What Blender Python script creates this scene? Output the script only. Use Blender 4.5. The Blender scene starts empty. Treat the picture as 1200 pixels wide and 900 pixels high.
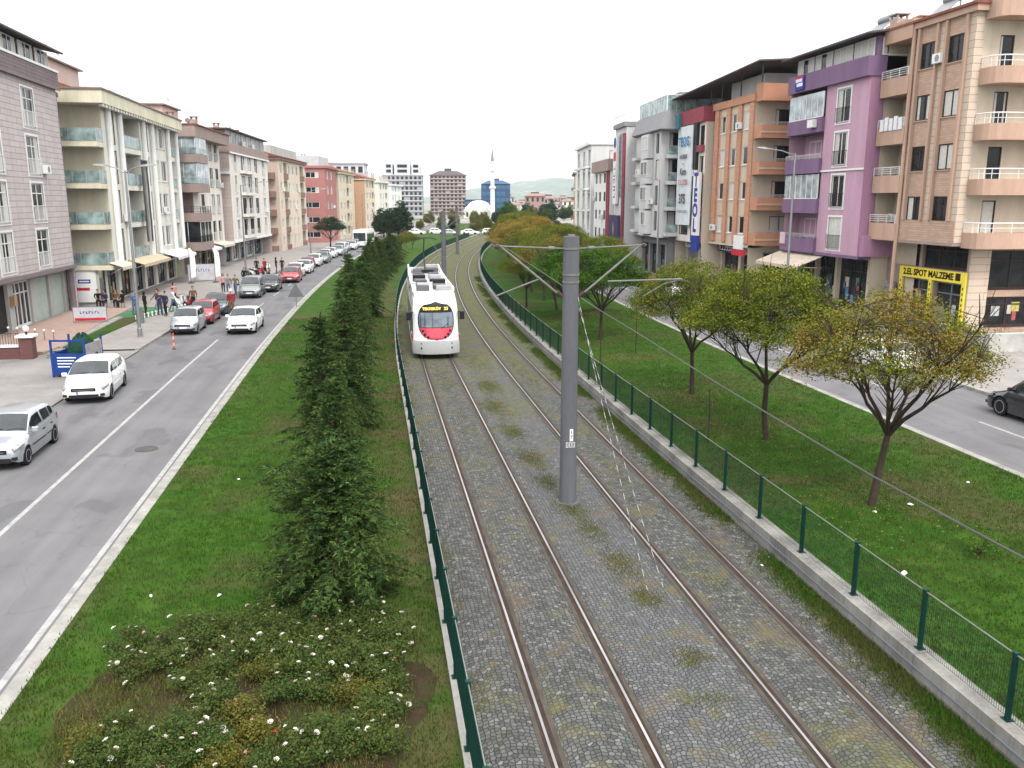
EXPOSURE = 0.62
HAZE = 0.0001
import bpy, bmesh, math, random
import numpy as np
from mathutils import Vector, Matrix
R_ = math.radians
PI = math.pi
sc = bpy.context.scene
C = sc.collection
rnd = random.Random(11)
ORD = ['first', 'second', 'third', 'fourth', 'fifth', 'sixth', 'seventh', 'eighth', 'ninth', 'tenth', 'eleventh',
       'twelfth', 'thirteenth', 'fourteenth', 'fifteenth', 'sixteenth', 'seventeenth', 'eighteenth', 'nineteenth', 'twentieth',
       'twenty-first', 'twenty-second', 'twenty-third', 'twenty-fourth', 'twenty-fifth', 'twenty-sixth', 'twenty-seventh',
       'twenty-eighth', 'twenty-ninth', 'thirtieth', 'thirty-first', 'thirty-second', 'thirty-third', 'thirty-fourth', 'thirty-fifth',
       'thirty-sixth', 'thirty-seventh', 'thirty-eighth']

# ------------------------------------------------------------------ street frames (x right, y along the street, z up)
def arc(s, t, s0, rad, amax):
    smax = s0 + rad * amax
    if s <= s0:
        return Vector((t, s, 0)), 0.0
    if s <= smax:
        a = (s - s0) / rad
        return Vector((rad * (1 - math.cos(a)) + t * math.cos(a), s0 + rad * math.sin(a) - t * math.sin(a), 0)), a
    a = amax
    bx, by = rad * (1 - math.cos(a)), s0 + rad * math.sin(a)
    e = s - smax
    return Vector((bx + e * math.sin(a) + t * math.cos(a), by + e * math.cos(a) - t * math.sin(a), 0)), a

def T(s, t, z=0.0):     # tram line and everything right of it
    v, a = arc(s, t, 38.0, 565.0, 0.218); v.z = z
    return v
def Th(s): return arc(s, 0, 38.0, 565.0, 0.218)[1]
def L(s, t, z=0.0):     # the left carriageway, in a gentler bend
    v, a = arc(s, t, 38.0, 970.0, 0.218); v.z = z
    return v
def Lh(s): return arc(s, 0, 38.0, 970.0, 0.218)[1]

# ------------------------------------------------------------------ materials
MATS = {}
def nodes(name):
    m = bpy.data.materials.new(name); m.use_nodes = True
    nt = m.node_tree
    return m, nt, nt.nodes['Principled BSDF']
def N(nt, kind, **kw):
    n = nt.nodes.new(kind)
    for k, v in kw.items():
        if k.startswith('i_'):
            key = k[2:]
            key = int(key) if key.isdigit() else key.replace('_', ' ')
            n.inputs[key].default_value = v
        else:
            setattr(n, k, v)
    return n
def lk(nt, a, b): nt.links.new(a, b)
def c4(c): return (c[0], c[1], c[2], 1.0)
def ramp(nt, fac, stops):
    r = N(nt, 'ShaderNodeValToRGB')
    e = r.color_ramp.elements
    while len(e) < len(stops): e.new(0.5)
    for i, (p, c) in enumerate(stops):
        e[i].position = p; e[i].color = c4(c)
    if fac is not None: lk(nt, fac, r.inputs['Fac'])
    return r.outputs['Color']
def mixc(nt, fac, a, b, mode='MIX'):
    n = N(nt, 'ShaderNodeMix', data_type='RGBA', blend_type=mode)
    for sock, v in ((n.inputs['Factor'], fac), (n.inputs[6], a), (n.inputs[7], b)):
        if hasattr(v, 'is_linked') or hasattr(v, 'links'): lk(nt, v, sock)
        elif isinstance(v, (int, float)): sock.default_value = v
        else: sock.default_value = c4(v)
    return n.outputs[2]
def noise(nt, vec, scale, detail=3.0, rough=0.55):
    n = N(nt, 'ShaderNodeTexNoise', i_Scale=scale, i_Detail=detail, i_Roughness=rough)
    if vec is not None: lk(nt, vec, n.inputs['Vector'])
    return n.outputs['Fac']
def math_(nt, op, a, b=None, clamp=False):
    n = N(nt, 'ShaderNodeMath', operation=op); n.use_clamp = clamp
    for i, v in enumerate((a, b)):
        if v is None: continue
        if isinstance(v, (int, float)): n.inputs[i].default_value = v
        else: lk(nt, v, n.inputs[i])
    return n.outputs[0]
def rng(nt, v, a, b, c=0.0, d=1.0):
    n = N(nt, 'ShaderNodeMapRange'); n.clamp = True
    lk(nt, v, n.inputs['Value'])
    for k, x in zip(('From Min', 'From Max', 'To Min', 'To Max'), (a, b, c, d)): n.inputs[k].default_value = x
    return n.outputs['Result']
def objco(nt, scale=(1, 1, 1)):
    tc = N(nt, 'ShaderNodeTexCoord')
    mp = N(nt, 'ShaderNodeMapping'); mp.inputs['Scale'].default_value = scale
    lk(nt, tc.outputs['Object'], mp.inputs['Vector'])
    return mp.outputs['Vector']
def bump(nt, h, bsdf, strength, dist=0.02):
    b = N(nt, 'ShaderNodeBump'); b.inputs['Strength'].default_value = strength; b.inputs['Distance'].default_value = dist
    lk(nt, h, b.inputs['Height']); lk(nt, b.outputs['Normal'], bsdf.inputs['Normal'])

def M(name, col, rough=0.75, var=0.18, scale=1.2, metal=0.0, spec=0.12, bmp=0.0, streak=False, coat=0.0):
    """a plain surface with uneven tone: broad blotches and fine grain"""
    if name in MATS: return MATS[name]
    if streak: var = max(var, 0.17)
    m, nt, b = nodes(name)
    v = objco(nt, (1, 1, 0.16) if streak else (1, 1, 1))
    n1 = noise(nt, v, scale, 4.0); n2 = noise(nt, v, scale * 14, 2.0)
    k = math_(nt, 'ADD', math_(nt, 'MULTIPLY', n1, 0.7), math_(nt, 'MULTIPLY', n2, 0.3))
    lo = tuple(x * (1 - var) for x in col); hi = tuple(min(1, x * (1 + var * 0.7)) for x in col)
    lk(nt, ramp(nt, k, [(0.32, lo), (0.68, hi)]), b.inputs['Base Color'])
    b.inputs['Roughness'].default_value = rough; b.inputs['Metallic'].default_value = metal
    b.inputs['Specular IOR Level'].default_value = spec
    if coat: b.inputs['Coat Weight'].default_value = coat; b.inputs['Coat Roughness'].default_value = 0.05
    if bmp: bump(nt, n2, b, bmp)
    MATS[name] = m
    return m

def Mclad(name, col, groove, bw=1.4, bh=0.3, gap=0.012, offset=0.5, var=0.1, rough=0.75, rows_only=False, streak=0.15):
    """boards or panels on a facade: brick pattern in (along + depth, height)"""
    if name in MATS: return MATS[name]
    m, nt, b = nodes(name)
    tc = N(nt, 'ShaderNodeTexCoord'); sx = N(nt, 'ShaderNodeSeparateXYZ'); lk(nt, tc.outputs['Object'], sx.inputs[0])
    cb = N(nt, 'ShaderNodeCombineXYZ')
    lk(nt, math_(nt, 'ADD', sx.outputs['X'], sx.outputs['Y']), cb.inputs['X']); lk(nt, sx.outputs['Z'], cb.inputs['Y'])
    br = N(nt, 'ShaderNodeTexBrick', offset=offset)
    for k, x in (('Scale', 1.0), ('Mortar Size', gap), ('Brick Width', 60.0 if rows_only else bw), ('Row Height', bh), ('Mortar Smooth', 0.3), ('Bias', 0.0)):
        br.inputs[k].default_value = x
    br.inputs['Color1'].default_value = c4(tuple(x * (1 - var) for x in col)); br.inputs['Color2'].default_value = c4(tuple(min(1, x * (1 + var)) for x in col))
    br.inputs['Mortar'].default_value = c4(groove)
    lk(nt, cb.outputs[0], br.inputs['Vector'])
    st = noise(nt, objco(nt, (0.8, 0.8, 0.12)), 1.5, 5.0)
    col_o = mixc(nt, rng(nt, st, 0.45, 0.75, 0.0, streak * 2), br.outputs['Color'], tuple(x * 0.55 for x in col))
    lk(nt, col_o, b.inputs['Base Color']); b.inputs['Roughness'].default_value = rough; b.inputs['Specular IOR Level'].default_value = 0.12
    bump(nt, math_(nt, 'SUBTRACT', 1.0, br.outputs['Fac']), b, 0.5, 0.012)
    MATS[name] = m
    return m

def Mleaf(name, stops, patch=None, rough=0.6, trans=0.25, patch_amt=0.5, pscale=0.8):
    """leaves: a tone for every leaf, broad patches over the crown, light through the blade"""
    if name in MATS: return MATS[name]
    m, nt, b = nodes(name)
    g = N(nt, 'ShaderNodeNewGeometry')
    col = ramp(nt, g.outputs['Random Per Island'], stops)
    if patch is not None:
        oi = N(nt, 'ShaderNodeObjectInfo')
        vv = N(nt, 'ShaderNodeVectorMath', operation='ADD')
        tc = N(nt, 'ShaderNodeTexCoord'); lk(nt, tc.outputs['Object'], vv.inputs[0])
        sc3 = N(nt, 'ShaderNodeVectorMath', operation='SCALE'); sc3.inputs['Scale'].default_value = 0.37
        lk(nt, oi.outputs['Location'], sc3.inputs[0]); lk(nt, sc3.outputs[0], vv.inputs[1])
        n = noise(nt, vv.outputs[0], pscale, 2.0)
        col = mixc(nt, rng(nt, n, 0.42, 0.62, 0.0, patch_amt), col, patch)
    lk(nt, col, b.inputs['Base Color']); b.inputs['Roughness'].default_value = rough
    b.inputs['Specular IOR Level'].default_value = 0.06
    if trans:
        tr = N(nt, 'ShaderNodeBsdfTranslucent'); lk(nt, col, tr.inputs['Color'])
        mx = N(nt, 'ShaderNodeMixShader', i_0=trans)
        out = nt.nodes['Material Output']
        lk(nt, b.outputs[0], mx.inputs[1]); lk(nt, tr.outputs[0], mx.inputs[2]); lk(nt, mx.outputs[0], out.inputs['Surface'])
    MATS[name] = m
    return m

def Mpaint(name, col, metal=0.0, rough=0.28):
    if name in MATS: return MATS[name]
    m, nt, b = nodes(name)
    v = objco(nt); n = noise(nt, v, 2.5, 4.0)
    sx = N(nt, 'ShaderNodeSeparateXYZ'); lk(nt, v, sx.inputs[0])
    dirt = math_(nt, 'MULTIPLY', rng(nt, sx.outputs['Z'], 0.2, 0.62, 1.0, 0.0), rng(nt, n, 0.35, 0.7, 0.15, 0.8))
    lk(nt, mixc(nt, dirt, col, tuple(0.55 * x + 0.06 for x in col)), b.inputs['Base Color'])
    lk(nt, math_(nt, 'ADD', math_(nt, 'MULTIPLY', n, 0.12), rough - 0.05), b.inputs['Roughness'])
    b.inputs['Metallic'].default_value = metal
    b.inputs['Coat Weight'].default_value = 0.6; b.inputs['Coat Roughness'].default_value = 0.08
    MATS[name] = m
    return m

def Mglass(name, col=(0.018, 0.021, 0.025), rough=0.1, spec=0.25):
    if name in MATS: return MATS[name]
    m, nt, b = nodes(name)
    n = noise(nt, objco(nt), 1.3, 3.0)
    lk(nt, ramp(nt, n, [(0.35, tuple(x * 0.5 for x in col)), (0.7, tuple(x * 1.6 for x in col))]), b.inputs['Base Color'])
    b.inputs['Roughness'].default_value = rough; b.inputs['Specular IOR Level'].default_value = spec
    MATS[name] = m
    return m

# ------------------------------------------------------------------ mesh builder
class MB:
    def __init__(self): self.v = []; self.f = []; self.m = []
    def face(self, pts, mi=0):
        k = len(self.v); self.v.extend(tuple(p) for p in pts); self.f.append(tuple(range(k, k + len(pts)))); self.m.append(mi)
    def box(self, x0, x1, y0, y1, z0, z1, mi=0, rot=None, about=None):
        if x0 > x1: x0, x1 = x1, x0
        if y0 > y1: y0, y1 = y1, y0
        if z0 > z1: z0, z1 = z1, z0
        p = [(x0, y0, z0), (x1, y0, z0), (x1, y1, z0), (x0, y1, z0), (x0, y0, z1), (x1, y0, z1), (x1, y1, z1), (x0, y1, z1)]
        if rot is not None:
            o = Vector(about or (0, 0, 0)); p = [tuple(rot @ (Vector(q) - o) + o) for q in p]
        k = len(self.v); self.v.extend(p)
        for q in ((3, 2, 1, 0), (4, 5, 6, 7), (0, 1, 5, 4), (1, 2, 6, 5), (2, 3, 7, 6), (3, 0, 4, 7)):
            self.f.append(tuple(k + i for i in q)); self.m.append(mi)
    def bbox(self, x0, x1, y0, y1, z0, z1, bv=0.02, mi=0):
        """box with chamfered vertical and top edges"""
        if x0 > x1: x0, x1 = x1, x0
        if y0 > y1: y0, y1 = y1, y0
        def ring(i, z): return [(x0 + i + bv, y0 + i, z), (x1 - i - bv, y0 + i, z), (x1 - i, y0 + i + bv, z), (x1 - i, y1 - i - bv, z), (x1 - i - bv, y1 - i, z), (x0 + i + bv, y1 - i, z), (x0 + i, y1 - i - bv, z), (x0 + i, y0 + i + bv, z)]
        self.loft([ring(0, z0), ring(0, z1 - bv), ring(bv * 0.8, z1)], mi, caps=True)
    def loft(self, rings, mi=0, caps=False, closed=True, mis=None):
        k = len(self.v); n = len(rings[0])
        for r in rings: self.v.extend(tuple(p) for p in r)
        for i in range(len(rings) - 1):
            for j in range(n if closed else n - 1):
                a, b2 = k + i * n + j, k + i * n + (j + 1) % n
                self.f.append((a, b2, b2 + n, a + n)); self.m.append(mis[j] if mis else mi)
        if caps:
            self.f.append(tuple(k + j for j in reversed(range(n)))); self.m.append(mi)
            self.f.append(tuple(k + (len(rings) - 1) * n + j for j in range(n))); self.m.append(mi)
    def tube(self, pts, rad, sides=6, mi=0, caps=True):
        pts = [Vector(p) for p in pts]; rings = []
        if isinstance(rad, (int, float)): rad = [rad] * len(pts)
        prev = None
        for i, p in enumerate(pts):
            d = (pts[min(i + 1, len(pts) - 1)] - pts[max(i - 1, 0)])
            if d.length < 1e-9: d = Vector((0, 0, 1))
            d.normalize()
            if prev is None:
                u = d.orthogonal().normalized()
            else:
                u = prev - d * prev.dot(d)
                u = u.normalized() if u.length > 1e-6 else d.orthogonal().normalized()
            prev = u; w = d.cross(u)
            rings.append([p + (u * math.cos(2 * PI * j / sides) + w * math.sin(2 * PI * j / sides)) * rad[i] for j in range(sides)])
        self.loft(rings, mi, caps)
    def lathe(self, prof, sides=16, mi=0, c=(0, 0, 0), caps=True):
        self.loft([[(c[0] + r * math.cos(2 * PI * j / sides), c[1] + r * math.sin(2 * PI * j / sides), c[2] + z) for j in range(sides)] for r, z in prof], mi, caps)
    def ball(self, c, r, mi=0, seg=10, rings=6, sq=(1, 1, 1)):
        prof = []
        for i in range(rings + 1):
            a = -PI / 2 + PI * i / rings
            prof.append((max(1e-4, math.cos(a)) * r, math.sin(a) * r))
        self.loft([[(c[0] + q * sq[0] * math.cos(2 * PI * j / seg), c[1] + q * sq[1] * math.sin(2 * PI * j / seg), c[2] + z * sq[2]) for j in range(seg)] for q, z in prof], mi, True)
    def cyl(self, c, axis, r, h, sides=16, mi=0, prof=None):
        """solid of revolution round an axis through c; prof = [(radius, offset)]"""
        ax = Vector(axis).normalized(); u = ax.orthogonal().normalized(); w = ax.cross(u); c = Vector(c)
        prof = prof or [(r, -h / 2), (r, h / 2)]
        self.loft([[c + ax * o + (u * math.cos(2 * PI * j / sides) + w * math.sin(2 * PI * j / sides)) * q for j in range(sides)] for q, o in prof], mi, True)
    def mesh(self, name, mats, smooth=False, angle=None):
        me = bpy.data.meshes.new(name)
        me.from_pydata(self.v, [], self.f)
        for m in mats: me.materials.append(m)
        if len(mats) > 1: me.polygons.foreach_set('material_index', np.array(self.m, dtype=np.int32))
        if smooth:
            me.polygons.foreach_set('use_smooth', np.ones(len(self.f), dtype=bool))
        me.update()
        if smooth and angle is not None: me.set_sharp_from_angle(angle=R_(angle))
        return me
    def obj(self, name, mats, parent=None, smooth=False, angle=35, weld=False):
        if not isinstance(mats, (list, tuple)): mats = [mats]
        me = self.mesh(name, mats, smooth, angle)
        if weld:
            bm = bmesh.new(); bm.from_mesh(me); bmesh.ops.remove_doubles(bm, verts=bm.verts, dist=1e-4)
            bmesh.ops.recalc_face_normals(bm, faces=bm.faces); bm.to_mesh(me); bm.free()
            if smooth: me.set_sharp_from_angle(angle=R_(angle))
        return link(name, me, parent)
def link(name, me, parent=None):
    o = bpy.data.objects.new(name, me); C.objects.link(o)
    if parent is not None: o.parent = parent
    return o
def np_mesh(name, verts, faces, mats, mi=None, smooth=False):
    """verts (n,3), faces (m,k) arrays -> mesh, fast"""
    me = bpy.data.meshes.new(name); n, k = faces.shape
    me.vertices.add(len(verts)); me.vertices.foreach_set('co', np.ascontiguousarray(verts, dtype=np.float32).ravel())
    me.loops.add(n * k); me.loops.foreach_set('vertex_index', np.ascontiguousarray(faces, dtype=np.int32).ravel())
    me.polygons.add(n); me.polygons.foreach_set('loop_start', np.arange(0, n * k, k, dtype=np.int32))
    for m in mats: me.materials.append(m)
    if mi is not None: me.polygons.foreach_set('material_index', np.ascontiguousarray(mi, dtype=np.int32))
    me.update(calc_edges=True)
    return me
def tag(o, label=None, cat=None, group=None, kind=None):
    for k, v in (('label', label), ('category', cat), ('group', group), ('kind', kind)):
        if v: o[k] = v
    return o
def thing(name, label, cat, loc=(0, 0, 0), rz=0.0, group=None):
    o = bpy.data.objects.new(name, None); C.objects.link(o)
    o.location = loc; o.rotation_euler = (0, 0, rz); o.empty_display_size = 0.3
    return tag(o, label, cat, group)
KIDS = {}
def copy_tree(o, parent=None):
    c = o.copy(); C.objects.link(c); c.parent = parent
    for ch in o.children: copy_tree(ch, c)
    return c
def place(root, loc, rz, label, group=None, scale=None):
    root.location = loc; root.rotation_euler = (0, 0, rz); root['label'] = label
    if group: root['group'] = group
    if scale: root.scale = (scale, scale, scale) if isinstance(scale, (int, float)) else scale
    return root
def text(s, size, parent, loc, rot, m, name='lettering', ext=0.004, sx=1.0, align='CENTER', sp=1.0, bold=.018):
    cu = bpy.data.curves.new(name, 'FONT'); cu.body = s; cu.size = size; cu.align_x = align; cu.align_y = 'CENTER'
    cu.extrude = ext; cu.offset = size * bold; cu.space_character = sp; cu.resolution_u = 3
    cu.materials.append(m)
    o = bpy.data.objects.new(name, cu); C.objects.link(o); o.parent = parent
    o.location = loc; o.rotation_euler = rot; o.scale = (sx, 1, 1)
    return o

# common materials
m_white = M('white_paint', (0.74, 0.74, 0.72), 0.6, 0.08)
m_conc = M('concrete', (0.42, 0.41, 0.38), 0.9, 0.3, 1.5, bmp=0.3)
m_dark = M('dark_metal', (0.03, 0.03, 0.035), 0.5, 0.2)
m_black = M('black_rubber', (0.02, 0.02, 0.022), 0.85, 0.2)
m_galv = M('galvanised_steel', (0.26, 0.27, 0.28), 0.5, 0.15, 2.0, metal=0.6)
m_green_metal = M('green_fence_paint', (0.006, 0.036, 0.028), 0.5, 0.2, 3.0)
m_glass = Mglass('window_glass')
m_blue_glass = Mglass('blue_glass', (0.05, 0.13, 0.2))
m_bark = M('bark', (0.05, 0.037, 0.028), 0.9, 0.4, 6.0, bmp=0.6)
m_brick_red = M('red_brick', (0.16, 0.07, 0.06), 0.85, 0.3, 5.0)
# ------------------------------------------------------------------ camera, light, sky
cam = bpy.data.cameras.new('camera'); camo = bpy.data.objects.new('camera', cam); C.objects.link(camo)
pitch, yaw = math.atan(0.214), R_(9.27)
camo.location = (0, 0, 8.0); camo.rotation_euler = (PI / 2 - pitch, 0, -yaw)
cam.sensor_width = 36; cam.lens = 36 * 1000 / 1200.0; cam.clip_end = 12000; cam.clip_start = 0.1
sc.camera = camo
w = bpy.data.worlds.new('World'); sc.world = w; w.use_nodes = True
wn = w.node_tree; bg = wn.nodes['Background']
SUN_EL, SUN_AZ = R_(50), R_(172)      # azimuth clockwise from +Y
sky = N(wn, 'ShaderNodeTexSky', sky_type='NISHITA'); sky.sun_disc = False
sky.sun_elevation = SUN_EL; sky.sun_rotation = SUN_AZ; sky.air_density = 1.0; sky.dust_density = 4.0; sky.ozone_density = 0.6
hs = N(wn, 'ShaderNodeHueSaturation', i_Saturation=0.12, i_Value=1.0)
lk(wn, sky.outputs[0], hs.inputs['Color'])
gm_ = N(wn, 'ShaderNodeTexCoord'); gs_ = N(wn, 'ShaderNodeSeparateXYZ'); lk(wn, gm_.outputs['Generated'], gs_.inputs[0])
deck = ramp(wn, gs_.outputs['Z'], [(0.0, (8.5, 8.7, 9.0)), (0.35, (11, 11.1, 11.3)), (1.0, (21.0, 21.0, 21.2))])   # a cloud deck, brightest overhead
cl = mixc(wn, 0.7, hs.outputs[0], deck)
lk(wn, cl, bg.inputs['Color']); bg.inputs['Strength'].default_value = 0.13
sl = bpy.data.lights.new('sun', 'SUN'); sl.energy = 1.5; sl.angle = R_(12); sl.color = (1.0, 0.96, 0.9)
so = bpy.data.objects.new('sun', sl); C.objects.link(so)
sd = Vector((math.sin(SUN_AZ) * math.cos(SUN_EL), math.cos(SUN_AZ) * math.cos(SUN_EL), math.sin(SUN_EL)))
so.rotation_euler = sd.to_track_quat('Z', 'Y').to_euler()
sc.view_settings.view_transform = 'Standard'; sc.view_settings.look = 'None'; sc.view_settings.gamma = 1.0
sc.view_settings.exposure = EXPOSURE
sc.cycles.use_denoising = True; sc.cycles.max_bounces = 6; sc.cycles.diffuse_bounces = 1; sc.cycles.glossy_bounces = 2
sc.cycles.transparent_max_bounces = 8; sc.cycles.volume_bounces = 2; sc.cycles.transmission_bounces = 2
try: sc.cycles.denoiser = 'OPENIMAGEDENOISE'
except Exception: pass

# ------------------------------------------------------------------ sheets
def wob(x, y): return 0.025 * math.sin(x * 0.9 + y * 0.31) * math.sin(y * 0.7 - x * 0.2) + 0.012 * math.sin(x * 2.3 + 1.0) * math.sin(y * 2.9)
def srange(s0, s1, near=1.0):
    s, out = s0, []
    while s < s1:
        out.append(s); s += near if s < 60 else near * 3
    out.append(s1); return out
def strip(name, fa, ta, fb, tb, s0, s1, z, mat, nt=1, step=2.0, bumpy=False, kind='structure'):
    ss = srange(s0, s1, step); V = []; F = []
    for s in ss:
        a, b = fa(s, ta), fb(s, tb)
        for j in range(nt + 1):
            p = a.lerp(b, j / nt)
            edge = 0 if j in (0, nt) else 1
            V.append((p.x, p.y, z + (wob(p.x, p.y) * edge if bumpy else 0)))
    for i in range(len(ss) - 1):
        for j in range(nt):
            k = i * (nt + 1) + j
            F.append((k, k + 1, k + nt + 2, k + nt + 1))
    o = link(name, np_mesh(name, np.array(V), np.array(F), [mat], smooth=bumpy))
    if bumpy: o.data.polygons.foreach_set('use_smooth', np.ones(len(F), dtype=bool))
    return tag(o, kind=kind)
def bar(mb, f, t0, t1, s0, s1, z0, z1, step=2.0, mi=0):
    """a bar of rectangular section that follows a street frame"""
    rings = []
    for s in srange(s0, s1, step):
        a, b = f(s, t0), f(s, t1)
        rings.append([(a.x, a.y, z0), (b.x, b.y, z0), (b.x, b.y, z1), (a.x, a.y, z1)])
    mb.loft(rings, mi, caps=True)

# ground far and wide
m, nt, b = nodes('open_ground')
v = objco(nt); n1 = noise(nt, v, 0.02, 6.0); n2 = noise(nt, v, 0.9, 4.0)
lk(nt, mixc(nt, rng(nt, n1, 0.45, 0.62), mixc(nt, n2, (0.2, 0.19, 0.17), (0.3, 0.28, 0.25)), (0.05, 0.075, 0.03)), b.inputs['Base Color']); b.inputs['Roughness'].default_value = 0.95
g = MB(); g.face([(-4000, -300, -0.02), (5000, -300, -0.02), (5000, 8500, -0.02), (-4000, 8500, -0.02)])
tag(g.obj('ground', m), kind='structure')

# asphalt
m_road, nt, b = nodes('asphalt')
v = objco(nt); g1 = noise(nt, v, 60.0, 2.0); g2 = noise(nt, v, 0.35, 4.0); g3 = noise(nt, objco(nt, (1.6, 0.09, 1)), 1.0, 4.0)
k = math_(nt, 'ADD', math_(nt, 'MULTIPLY', g1, 0.3), math_(nt, 'ADD', math_(nt, 'MULTIPLY', g2, 0.35), math_(nt, 'MULTIPLY', g3, 0.35)))
col = ramp(nt, k, [(0.36, (0.1, 0.098, 0.102)), (0.5, (0.134, 0.131, 0.136)), (0.64, (0.165, 0.16, 0.164))])
pt = noise(nt, objco(nt, (0.55, 0.28, 1)), 1.0, 2.0)
col = mixc(nt, rng(nt, pt, 0.6, 0.63, 0.0, 0.4), col, (0.075, 0.074, 0.078))
cr = N(nt, 'ShaderNodeTexVoronoi', feature='DISTANCE_TO_EDGE', i_Scale=0.35); wv = N(nt, 'ShaderNodeVectorMath', operation='ADD')
nz = N(nt, 'ShaderNodeTexNoise', i_Scale=1.2, i_Detail=4.0); lk(nt, v, nz.inputs[0]); lk(nt, v, wv.inputs[0]); lk(nt, nz.outputs['Color'], wv.inputs[1]); lk(nt, wv.outputs[0], cr.inputs['Vector'])
col = mixc(nt, rng(nt, cr.outputs['Distance'], 0.0, 0.008, 0.3, 0.0), col, (0.06, 0.06, 0.06))
lk(nt, col, b.inputs['Base Color']); b.inputs['Roughness'].default_value = 0.9; b.inputs['Specular IOR Level'].default_value = 0.15
bump(nt, g1, b, 0.3, 0.006)
MATS['asphalt'] = m_road
m_line, nt, b = nodes('worn_road_paint')
n = noise(nt, objco(nt), 3.0, 8.0, 0.7)
lk(nt, mixc(nt, rng(nt, n, 0.45, 0.7, 0.0, 0.85), (0.31, 0.305, 0.295), (0.16, 0.16, 0.16)), b.inputs['Base Color']); b.inputs['Roughness'].default_value = 0.8

strip('left_road', L, -12.75, L, -6.2, -20, 330, 0.0, m_road)
strip('right_road', T, 18.8, T, 25.4, -20, 330, 0.0, m_road)
strip('cross_road', T, -40, T, 90, 205, 217, 0.004, m_road, nt=20, step=6)
mk = MB()
def paint(f, t0, t1, s0, s1, z=0.004):
    for a in range(int(s0), int(s1), 6):
        e = min(a + 6, s1)
        mk.face([(*f(a, t0).xy, z), (*f(a, t1).xy, z), (*f(e, t1).xy, z), (*f(e, t0).xy, z)])
paint(L, -6.5, -6.36, -18, 300)
paint(L, -9.3, -9.17, -18, 52)
for s in range(58, 260, 9): paint(L, -9.3, -9.17, s, s + 3.5)
for s in range(-12, 260, 9): paint(T, 22.0, 22.13, s, s + 3.5)
mh = MB(); mh.lathe([(.36, 0), (.36, .012), (.3, .016), (.05, .016)], 24); mo = mh.obj('manhole_cover', M('cast_iron', (.075, .072, .07), .7, .3, 9.0)); mo.location = (-7.55, 28.7, .002); tag(mo, 'dark round manhole cover in the right lane of the left road', 'manhole cover')
tag(mk.obj('road_markings', m_line), kind='structure')

# kerbs
m_kerb = M('kerb_stone', (0.27, 0.262, 0.24), 0.9, 0.35, 2.2, bmp=0.3)
def kerb(name, f, t0, t1, s0, s1, z=0.135):
    mb = MB(); bar(mb, f, t0, t1, s0, s1, -0.01, z, 1.0)
    return tag(mb.obj(name, m_kerb), kind='structure')
kerb('median_kerb', L, -6.2, -5.92, -20, 320)
kerb('right_median_kerb', T, 18.52, 18.8, -20, 320)
kerb('left_kerb', L, -12.97, -12.75, -20, 35); kerb('left_kerb', L, -12.97, -12.75, 48.5, 330)
kerb('right_kerb', T, 25.4, 25.65, -20, 330)

# pavements
m_pave, nt, b = nodes('paving')
v = objco(nt); br = N(nt, 'ShaderNodeTexBrick', offset=0.5)
for kk, x in (('Scale', 1.0), ('Mortar Size', 0.012), ('Brick Width', 0.4), ('Row Height', 0.4), ('Mortar Smooth', 0.2)): br.inputs[kk].default_value = x
br.inputs['Color1'].default_value = c4((0.235, 0.215, 0.2)); br.inputs['Color2'].default_value = c4((0.28, 0.255, 0.238)); br.inputs['Mortar'].default_value = c4((0.16, 0.15, 0.14))
lk(nt, v, br.inputs['Vector']); n = noise(nt, v, 0.5, 5.0)
lk(nt, mixc(nt, rng(nt, n, 0.4, 0.7, 0.0, 0.5), br.outputs['Color'], (0.17, 0.155, 0.145)), b.inputs['Base Color']); b.inputs['Roughness'].default_value = 0.9
strip('left_pavement', L, -60, L, -12.97, 48.5, 330, 0.12, m_pave, step=3)
strip('left_pavement', L, -60, L, -12.97, -20, 35, 0.12, m_pave, step=3)
strip('driveway', L, -60, L, -12.74, 35, 48.5, 0.05, M('worn_driveway', (0.22, 0.21, 0.2), 0.9, 0.25, 0.4), step=3)
strip('right_pavement', T, 25.65, T, 70, -20, 330, 0.12, m_pave, step=3)

# lawns
m_lawn, nt, b = nodes('lawn')
v = objco(nt); a1 = noise(nt, v, 0.22, 5.0, 0.6); a2 = noise(nt, v, 1.6, 4.0); a3 = noise(nt, v, 35.0, 2.0)
col = ramp(nt, a2, [(0.3, (0.018, 0.052, 0.004)), (0.5, (0.028, 0.08, 0.006)), (0.72, (0.048, 0.1, 0.011))])
tc = N(nt, 'ShaderNodeTexCoord'); sx = N(nt, 'ShaderNodeSeparateXYZ'); lk(nt, tc.outputs['Object'], sx.inputs[0])
near_fence = math_(nt, 'MULTIPLY', rng(nt, sx.outputs['X'], -1.6, 0.6), rng(nt, sx.outputs['X'], 2.5, 1.2))
dry = math_(nt, 'ADD', rng(nt, a1, 0.5, 0.66, 0.0, 0.85), math_(nt, 'MULTIPLY', near_fence, rng(nt, noise(nt, v, 0.7, 4.0), 0.36, 0.6, 0.0, 0.8)), True)
col = mixc(nt, dry, col, (0.08, 0.065, 0.03))
col = mixc(nt, rng(nt, a3, 0.35, 0.7, 0.0, 0.4), col, (0.018, 0.03, 0.008))
lk(nt, col, b.inputs['Base Color']); b.inputs['Roughness'].default_value = 1.0; b.inputs['Specular IOR Level'].default_value = 0.1
bump(nt, a3, b, 0.6, 0.03)
strip('median_lawn', L, -5.92, T, 1.06, -10, 320, 0.12, m_lawn, nt=14, step=0.6, bumpy=True)
strip('right_lawn', T, 9.3, T, 18.52, -10, 320, 0.12, m_lawn, nt=16, step=0.6, bumpy=True)

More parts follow.
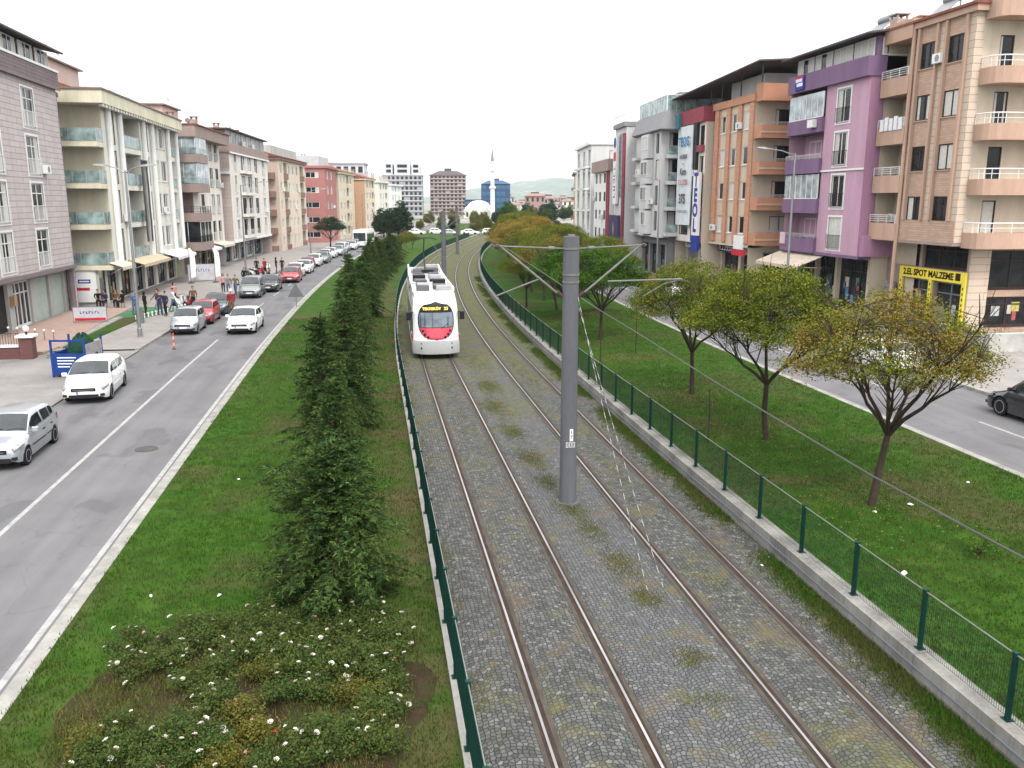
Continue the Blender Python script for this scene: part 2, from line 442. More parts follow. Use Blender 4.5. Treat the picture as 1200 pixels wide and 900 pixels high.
# stone setts of the tram way, laid in small arcs, with grass taking over further along
m_sett, nt, b = nodes('stone_setts')
tc = N(nt, 'ShaderNodeTexCoord'); sx = N(nt, 'ShaderNodeSeparateXYZ'); lk(nt, tc.outputs['Object'], sx.inputs[0])
u = math_(nt, 'MULTIPLY', sx.outputs['X'], 0.8); fu = math_(nt, 'SUBTRACT', math_(nt, 'FRACT', u), 0.5)
yy = math_(nt, 'ADD', sx.outputs['Y'], math_(nt, 'MULTIPLY', math_(nt, 'MULTIPLY', fu, fu), 1.0))
cb = N(nt, 'ShaderNodeCombineXYZ'); lk(nt, sx.outputs['X'], cb.inputs[0]); lk(nt, yy, cb.inputs[1])
vd = N(nt, 'ShaderNodeTexVoronoi', feature='DISTANCE_TO_EDGE', voronoi_dimensions='2D', i_Scale=11.5, i_Randomness=0.6); lk(nt, cb.outputs[0], vd.inputs['Vector'])
vc = N(nt, 'ShaderNodeTexVoronoi', feature='F1', voronoi_dimensions='2D', i_Scale=11.5, i_Randomness=0.6); lk(nt, cb.outputs[0], vc.inputs['Vector'])
sp = N(nt, 'ShaderNodeSeparateColor'); lk(nt, vc.outputs['Color'], sp.inputs[0])
stone = ramp(nt, sp.outputs[0], [(0.0, (0.056, 0.057, 0.057)), (0.6, (0.09, 0.091, 0.09)), (0.92, (0.118, 0.118, 0.114)), (1.0, (0.175, 0.17, 0.16))])
v = objco(nt); d1 = noise(nt, v, 0.45, 5.0, 0.6); d2 = noise(nt, v, 2.6, 4.0)
joint = rng(nt, vd.outputs['Distance'], 0.03, 0.1, 1.0, 0.0)
vegy = math_(nt, 'ADD', rng(nt, sx.outputs['Y'], 24.0, 80.0, -0.02, 0.3), math_(nt, 'MULTIPLY', rng(nt, math_(nt, 'ABSOLUTE', math_(nt, 'SUBTRACT', math_(nt, 'ABSOLUTE', math_(nt, 'SUBTRACT', sx.outputs['X'], 5.06)), 1.93)), 0.75, 0.6), rng(nt, sx.outputs['Y'], 9.0, 40.0, 0.05, 0.0)))
veg = rng(nt, math_(nt, 'ADD', math_(nt, 'ADD', math_(nt, 'MULTIPLY', d1, 0.55), math_(nt, 'MULTIPLY', d2, 0.45)), vegy), 0.44, 0.66)
mid = math_(nt, 'MULTIPLY', rng(nt, sx.outputs['X'], 4.05, 4.2), rng(nt, sx.outputs['X'], 6.1, 5.95))
stone = mixc(nt, math_(nt, 'MULTIPLY', mid, 0.3), stone, (0.125, 0.128, 0.142))
jc = mixc(nt, veg, (0.026, 0.024, 0.017), (0.03, 0.038, 0.012))
col = mixc(nt, math_(nt, 'MULTIPLY', joint, 0.85), stone, jc)
vegc = mixc(nt, rng(nt, d2, 0.35, 0.65), (0.05, 0.075, 0.016), (0.125, 0.11, 0.042))
grain = noise(nt, v, 45.0, 2.0)
col = mixc(nt, math_(nt, 'MULTIPLY', math_(nt, 'MULTIPLY', rng(nt, veg, 0.35, 1.0), rng(nt, grain, 0.3, 0.6, 0.5, 1.0)), 0.9), col, vegc)
col = mixc(nt, rng(nt, noise(nt, v, 0.9, 3.0), 0.56, 0.68, 0.0, 0.5), col, (0.12, 0.09, 0.062))
lk(nt, col, b.inputs['Base Color']); b.inputs['Roughness'].default_value = 0.9; b.inputs['Specular IOR Level'].default_value = 0.15
bump(nt, math_(nt, 'ADD', math_(nt, 'MULTIPLY', rng(nt, vd.outputs['Distance'], 0.0, 0.14), 1.0), math_(nt, 'MULTIPLY', grain, 0.2)), b, 0.75, 0.02)
strip('tramway_paving', T, 1.2, T, 8.95, -10, 330, 0.02, m_sett, nt=4, step=1.0)

# ------------------------------------------------------------------ rails
m_rail, nt, b = nodes('rail_steel')
n = noise(nt, objco(nt, (1, 0.15, 1)), 3.0, 3.0)
lk(nt, ramp(nt, n, [(0.3, (0.26, 0.26, 0.27)), (0.7, (0.46, 0.45, 0.44))]), b.inputs['Base Color']); b.inputs['Metallic'].default_value = 0.85; b.inputs['Roughness'].default_value = 0.32
m_rust = M('rusty_rail_web', (0.045, 0.03, 0.023), 0.9, 0.4, 5.0)
m_bed = M('rail_bedding', (0.07, 0.062, 0.052), 0.95, 0.35, 3.0, bmp=0.3)
rail_words = ['leftmost tram rail, the one beside the left green fence', 'second tram rail, under the right wheels of the tram', 'third tram rail, just right of the big grey pole', 'rightmost tram rail, the one beside the concrete wall']
for t, lab, sgn in zip((2.38, 3.885, 6.25, 7.72), rail_words, (1, -1, 1, -1)):
    root = thing('tram_rail', 'worn steel ' + lab, 'rail', (0, 0, 0), 0, 'tram rails')
    mb = MB(); bar(mb, T, t - 0.021, t + 0.021, -10, 300, 0.024, 0.05); mb.obj('rail_head', m_rail, root)
    mb = MB(); bar(mb, T, t + sgn * 0.023, t + sgn * 0.10, -10, 300, 0.021, 0.03); bar(mb, T, t - sgn * 0.07, t - sgn * 0.023, -10, 300, 0.021, 0.034); mb.obj('groove_flange', m_rust, root)
    mb = MB(); bar(mb, T, t + sgn * 0.103, t + sgn * 0.19, -10, 300, 0.018, 0.031); bar(mb, T, t - sgn * 0.15, t - sgn * 0.073, -10, 300, 0.018, 0.031); mb.obj('bedding_strip', m_bed, root)

# ------------------------------------------------------------------ grass that stands up
def blades(name, pts, hmin, hmax, spread, nb, mat, seed, wid=0.012, lean=0.5):
    r = np.random.default_rng(seed); n = len(pts)
    base = np.repeat(pts, nb, axis=0); k = len(base)
    base = base + np.c_[r.normal(0, spread, k), r.normal(0, spread, k), np.zeros(k)]
    h = r.uniform(hmin, hmax, k); a = r.uniform(0, 2 * PI, k); a2 = r.uniform(0, 2 * PI, k); ln = r.uniform(0.1, lean, k) * h
    w_ = wid * r.uniform(0.6, 1.3, k)
    dx, dy = np.cos(a) * w_, np.sin(a) * w_
    p0 = base + np.c_[dx, dy, -0.02 * np.ones(k)]; p1 = base - np.c_[dx, dy, 0.02 * np.ones(k)]
    p2 = base + np.c_[np.cos(a2) * ln, np.sin(a2) * ln, h]
    V = np.stack([p0, p1, p2], axis=1).reshape(-1, 3); F = np.arange(3 * k).reshape(-1, 3)
    return link(name, np_mesh(name, V, F, [mat]))
m_grass = Mleaf('grass_blades', [(0.0, (0.018, 0.054, 0.004)), (0.5, (0.032, 0.09, 0.007)), (0.85, (0.055, 0.115, 0.013)), (1.0, (0.13, 0.115, 0.035))], (0.085, 0.07, 0.03), 0.8, 0.15, 0.55, 0.35)
m_weed = Mleaf('dry_weeds', [(0.0, (0.065, 0.085, 0.018)), (0.5, (0.125, 0.12, 0.035)), (1.0, (0.21, 0.155, 0.06))], (0.075, 0.11, 0.024), 0.8, 0.15, 0.6, 0.5)
rg = np.random.default_rng(5)
def lawn_points(ta, tb, s0, s1, n, fl=T, fr=T):
    out = []
    for _ in range(n):
        s = s0 + (s1 - s0) * rg.random() ** 1.7
        x = rg.random(); a, b2 = fl(s, ta), fr(s, tb); p = a.lerp(b2, x)
        out.append((p.x, p.y, 0.12 + wob(p.x, p.y)))
    return np.array(out)
def in_bed(p): return ((p[:, 0] + 2.3) / 2.75) ** 2 + ((p[:, 1] - 12.6) / 3.0) ** 2 < 1.0 + 0.15 * np.sin(p[:, 0] * 4.1) * np.sin(p[:, 1] * 3.3)
pl = lawn_points(-5.9, 1.03, 9, 60, 52000, L, T); pl = pl[~in_bed(pl)]
tag(blades('grass', pl, 0.03, 0.085, 0.05, 3, m_grass, 1), 'short mown grass of the strip between the left road and the tram fence', 'grass', kind='stuff')
pr = lawn_points(9.4, 18.45, 9, 62, 62000)
tag(blades('grass', pr, 0.03, 0.085, 0.05, 3, m_grass, 2), 'short mown grass under the round-crowned trees on the right', 'grass', kind='stuff')
# weeds along the wall foot, along the left fence and in clumps between the tracks
wp = []; wq = []
for _ in range(24000):
    s = 8 + 85 * rg.random() ** 1.6; q = T(s, 8.86 - abs(rg.normal(0, 0.25)))
    if math.sin(s * 1.3) + math.sin(s * 0.47 + 2) + rg.normal(0, .5) > -0.9: (wp if rg.random() < .5 else wq).append((q.x, q.y, 0.02))
for _ in range(2200):
    s = 8 + 60 * rg.random() ** 1.5; q = T(s, 1.3 + abs(rg.normal(0, 0.13)))
    if math.sin(s * 2.1) + math.sin(s * 0.77) + rg.normal(0, .4) > 0.2: wp.append((q.x, q.y, 0.02))
for (x, y, rx, ry, n) in ((5.0, 21.0, .35, .8, 260), (5.15, 19.4, .28, .75, 200), (5.3, 17.3, .32, .75, 240), (5.35, 15.6, .3, .4, 170), (5.4, 13.2, .26, .3, 110), (5.3, 11.9, .4, .2, 50), (4.85, 23.2, .4, .7, 220),
                          (4.8, 25.6, .4, .9, 320), (4.7, 28.8, .4, 1.0, 320), (4.6, 32.5, .5, 1.6, 460), (4.9, 36.5, .5, 1.5, 460), (7.0, 16, .3, 1.2, 60), (3.1, 30, .3, 3, 90), (7, 24, .3, 3, 90), (5.0, 42, .7, 3, 300), (3.1, 38, .5, 3, 220), (7, 40, .5, 5, 300)):
    for _ in range(n): wp.append((x + rg.normal(0, rx * .6), y + rg.normal(0, ry * .6), 0.02))
tag(blades('weeds', np.array(wq), 0.03, 0.12, 0.06, 6, m_grass, 33, 0.011, 1.0), 'green weeds along the foot of the right concrete wall', 'weeds', kind='stuff')
tag(blades('weeds', np.array(wp), 0.01, 0.045, 0.08, 9, m_weed, 3, 0.013, 1.8), 'weeds and dry grass growing between the tram rails and along the wall foot', 'weeds', kind='stuff')
for i, (x, y, rx, ry, n) in enumerate(()): pass

m_fall = Mleaf('fallen_leaf', [(0.0, (.1, .05, .02)), (.5, (.2, .11, .035)), (1.0, (.3, .2, .06))], None, .8, 0)
fp = []
for y0_ in [19.6, 26.1, 33.2, 41, 48, 56]:
    for _ in range(420): q = rg.normal(0, 1.5, 2); fp.append((12.9 + q[0] * .95, y0_ + q[1], .165))
fp = [p for p in fp if 9.5 < p[0] < 18.4]; k_ = len(fp); c_ = np.array(fp); a_ = rg.uniform(0, 6.28, k_); u_ = np.c_[np.cos(a_), np.sin(a_), rg.uniform(-.4, .4, k_)] * .03; w_ = np.c_[-np.sin(a_), np.cos(a_), rg.uniform(-.4, .4, k_)] * .016
tag(link('fallen_leaves', np_mesh('fallen_leaves', np.stack([c_ - u_, c_ + w_, c_ + u_, c_ - w_], axis=1).reshape(-1, 3), np.arange(4 * k_).reshape(-1, 4), [m_fall])), 'fallen brown and yellow leaves on the right lawn under the trees', 'leaves', kind='stuff')
# ------------------------------------------------------------------ rose bed soil
m_soil, nt, b = nodes('bed_soil')
v = objco(nt); n1 = noise(nt, v, 2.2, 5.0); n2 = noise(nt, v, 22.0, 3.0)
col = ramp(nt, n1, [(0.3, (0.026, 0.018, 0.01)), (0.5, (0.05, 0.034, 0.02)), (0.6, (0.035, 0.038, 0.014)), (0.75, (0.075, 0.052, 0.032))])
lk(nt, mixc(nt, rng(nt, n2, 0.4, 0.7, 0, 0.5), col, (0.03, 0.025, 0.018)), b.inputs['Base Color']); b.inputs['Roughness'].default_value = 1.0
b.inputs['Specular IOR Level'].default_value = 0.05
bump(nt, n2, b, 0.8, 0.04)
V = [(-2.3, 12.6, 0.155)]; F = []
nr, na = 8, 48
for i in range(1, nr + 1):
    for j in range(na):
        a = 2 * PI * j / na; q = i / nr * (1 + 0.06 * math.sin(3 * a + 1) + 0.05 * math.sin(7 * a))
        x, y = -2.3 + 3.0 * q * math.cos(a), 12.6 + 3.3 * q * math.sin(a)
        V.append((x, y, 0.155 + (0.03 * math.sin(x * 5) * math.sin(y * 4) if i < nr else -0.06)))
tri = [(0, 1 + j, 1 + (j + 1) % na) for j in range(na)]
mb = MB(); mb.v = V; mb.f = list(tri); mb.m = [0] * na
for i in range(nr - 1):
    for j in range(na):
        a, b2 = 1 + i * na + j, 1 + i * na + (j + 1) % na
        mb.f.append((a, a + na, b2 + na, b2)); mb.m.append(0)
tag(mb.obj('rose_bed_soil', m_soil, smooth=True, angle=180), kind='structure')
wp = np.array([(-2.3 + 2.7 * math.sqrt(rg.random()) * math.cos(a), 12.6 + 3.0 * math.sqrt(rg.random()) * math.sin(a), 0.15) for a in rg.uniform(0, 2 * PI, 9000)])
tag(blades('weeds', wp, 0.03, 0.12, 0.08, 3, m_weed, 4, 0.012, 0.9), 'low weeds and dry grass on the soil of the rose bed', 'weeds', kind='stuff')
# ------------------------------------------------------------------ right wall
m_wallc = M('wall_concrete', (0.225, 0.218, 0.198), 0.92, 0.5, 1.1, bmp=0.35, streak=True)
wroot = thing('retaining_wall', 'low grey concrete wall carrying the right green fence beside the tracks', 'wall')
mb = MB()
s = -8.0
while s < 250:
    e = s + 4.0; bar(mb, T, 8.9, 9.3, s + 0.008, e - 0.008, -0.02, 0.45, 4.0); s = e
mb.obj('wall_block', m_wallc, wroot)
mb = MB(); bar(mb, T, 8.868, 8.897, -8, 120, 0.235, 0.262, 2.0)
mb.obj('conduit', M('grey_conduit', (0.15, 0.165, 0.19), 0.55, 0.15), wroot)
mb = MB(); bar(mb, T, 8.885, 8.9, -8, 250, -0.01, 0.10, 4.0); mb.obj('footing', M('damp_concrete', (0.2, 0.19, 0.17), 0.95, 0.3, 2.0), wroot)

# ------------------------------------------------------------------ fences of green posts and welded mesh
def post_mesh():
    mb = MB(); mb.bbox(-0.037, 0.037, -0.037, 0.037, 0.0, 1.08, 0.008); mb.box(-0.041, 0.041, -0.041, 0.041, 1.081, 1.1)
    mb.box(-0.07, 0.07, -0.07, 0.07, 0.0, 0.012)
    for z in (0.2, 0.55, 0.9): mb.box(-0.042, 0.042, -0.012, 0.012, z, z + 0.03)
    return mb.mesh('fence_post', [m_green_metal])
post_me = post_mesh()
m_wire = M('green_wire', (0.006, 0.032, 0.025), 0.5, 0.15)
m_top = M('pale_tension_wire', (0.19, 0.215, 0.2), 0.45, 0.15, metal=0.4)
def fence(label, t, zb, s0, pitch, n, top):
    root = thing('mesh_fence', label, 'fence')
    mb = MB(); tw = MB(); prev = None
    V = []; F = []
    for i in range(n + 1):
        s = s0 + i * pitch; q = T(s, t); a = Th(s)
        if i < n + 1 and i < 100:
            o = link('post', post_me, root); o.location = (q.x, q.y, zb); o.rotation_euler = (0, 0, -a)
        if prev is not None:
            d = q - prev; ln = d.length; ux, uy = d.x / ln, d.y / ln
            close = i * pitch < 46
            step = 0.05 if close else 0.1
            k = int(ln / step)
            nx, ny = -uy, ux; r = 0.003 if close else 0.0045
            for j in range(1, k):
                x, y = prev.x + ux * j * step, prev.y + uy * j * step; b0 = len(V)
                for z in (zb + 0.04, zb + 1.03):
                    V += [(x + ux * r, y + uy * r, z), (x - ux * r + nx * r, y - uy * r + ny * r, z), (x - ux * r - nx * r, y - uy * r - ny * r, z)]
                F += [(b0, b0 + 1, b0 + 4, b0 + 3), (b0 + 1, b0 + 2, b0 + 5, b0 + 4), (b0 + 2, b0, b0 + 3, b0 + 5)]
            for zz in ([0.04 + 0.1 * h for h in range(11)] if close else [0.04, 0.24, 0.44, 0.64, 0.84, 1.03]):
                b0 = len(V); z = zb + zz; r2 = 0.003 if close else 0.0045
                for q2 in (prev, q):
                    V += [(q2.x, q2.y, z + r2), (q2.x + nx * r2, q2.y + ny * r2, z - r2), (q2.x - nx * r2, q2.y - ny * r2, z - r2)]
                F += [(b0, b0 + 1, b0 + 4, b0 + 3), (b0 + 1, b0 + 2, b0 + 5, b0 + 4), (b0 + 2, b0, b0 + 3, b0 + 5)]
            tw.tube([(prev.x, prev.y, zb + 1.06), (q.x, q.y, zb + 1.06)], top, 5)
        prev = q
    link('wire_mesh', np_mesh('wire_mesh', np.array(V), np.array(F), [m_wire]), root)
    tw.obj('top_rail', m_top, root)
    return root
fence('green wire mesh fence on the concrete wall right of the tracks, pale rail on top', 9.12, 0.45, 3.75, 2.1, 95, 0.013)
fence('green wire mesh fence left of the tracks, seen almost edge on', 1.16, 0.2, 3.2, 1.95, 98, 0.011)
mb = MB(); s = -8.0
while s < 250:
    bar(mb, T, 1.06, 1.27, s + 0.008, s + 2.99, -0.01, 0.2, 3.0); s += 3.0
tag(mb.obj('fence_kerb', M('pale_kerb', (0.3, 0.29, 0.27), 0.9, 0.3, 1.5, bmp=0.2)), 'low pale concrete kerb under the left tram fence', 'kerb')

# ------------------------------------------------------------------ catenary poles
m_pole = M('pole_concrete', (0.11, 0.113, 0.125), 0.75, 0.2, 1.2, streak=True)
m_arm = M('galvanised_arm', (0.16, 0.16, 0.145), 0.6, 0.2, 4.0)
m_ins = M('insulator', (0.06, 0.045, 0.04), 0.4, 0.1)
def cat_pole(s, label, detail=True):
    q = T(s, 5.05); root = thing('catenary_pole', label, 'pole', (q.x, q.y, 0.02), -Th(s), 'overhead line poles')
    mb = MB(); mb.lathe([(0.235, 0), (0.225, 1.0), (0.215, 3.5), (0.205, 7.08), (0.2, 7.11)], 24); mb.obj('shaft', m_pole, root, True)
    mb = MB(); mb.lathe([(0.33, -.02), (0.33, .008), (0.29, .015), (0.24, .015)], 24); mb.obj('footing', m_pole, root)
    for j in range(6): mb = MB(); a = j * PI / 3; mb.cyl((.29 * math.cos(a), .29 * math.sin(a), .03), (0, 0, 1), .02, .04, 6); mb.obj('anchor_bolt', m_galv, root)
    mb = MB(); mb.lathe([(0.1, 7.11), (0.09, 7.16)], 10); mb.obj('cap', m_arm, root)
    for z in (6.78, 6.12, 5.93):
        mb = MB(); mb.lathe([(0.207, z), (0.222, z), (0.222, z + 0.045), (0.207, z + 0.045)], 24, caps=False); mb.obj('clamp', m_arm, root)
    for sg, x1 in ((-1, -2.0), (1, 2.0)):
        mb = MB(); mb.tube([(sg * 0.2, 0, 6.8), (x1, 0, 6.88)], 0.021, 8); mb.tube([(sg * 0.45, 0, 6.81), (sg * 0.6, 0, 6.815)], 0.05, 8, 0)
        mb.obj('cross_arm', m_arm, root, True)
        mb = MB(); mb.tube([(sg * 0.21, 0, 5.55), (x1 * 0.9, 0, 6.84)], 0.03, 8); mb.obj('brace', m_arm, root, True)
        mb = MB(); mb.tube([(sg * 0.22, 0, 5.58), (sg * 0.36, 0, 5.69)], 0.06, 8); mb.ball((x1 * .96, 0, 6.86), 0.07, 0, 8, 5); mb.obj('insulator', m_ins, root, True)
        if sg > 0:
            mb = MB(); mb.tube([(0.98, 0, 5.95), (3.0, 0, 5.98)], 0.024, 8); mb.tube([(2.98, 0, 5.97), (2.5, 0, 5.86), (1.95, 0, 5.55)], 0.012, 6); mb.obj('registration_arm', m_arm, root, True)
        else:
            mb = MB(); mb.tube([(-0.85, 0, 6.03), (-1.95, 0, 5.62)], 0.02, 8); mb.obj('registration_arm', m_arm, root, True)
    if detail:
        mb = MB(); mb.box(-0.02, 0.07, -0.226, -0.222, 1.75, 2.08); mb.obj('number_plate', m_white, root)
        text('1', 0.13, root, (0.025, -0.2275, 1.99), (PI / 2, 0, 0), m_dark); text('7', 0.13, root, (0.025, -0.2275, 1.86), (PI / 2, 0, 0), m_dark)
        mb = MB()
        for dx in (-0.09, 0.0, 0.09):
            mb.box(dx - 0.03, dx - 0.018, -0.229, -0.224, 1.58, 1.72); mb.box(dx + 0.018, dx + 0.03, -0.229, -0.224, 1.58, 1.72); mb.box(dx - 0.018, dx + 0.018, -0.229, -0.224, 1.58, 1.592); mb.box(dx - 0.018, dx + 0.018, -0.229, -0.224, 1.708, 1.72)
        mb.obj('painted_number', m_white, root)
    return root
cat_pole(21.53, 'big grey round catenary pole standing near the camera between the tracks')
cat_pole(79.5, 'grey catenary pole between the tracks just behind the right side of the tram', False)
cat_pole(134, 'far grey catenary pole between the tracks beyond the tram', False)

# overhead wires
def cable(name, label, pts, rad, mat, sag=0.0, sub=10, cat='cable', group=None):
    P = [Vector(p) for p in pts]; out = []
    for a, b2 in zip(P[:-1], P[1:]):
        for i in range(sub):
            k = i / sub; q = a.lerp(b2, k); q.z -= sag * 4 * k * (1 - k); out.append(q)
    out.append(P[-1]); mb = MB(); mb.tube(out, rad, 5)
    return tag(mb.obj(name, mat, None, True), label, cat, group)
m_cable = M('weathered_cable', (0.09, 0.09, 0.085), 0.5, 0.15, metal=0.3)
zs = [(2.0, 4.2), (8.7, 4.14), (10.8, 4.14), (16.6, 4.31), (21.5, 4.52), (26.1, 4.68), (31.2, 4.92), (45.4, 5.6), (79.5, 5.7), (134, 5.7), (180, 5.7)]
cable('contact_wire', 'thick contact wire over the right track that dips towards the camera', [T(s, 7.0, z) for s, z in zs], 0.015, m_cable, 0, 4)
cable('contact_wire', 'thin contact wire over the left track above the tram', [T(s, 3.13, z) for s, z in ((21.5, 5.62), (40, 5.6), (79.5, 5.65), (134, 5.7), (180, 5.7))], 0.007, m_cable, 0, 4)
m_twist, nt, b = nodes('twisted_stay')
tc = N(nt, 'ShaderNodeTexCoord'); sx = N(nt, 'ShaderNodeSeparateXYZ'); lk(nt, tc.outputs['Object'], sx.inputs[0])
sw = math_(nt, 'FRACT', math_(nt, 'MULTIPLY', sx.outputs['Z'], 4.0))
lk(nt, mixc(nt, math_(nt, 'GREATER_THAN', sw, 0.45), (0.3, 0.3, 0.28), (0.08, 0.08, 0.07)), b.inputs['Base Color']); b.inputs['Roughness'].default_value = 0.6
cable('stay_wire', 'left of two black and white twisted stay wires running from the pole to the paving', [(5.2, 21.33, 5.6), (5.47, 15.9, 0.03)], 0.008, m_twist, 0.12, 10, group='stay wires of the near pole')
cable('stay_wire', 'right of two black and white twisted stay wires running from the pole to the paving', [(5.24, 21.36, 5.3), (5.85, 16.0, 0.03)], 0.008, m_twist, 0.1, 10, group='stay wires of the near pole')

# ------------------------------------------------------------------ leafy trees
def rot_about(v, ax, a): return Matrix.Rotation(a, 3, ax) @ v
def leaf_cloud(r, centres, sig, per, size, flat=0.6):
    """leaf quads round the given twig ends -> arrays"""
    c = np.repeat(centres, per, axis=0); k = len(c)
    c = c + np.c_[r.normal(0, sig, k), r.normal(0, sig, k), r.normal(0, sig * flat, k)]
    n = r.normal(0, 1, (k, 3)); n[:, 2] = np.abs(n[:, 2]) + 0.5; n /= np.linalg.norm(n, axis=1)[:, None]
    t = r.normal(0, 1, (k, 3)); t -= n * (t * n).sum(1)[:, None]; t /= np.linalg.norm(t, axis=1)[:, None]
    bt = np.cross(n, t); ln = size * r.uniform(0.65, 1.35, k)[:, None]
    V = np.stack([c - t * ln, c + bt * ln * 0.48 + n * ln * 0.12, c + t * ln, c - bt * ln * 0.48 + n * ln * 0.12], axis=1).reshape(-1, 3)
    return V, np.arange(4 * k).reshape(-1, 4)
def crown_tree(seed, h, rad, clear, ncl, per, leaf, lean=0.0, trunk_r=0.1, sparse=0.0, flat=0.5):
    """open umbrella crown: trunk mesh, branch mesh, leaf mesh"""
    rr = random.Random(seed); r = np.random.default_rng(seed)
    wood = MB(); top = Vector((lean + rr.uniform(-.08, .08), rr.uniform(-.1, .1), clear))
    tp = [Vector((0, 0, -0.05)), Vector((0.02, 0.01, 0.12)), top * 0.5 + Vector((rr.uniform(-.07, .07), rr.uniform(-.05, .05), 0)), top]
    trunk = MB(); trunk.tube([tp[0], tp[1], tp[0].lerp(tp[2], .6), tp[2], tp[2].lerp(tp[3], .5), tp[3]], [trunk_r * 1.5, trunk_r * 1.12, trunk_r, trunk_r * .92, trunk_r * .85, trunk_r * .8], 9)
    nodes_ = []
    nl = rr.randint(5, 7)
    for i in range(nl):
        az = 2 * PI * (i + rr.uniform(-.3, .3)) / nl; reach = rad * rr.uniform(0.62, 0.95)
        up = (h - clear) * rr.uniform(0.45, 0.85) * (1.0 if i % 2 else 0.75)
        e = top + Vector((math.cos(az) * reach, math.sin(az) * reach, up)); pts = []
        for k in range(7):
            q = k / 6; p = top.lerp(e, q); p.z = top.z + (e.z - top.z) * (q ** 0.8)
            p += Vector((rr.uniform(-1, 1), rr.uniform(-1, 1), rr.uniform(-1, 1))) * 0.07 * rad * q; pts.append(p)
        wood.tube(pts, [trunk_r * 0.62 * (1 - 0.85 * k / 6) for k in range(7)], 6)
        for k in range(2, 7):
            nodes_.append((pts[k], trunk_r * 0.4 * (1 - 0.85 * k / 6)))
            for _ in range(5):
                d = (pts[k] - pts[k - 1]).normalized(); d = rot_about(d, Vector((0, 0, 1)), rr.uniform(-1.2, 1.2)); d.z += rr.uniform(-.1, .7)
                ln = rad * rr.uniform(.22, .45) * (1.1 - 0.07 * k); mid = pts[k] + d * ln * 0.5 + Vector((0, 0, rr.uniform(-.05, .1))); end = pts[k] + d * ln
                wood.tube([pts[k], mid, end], [trunk_r * .17, trunk_r * .11, trunk_r * .05], 4); nodes_.append((mid, 0.012)); nodes_.append((end, 0.01))
    P = np.array([list(n[0]) for n in nodes_]); cents = []
    lobes = [(2 * PI * rr.random(), rr.uniform(.72, 1.12)) for _ in range(9)]
    tries = 0
    while len(cents) < ncl and tries < ncl * 20:
        tries += 1
        a = 2 * PI * r.random(); q = r.random() ** 0.5
        lob = max(s_ * math.exp(-((a - a0 + PI) % (2 * PI) - PI) ** 2 / 0.35) for a0, s_ in lobes); lob = 0.72 + 0.32 * lob
        rho = rad * q * lob
        ztop = clear + (h - clear) * (1 - 0.5 * q ** 2.4) ; zlow = clear + (h - clear) * (0.3 + 0.22 * q)
        z = ztop - (ztop - zlow) * r.random() ** 1.7
        if flat < 0: z = h * (0.08 + 0.1 * q) + (ztop - h * (0.08 + 0.1 * q)) * r.random() ** .8
        if math.sin(a * 5 + seed) * math.sin(rho * 3.1 + seed) + r.normal(0, .4) < -0.75 + sparse: continue
        c = np.array([top.x * 1.0 + rho * math.cos(a), top.y + rho * math.sin(a), z + 0.12 * math.sin(rho * 4 + a * 3)])
        d2 = ((P - c) ** 2).sum(1); j = int(d2.argmin())
        if d2[j] > (0.62 * rad) ** 2: continue
        s0 = Vector(P[j]); e = Vector(c); mid = s0.lerp(e, .55) + Vector((r.normal(0, .05), r.normal(0, .05), r.normal(0, .04)))
        wood.tube([s0, mid, e], [0.013, 0.009, 0.004], 3, caps=False); cents.append(c)
    V, F = leaf_cloud(r, np.array(cents), 0.19 * rad / 2.5, per, leaf, 0.45)
    return trunk, wood, V, F
m_leaf_olive = Mleaf('leaf_olive', [(0.0, (0.04, 0.065, 0.006)), (0.45, (0.1, 0.135, 0.012)), (0.8, (0.19, 0.205, 0.022)), (1.0, (0.3, 0.21, 0.04))], (0.045, 0.085, 0.008), 0.6, 0.2, 0.6, 0.55)
m_leaf_autumn = Mleaf('leaf_autumn', [(0.0, (0.06, 0.068, 0.008)), (0.4, (0.14, 0.135, 0.018)), (0.75, (0.23, 0.165, 0.034)), (1.0, (0.28, 0.125, 0.045))], (0.12, 0.155, 0.014), 0.6, 0.2, 0.85, 0.5)
m_leaf_yellow = Mleaf('leaf_yellow', [(0.0, (0.13, 0.11, 0.02)), (0.5, (0.26, 0.2, 0.035)), (1.0, (0.36, 0.21, 0.06))], (0.1, 0.12, 0.012), 0.6, 0.2, 0.5, 0.5)
m_leaf_green = Mleaf('leaf_green', [(0.0, (0.018, 0.055, 0.005)), (0.5, (0.045, 0.115, 0.01)), (1.0, (0.1, 0.18, 0.022))], (0.018, 0.05, 0.005), 0.55, 0.2, 0.5, 0.6)
m_leaf_dark = Mleaf('leaf_dark', [(0.0, (0.012, 0.035, 0.016)), (0.6, (0.025, 0.06, 0.025)), (1.0, (0.05, 0.09, 0.035))], (0.015, 0.03, 0.02), 0.55, 0.2, 0.5, 0.5)
def make_tree(name, args, mat, label, group):
    tr, wd, V, F = crown_tree(*args)
    root = thing(name, label, 'tree', group=group)
    tr.obj('trunk', m_bark, root, True); wd.obj('branches', m_bark, root, True)
    link('crown', np_mesh('crown', V, F, [mat]), root)
    return root
def recolour(root, mat):
    """the same tree with leaves of another colour"""
    for ch in root.children:
        if ch.name.startswith('crown'):
            me = ch.data.copy(); me.materials[0] = mat; ch.data = me
GT = 'round-crowned trees in rows on the right lawn'
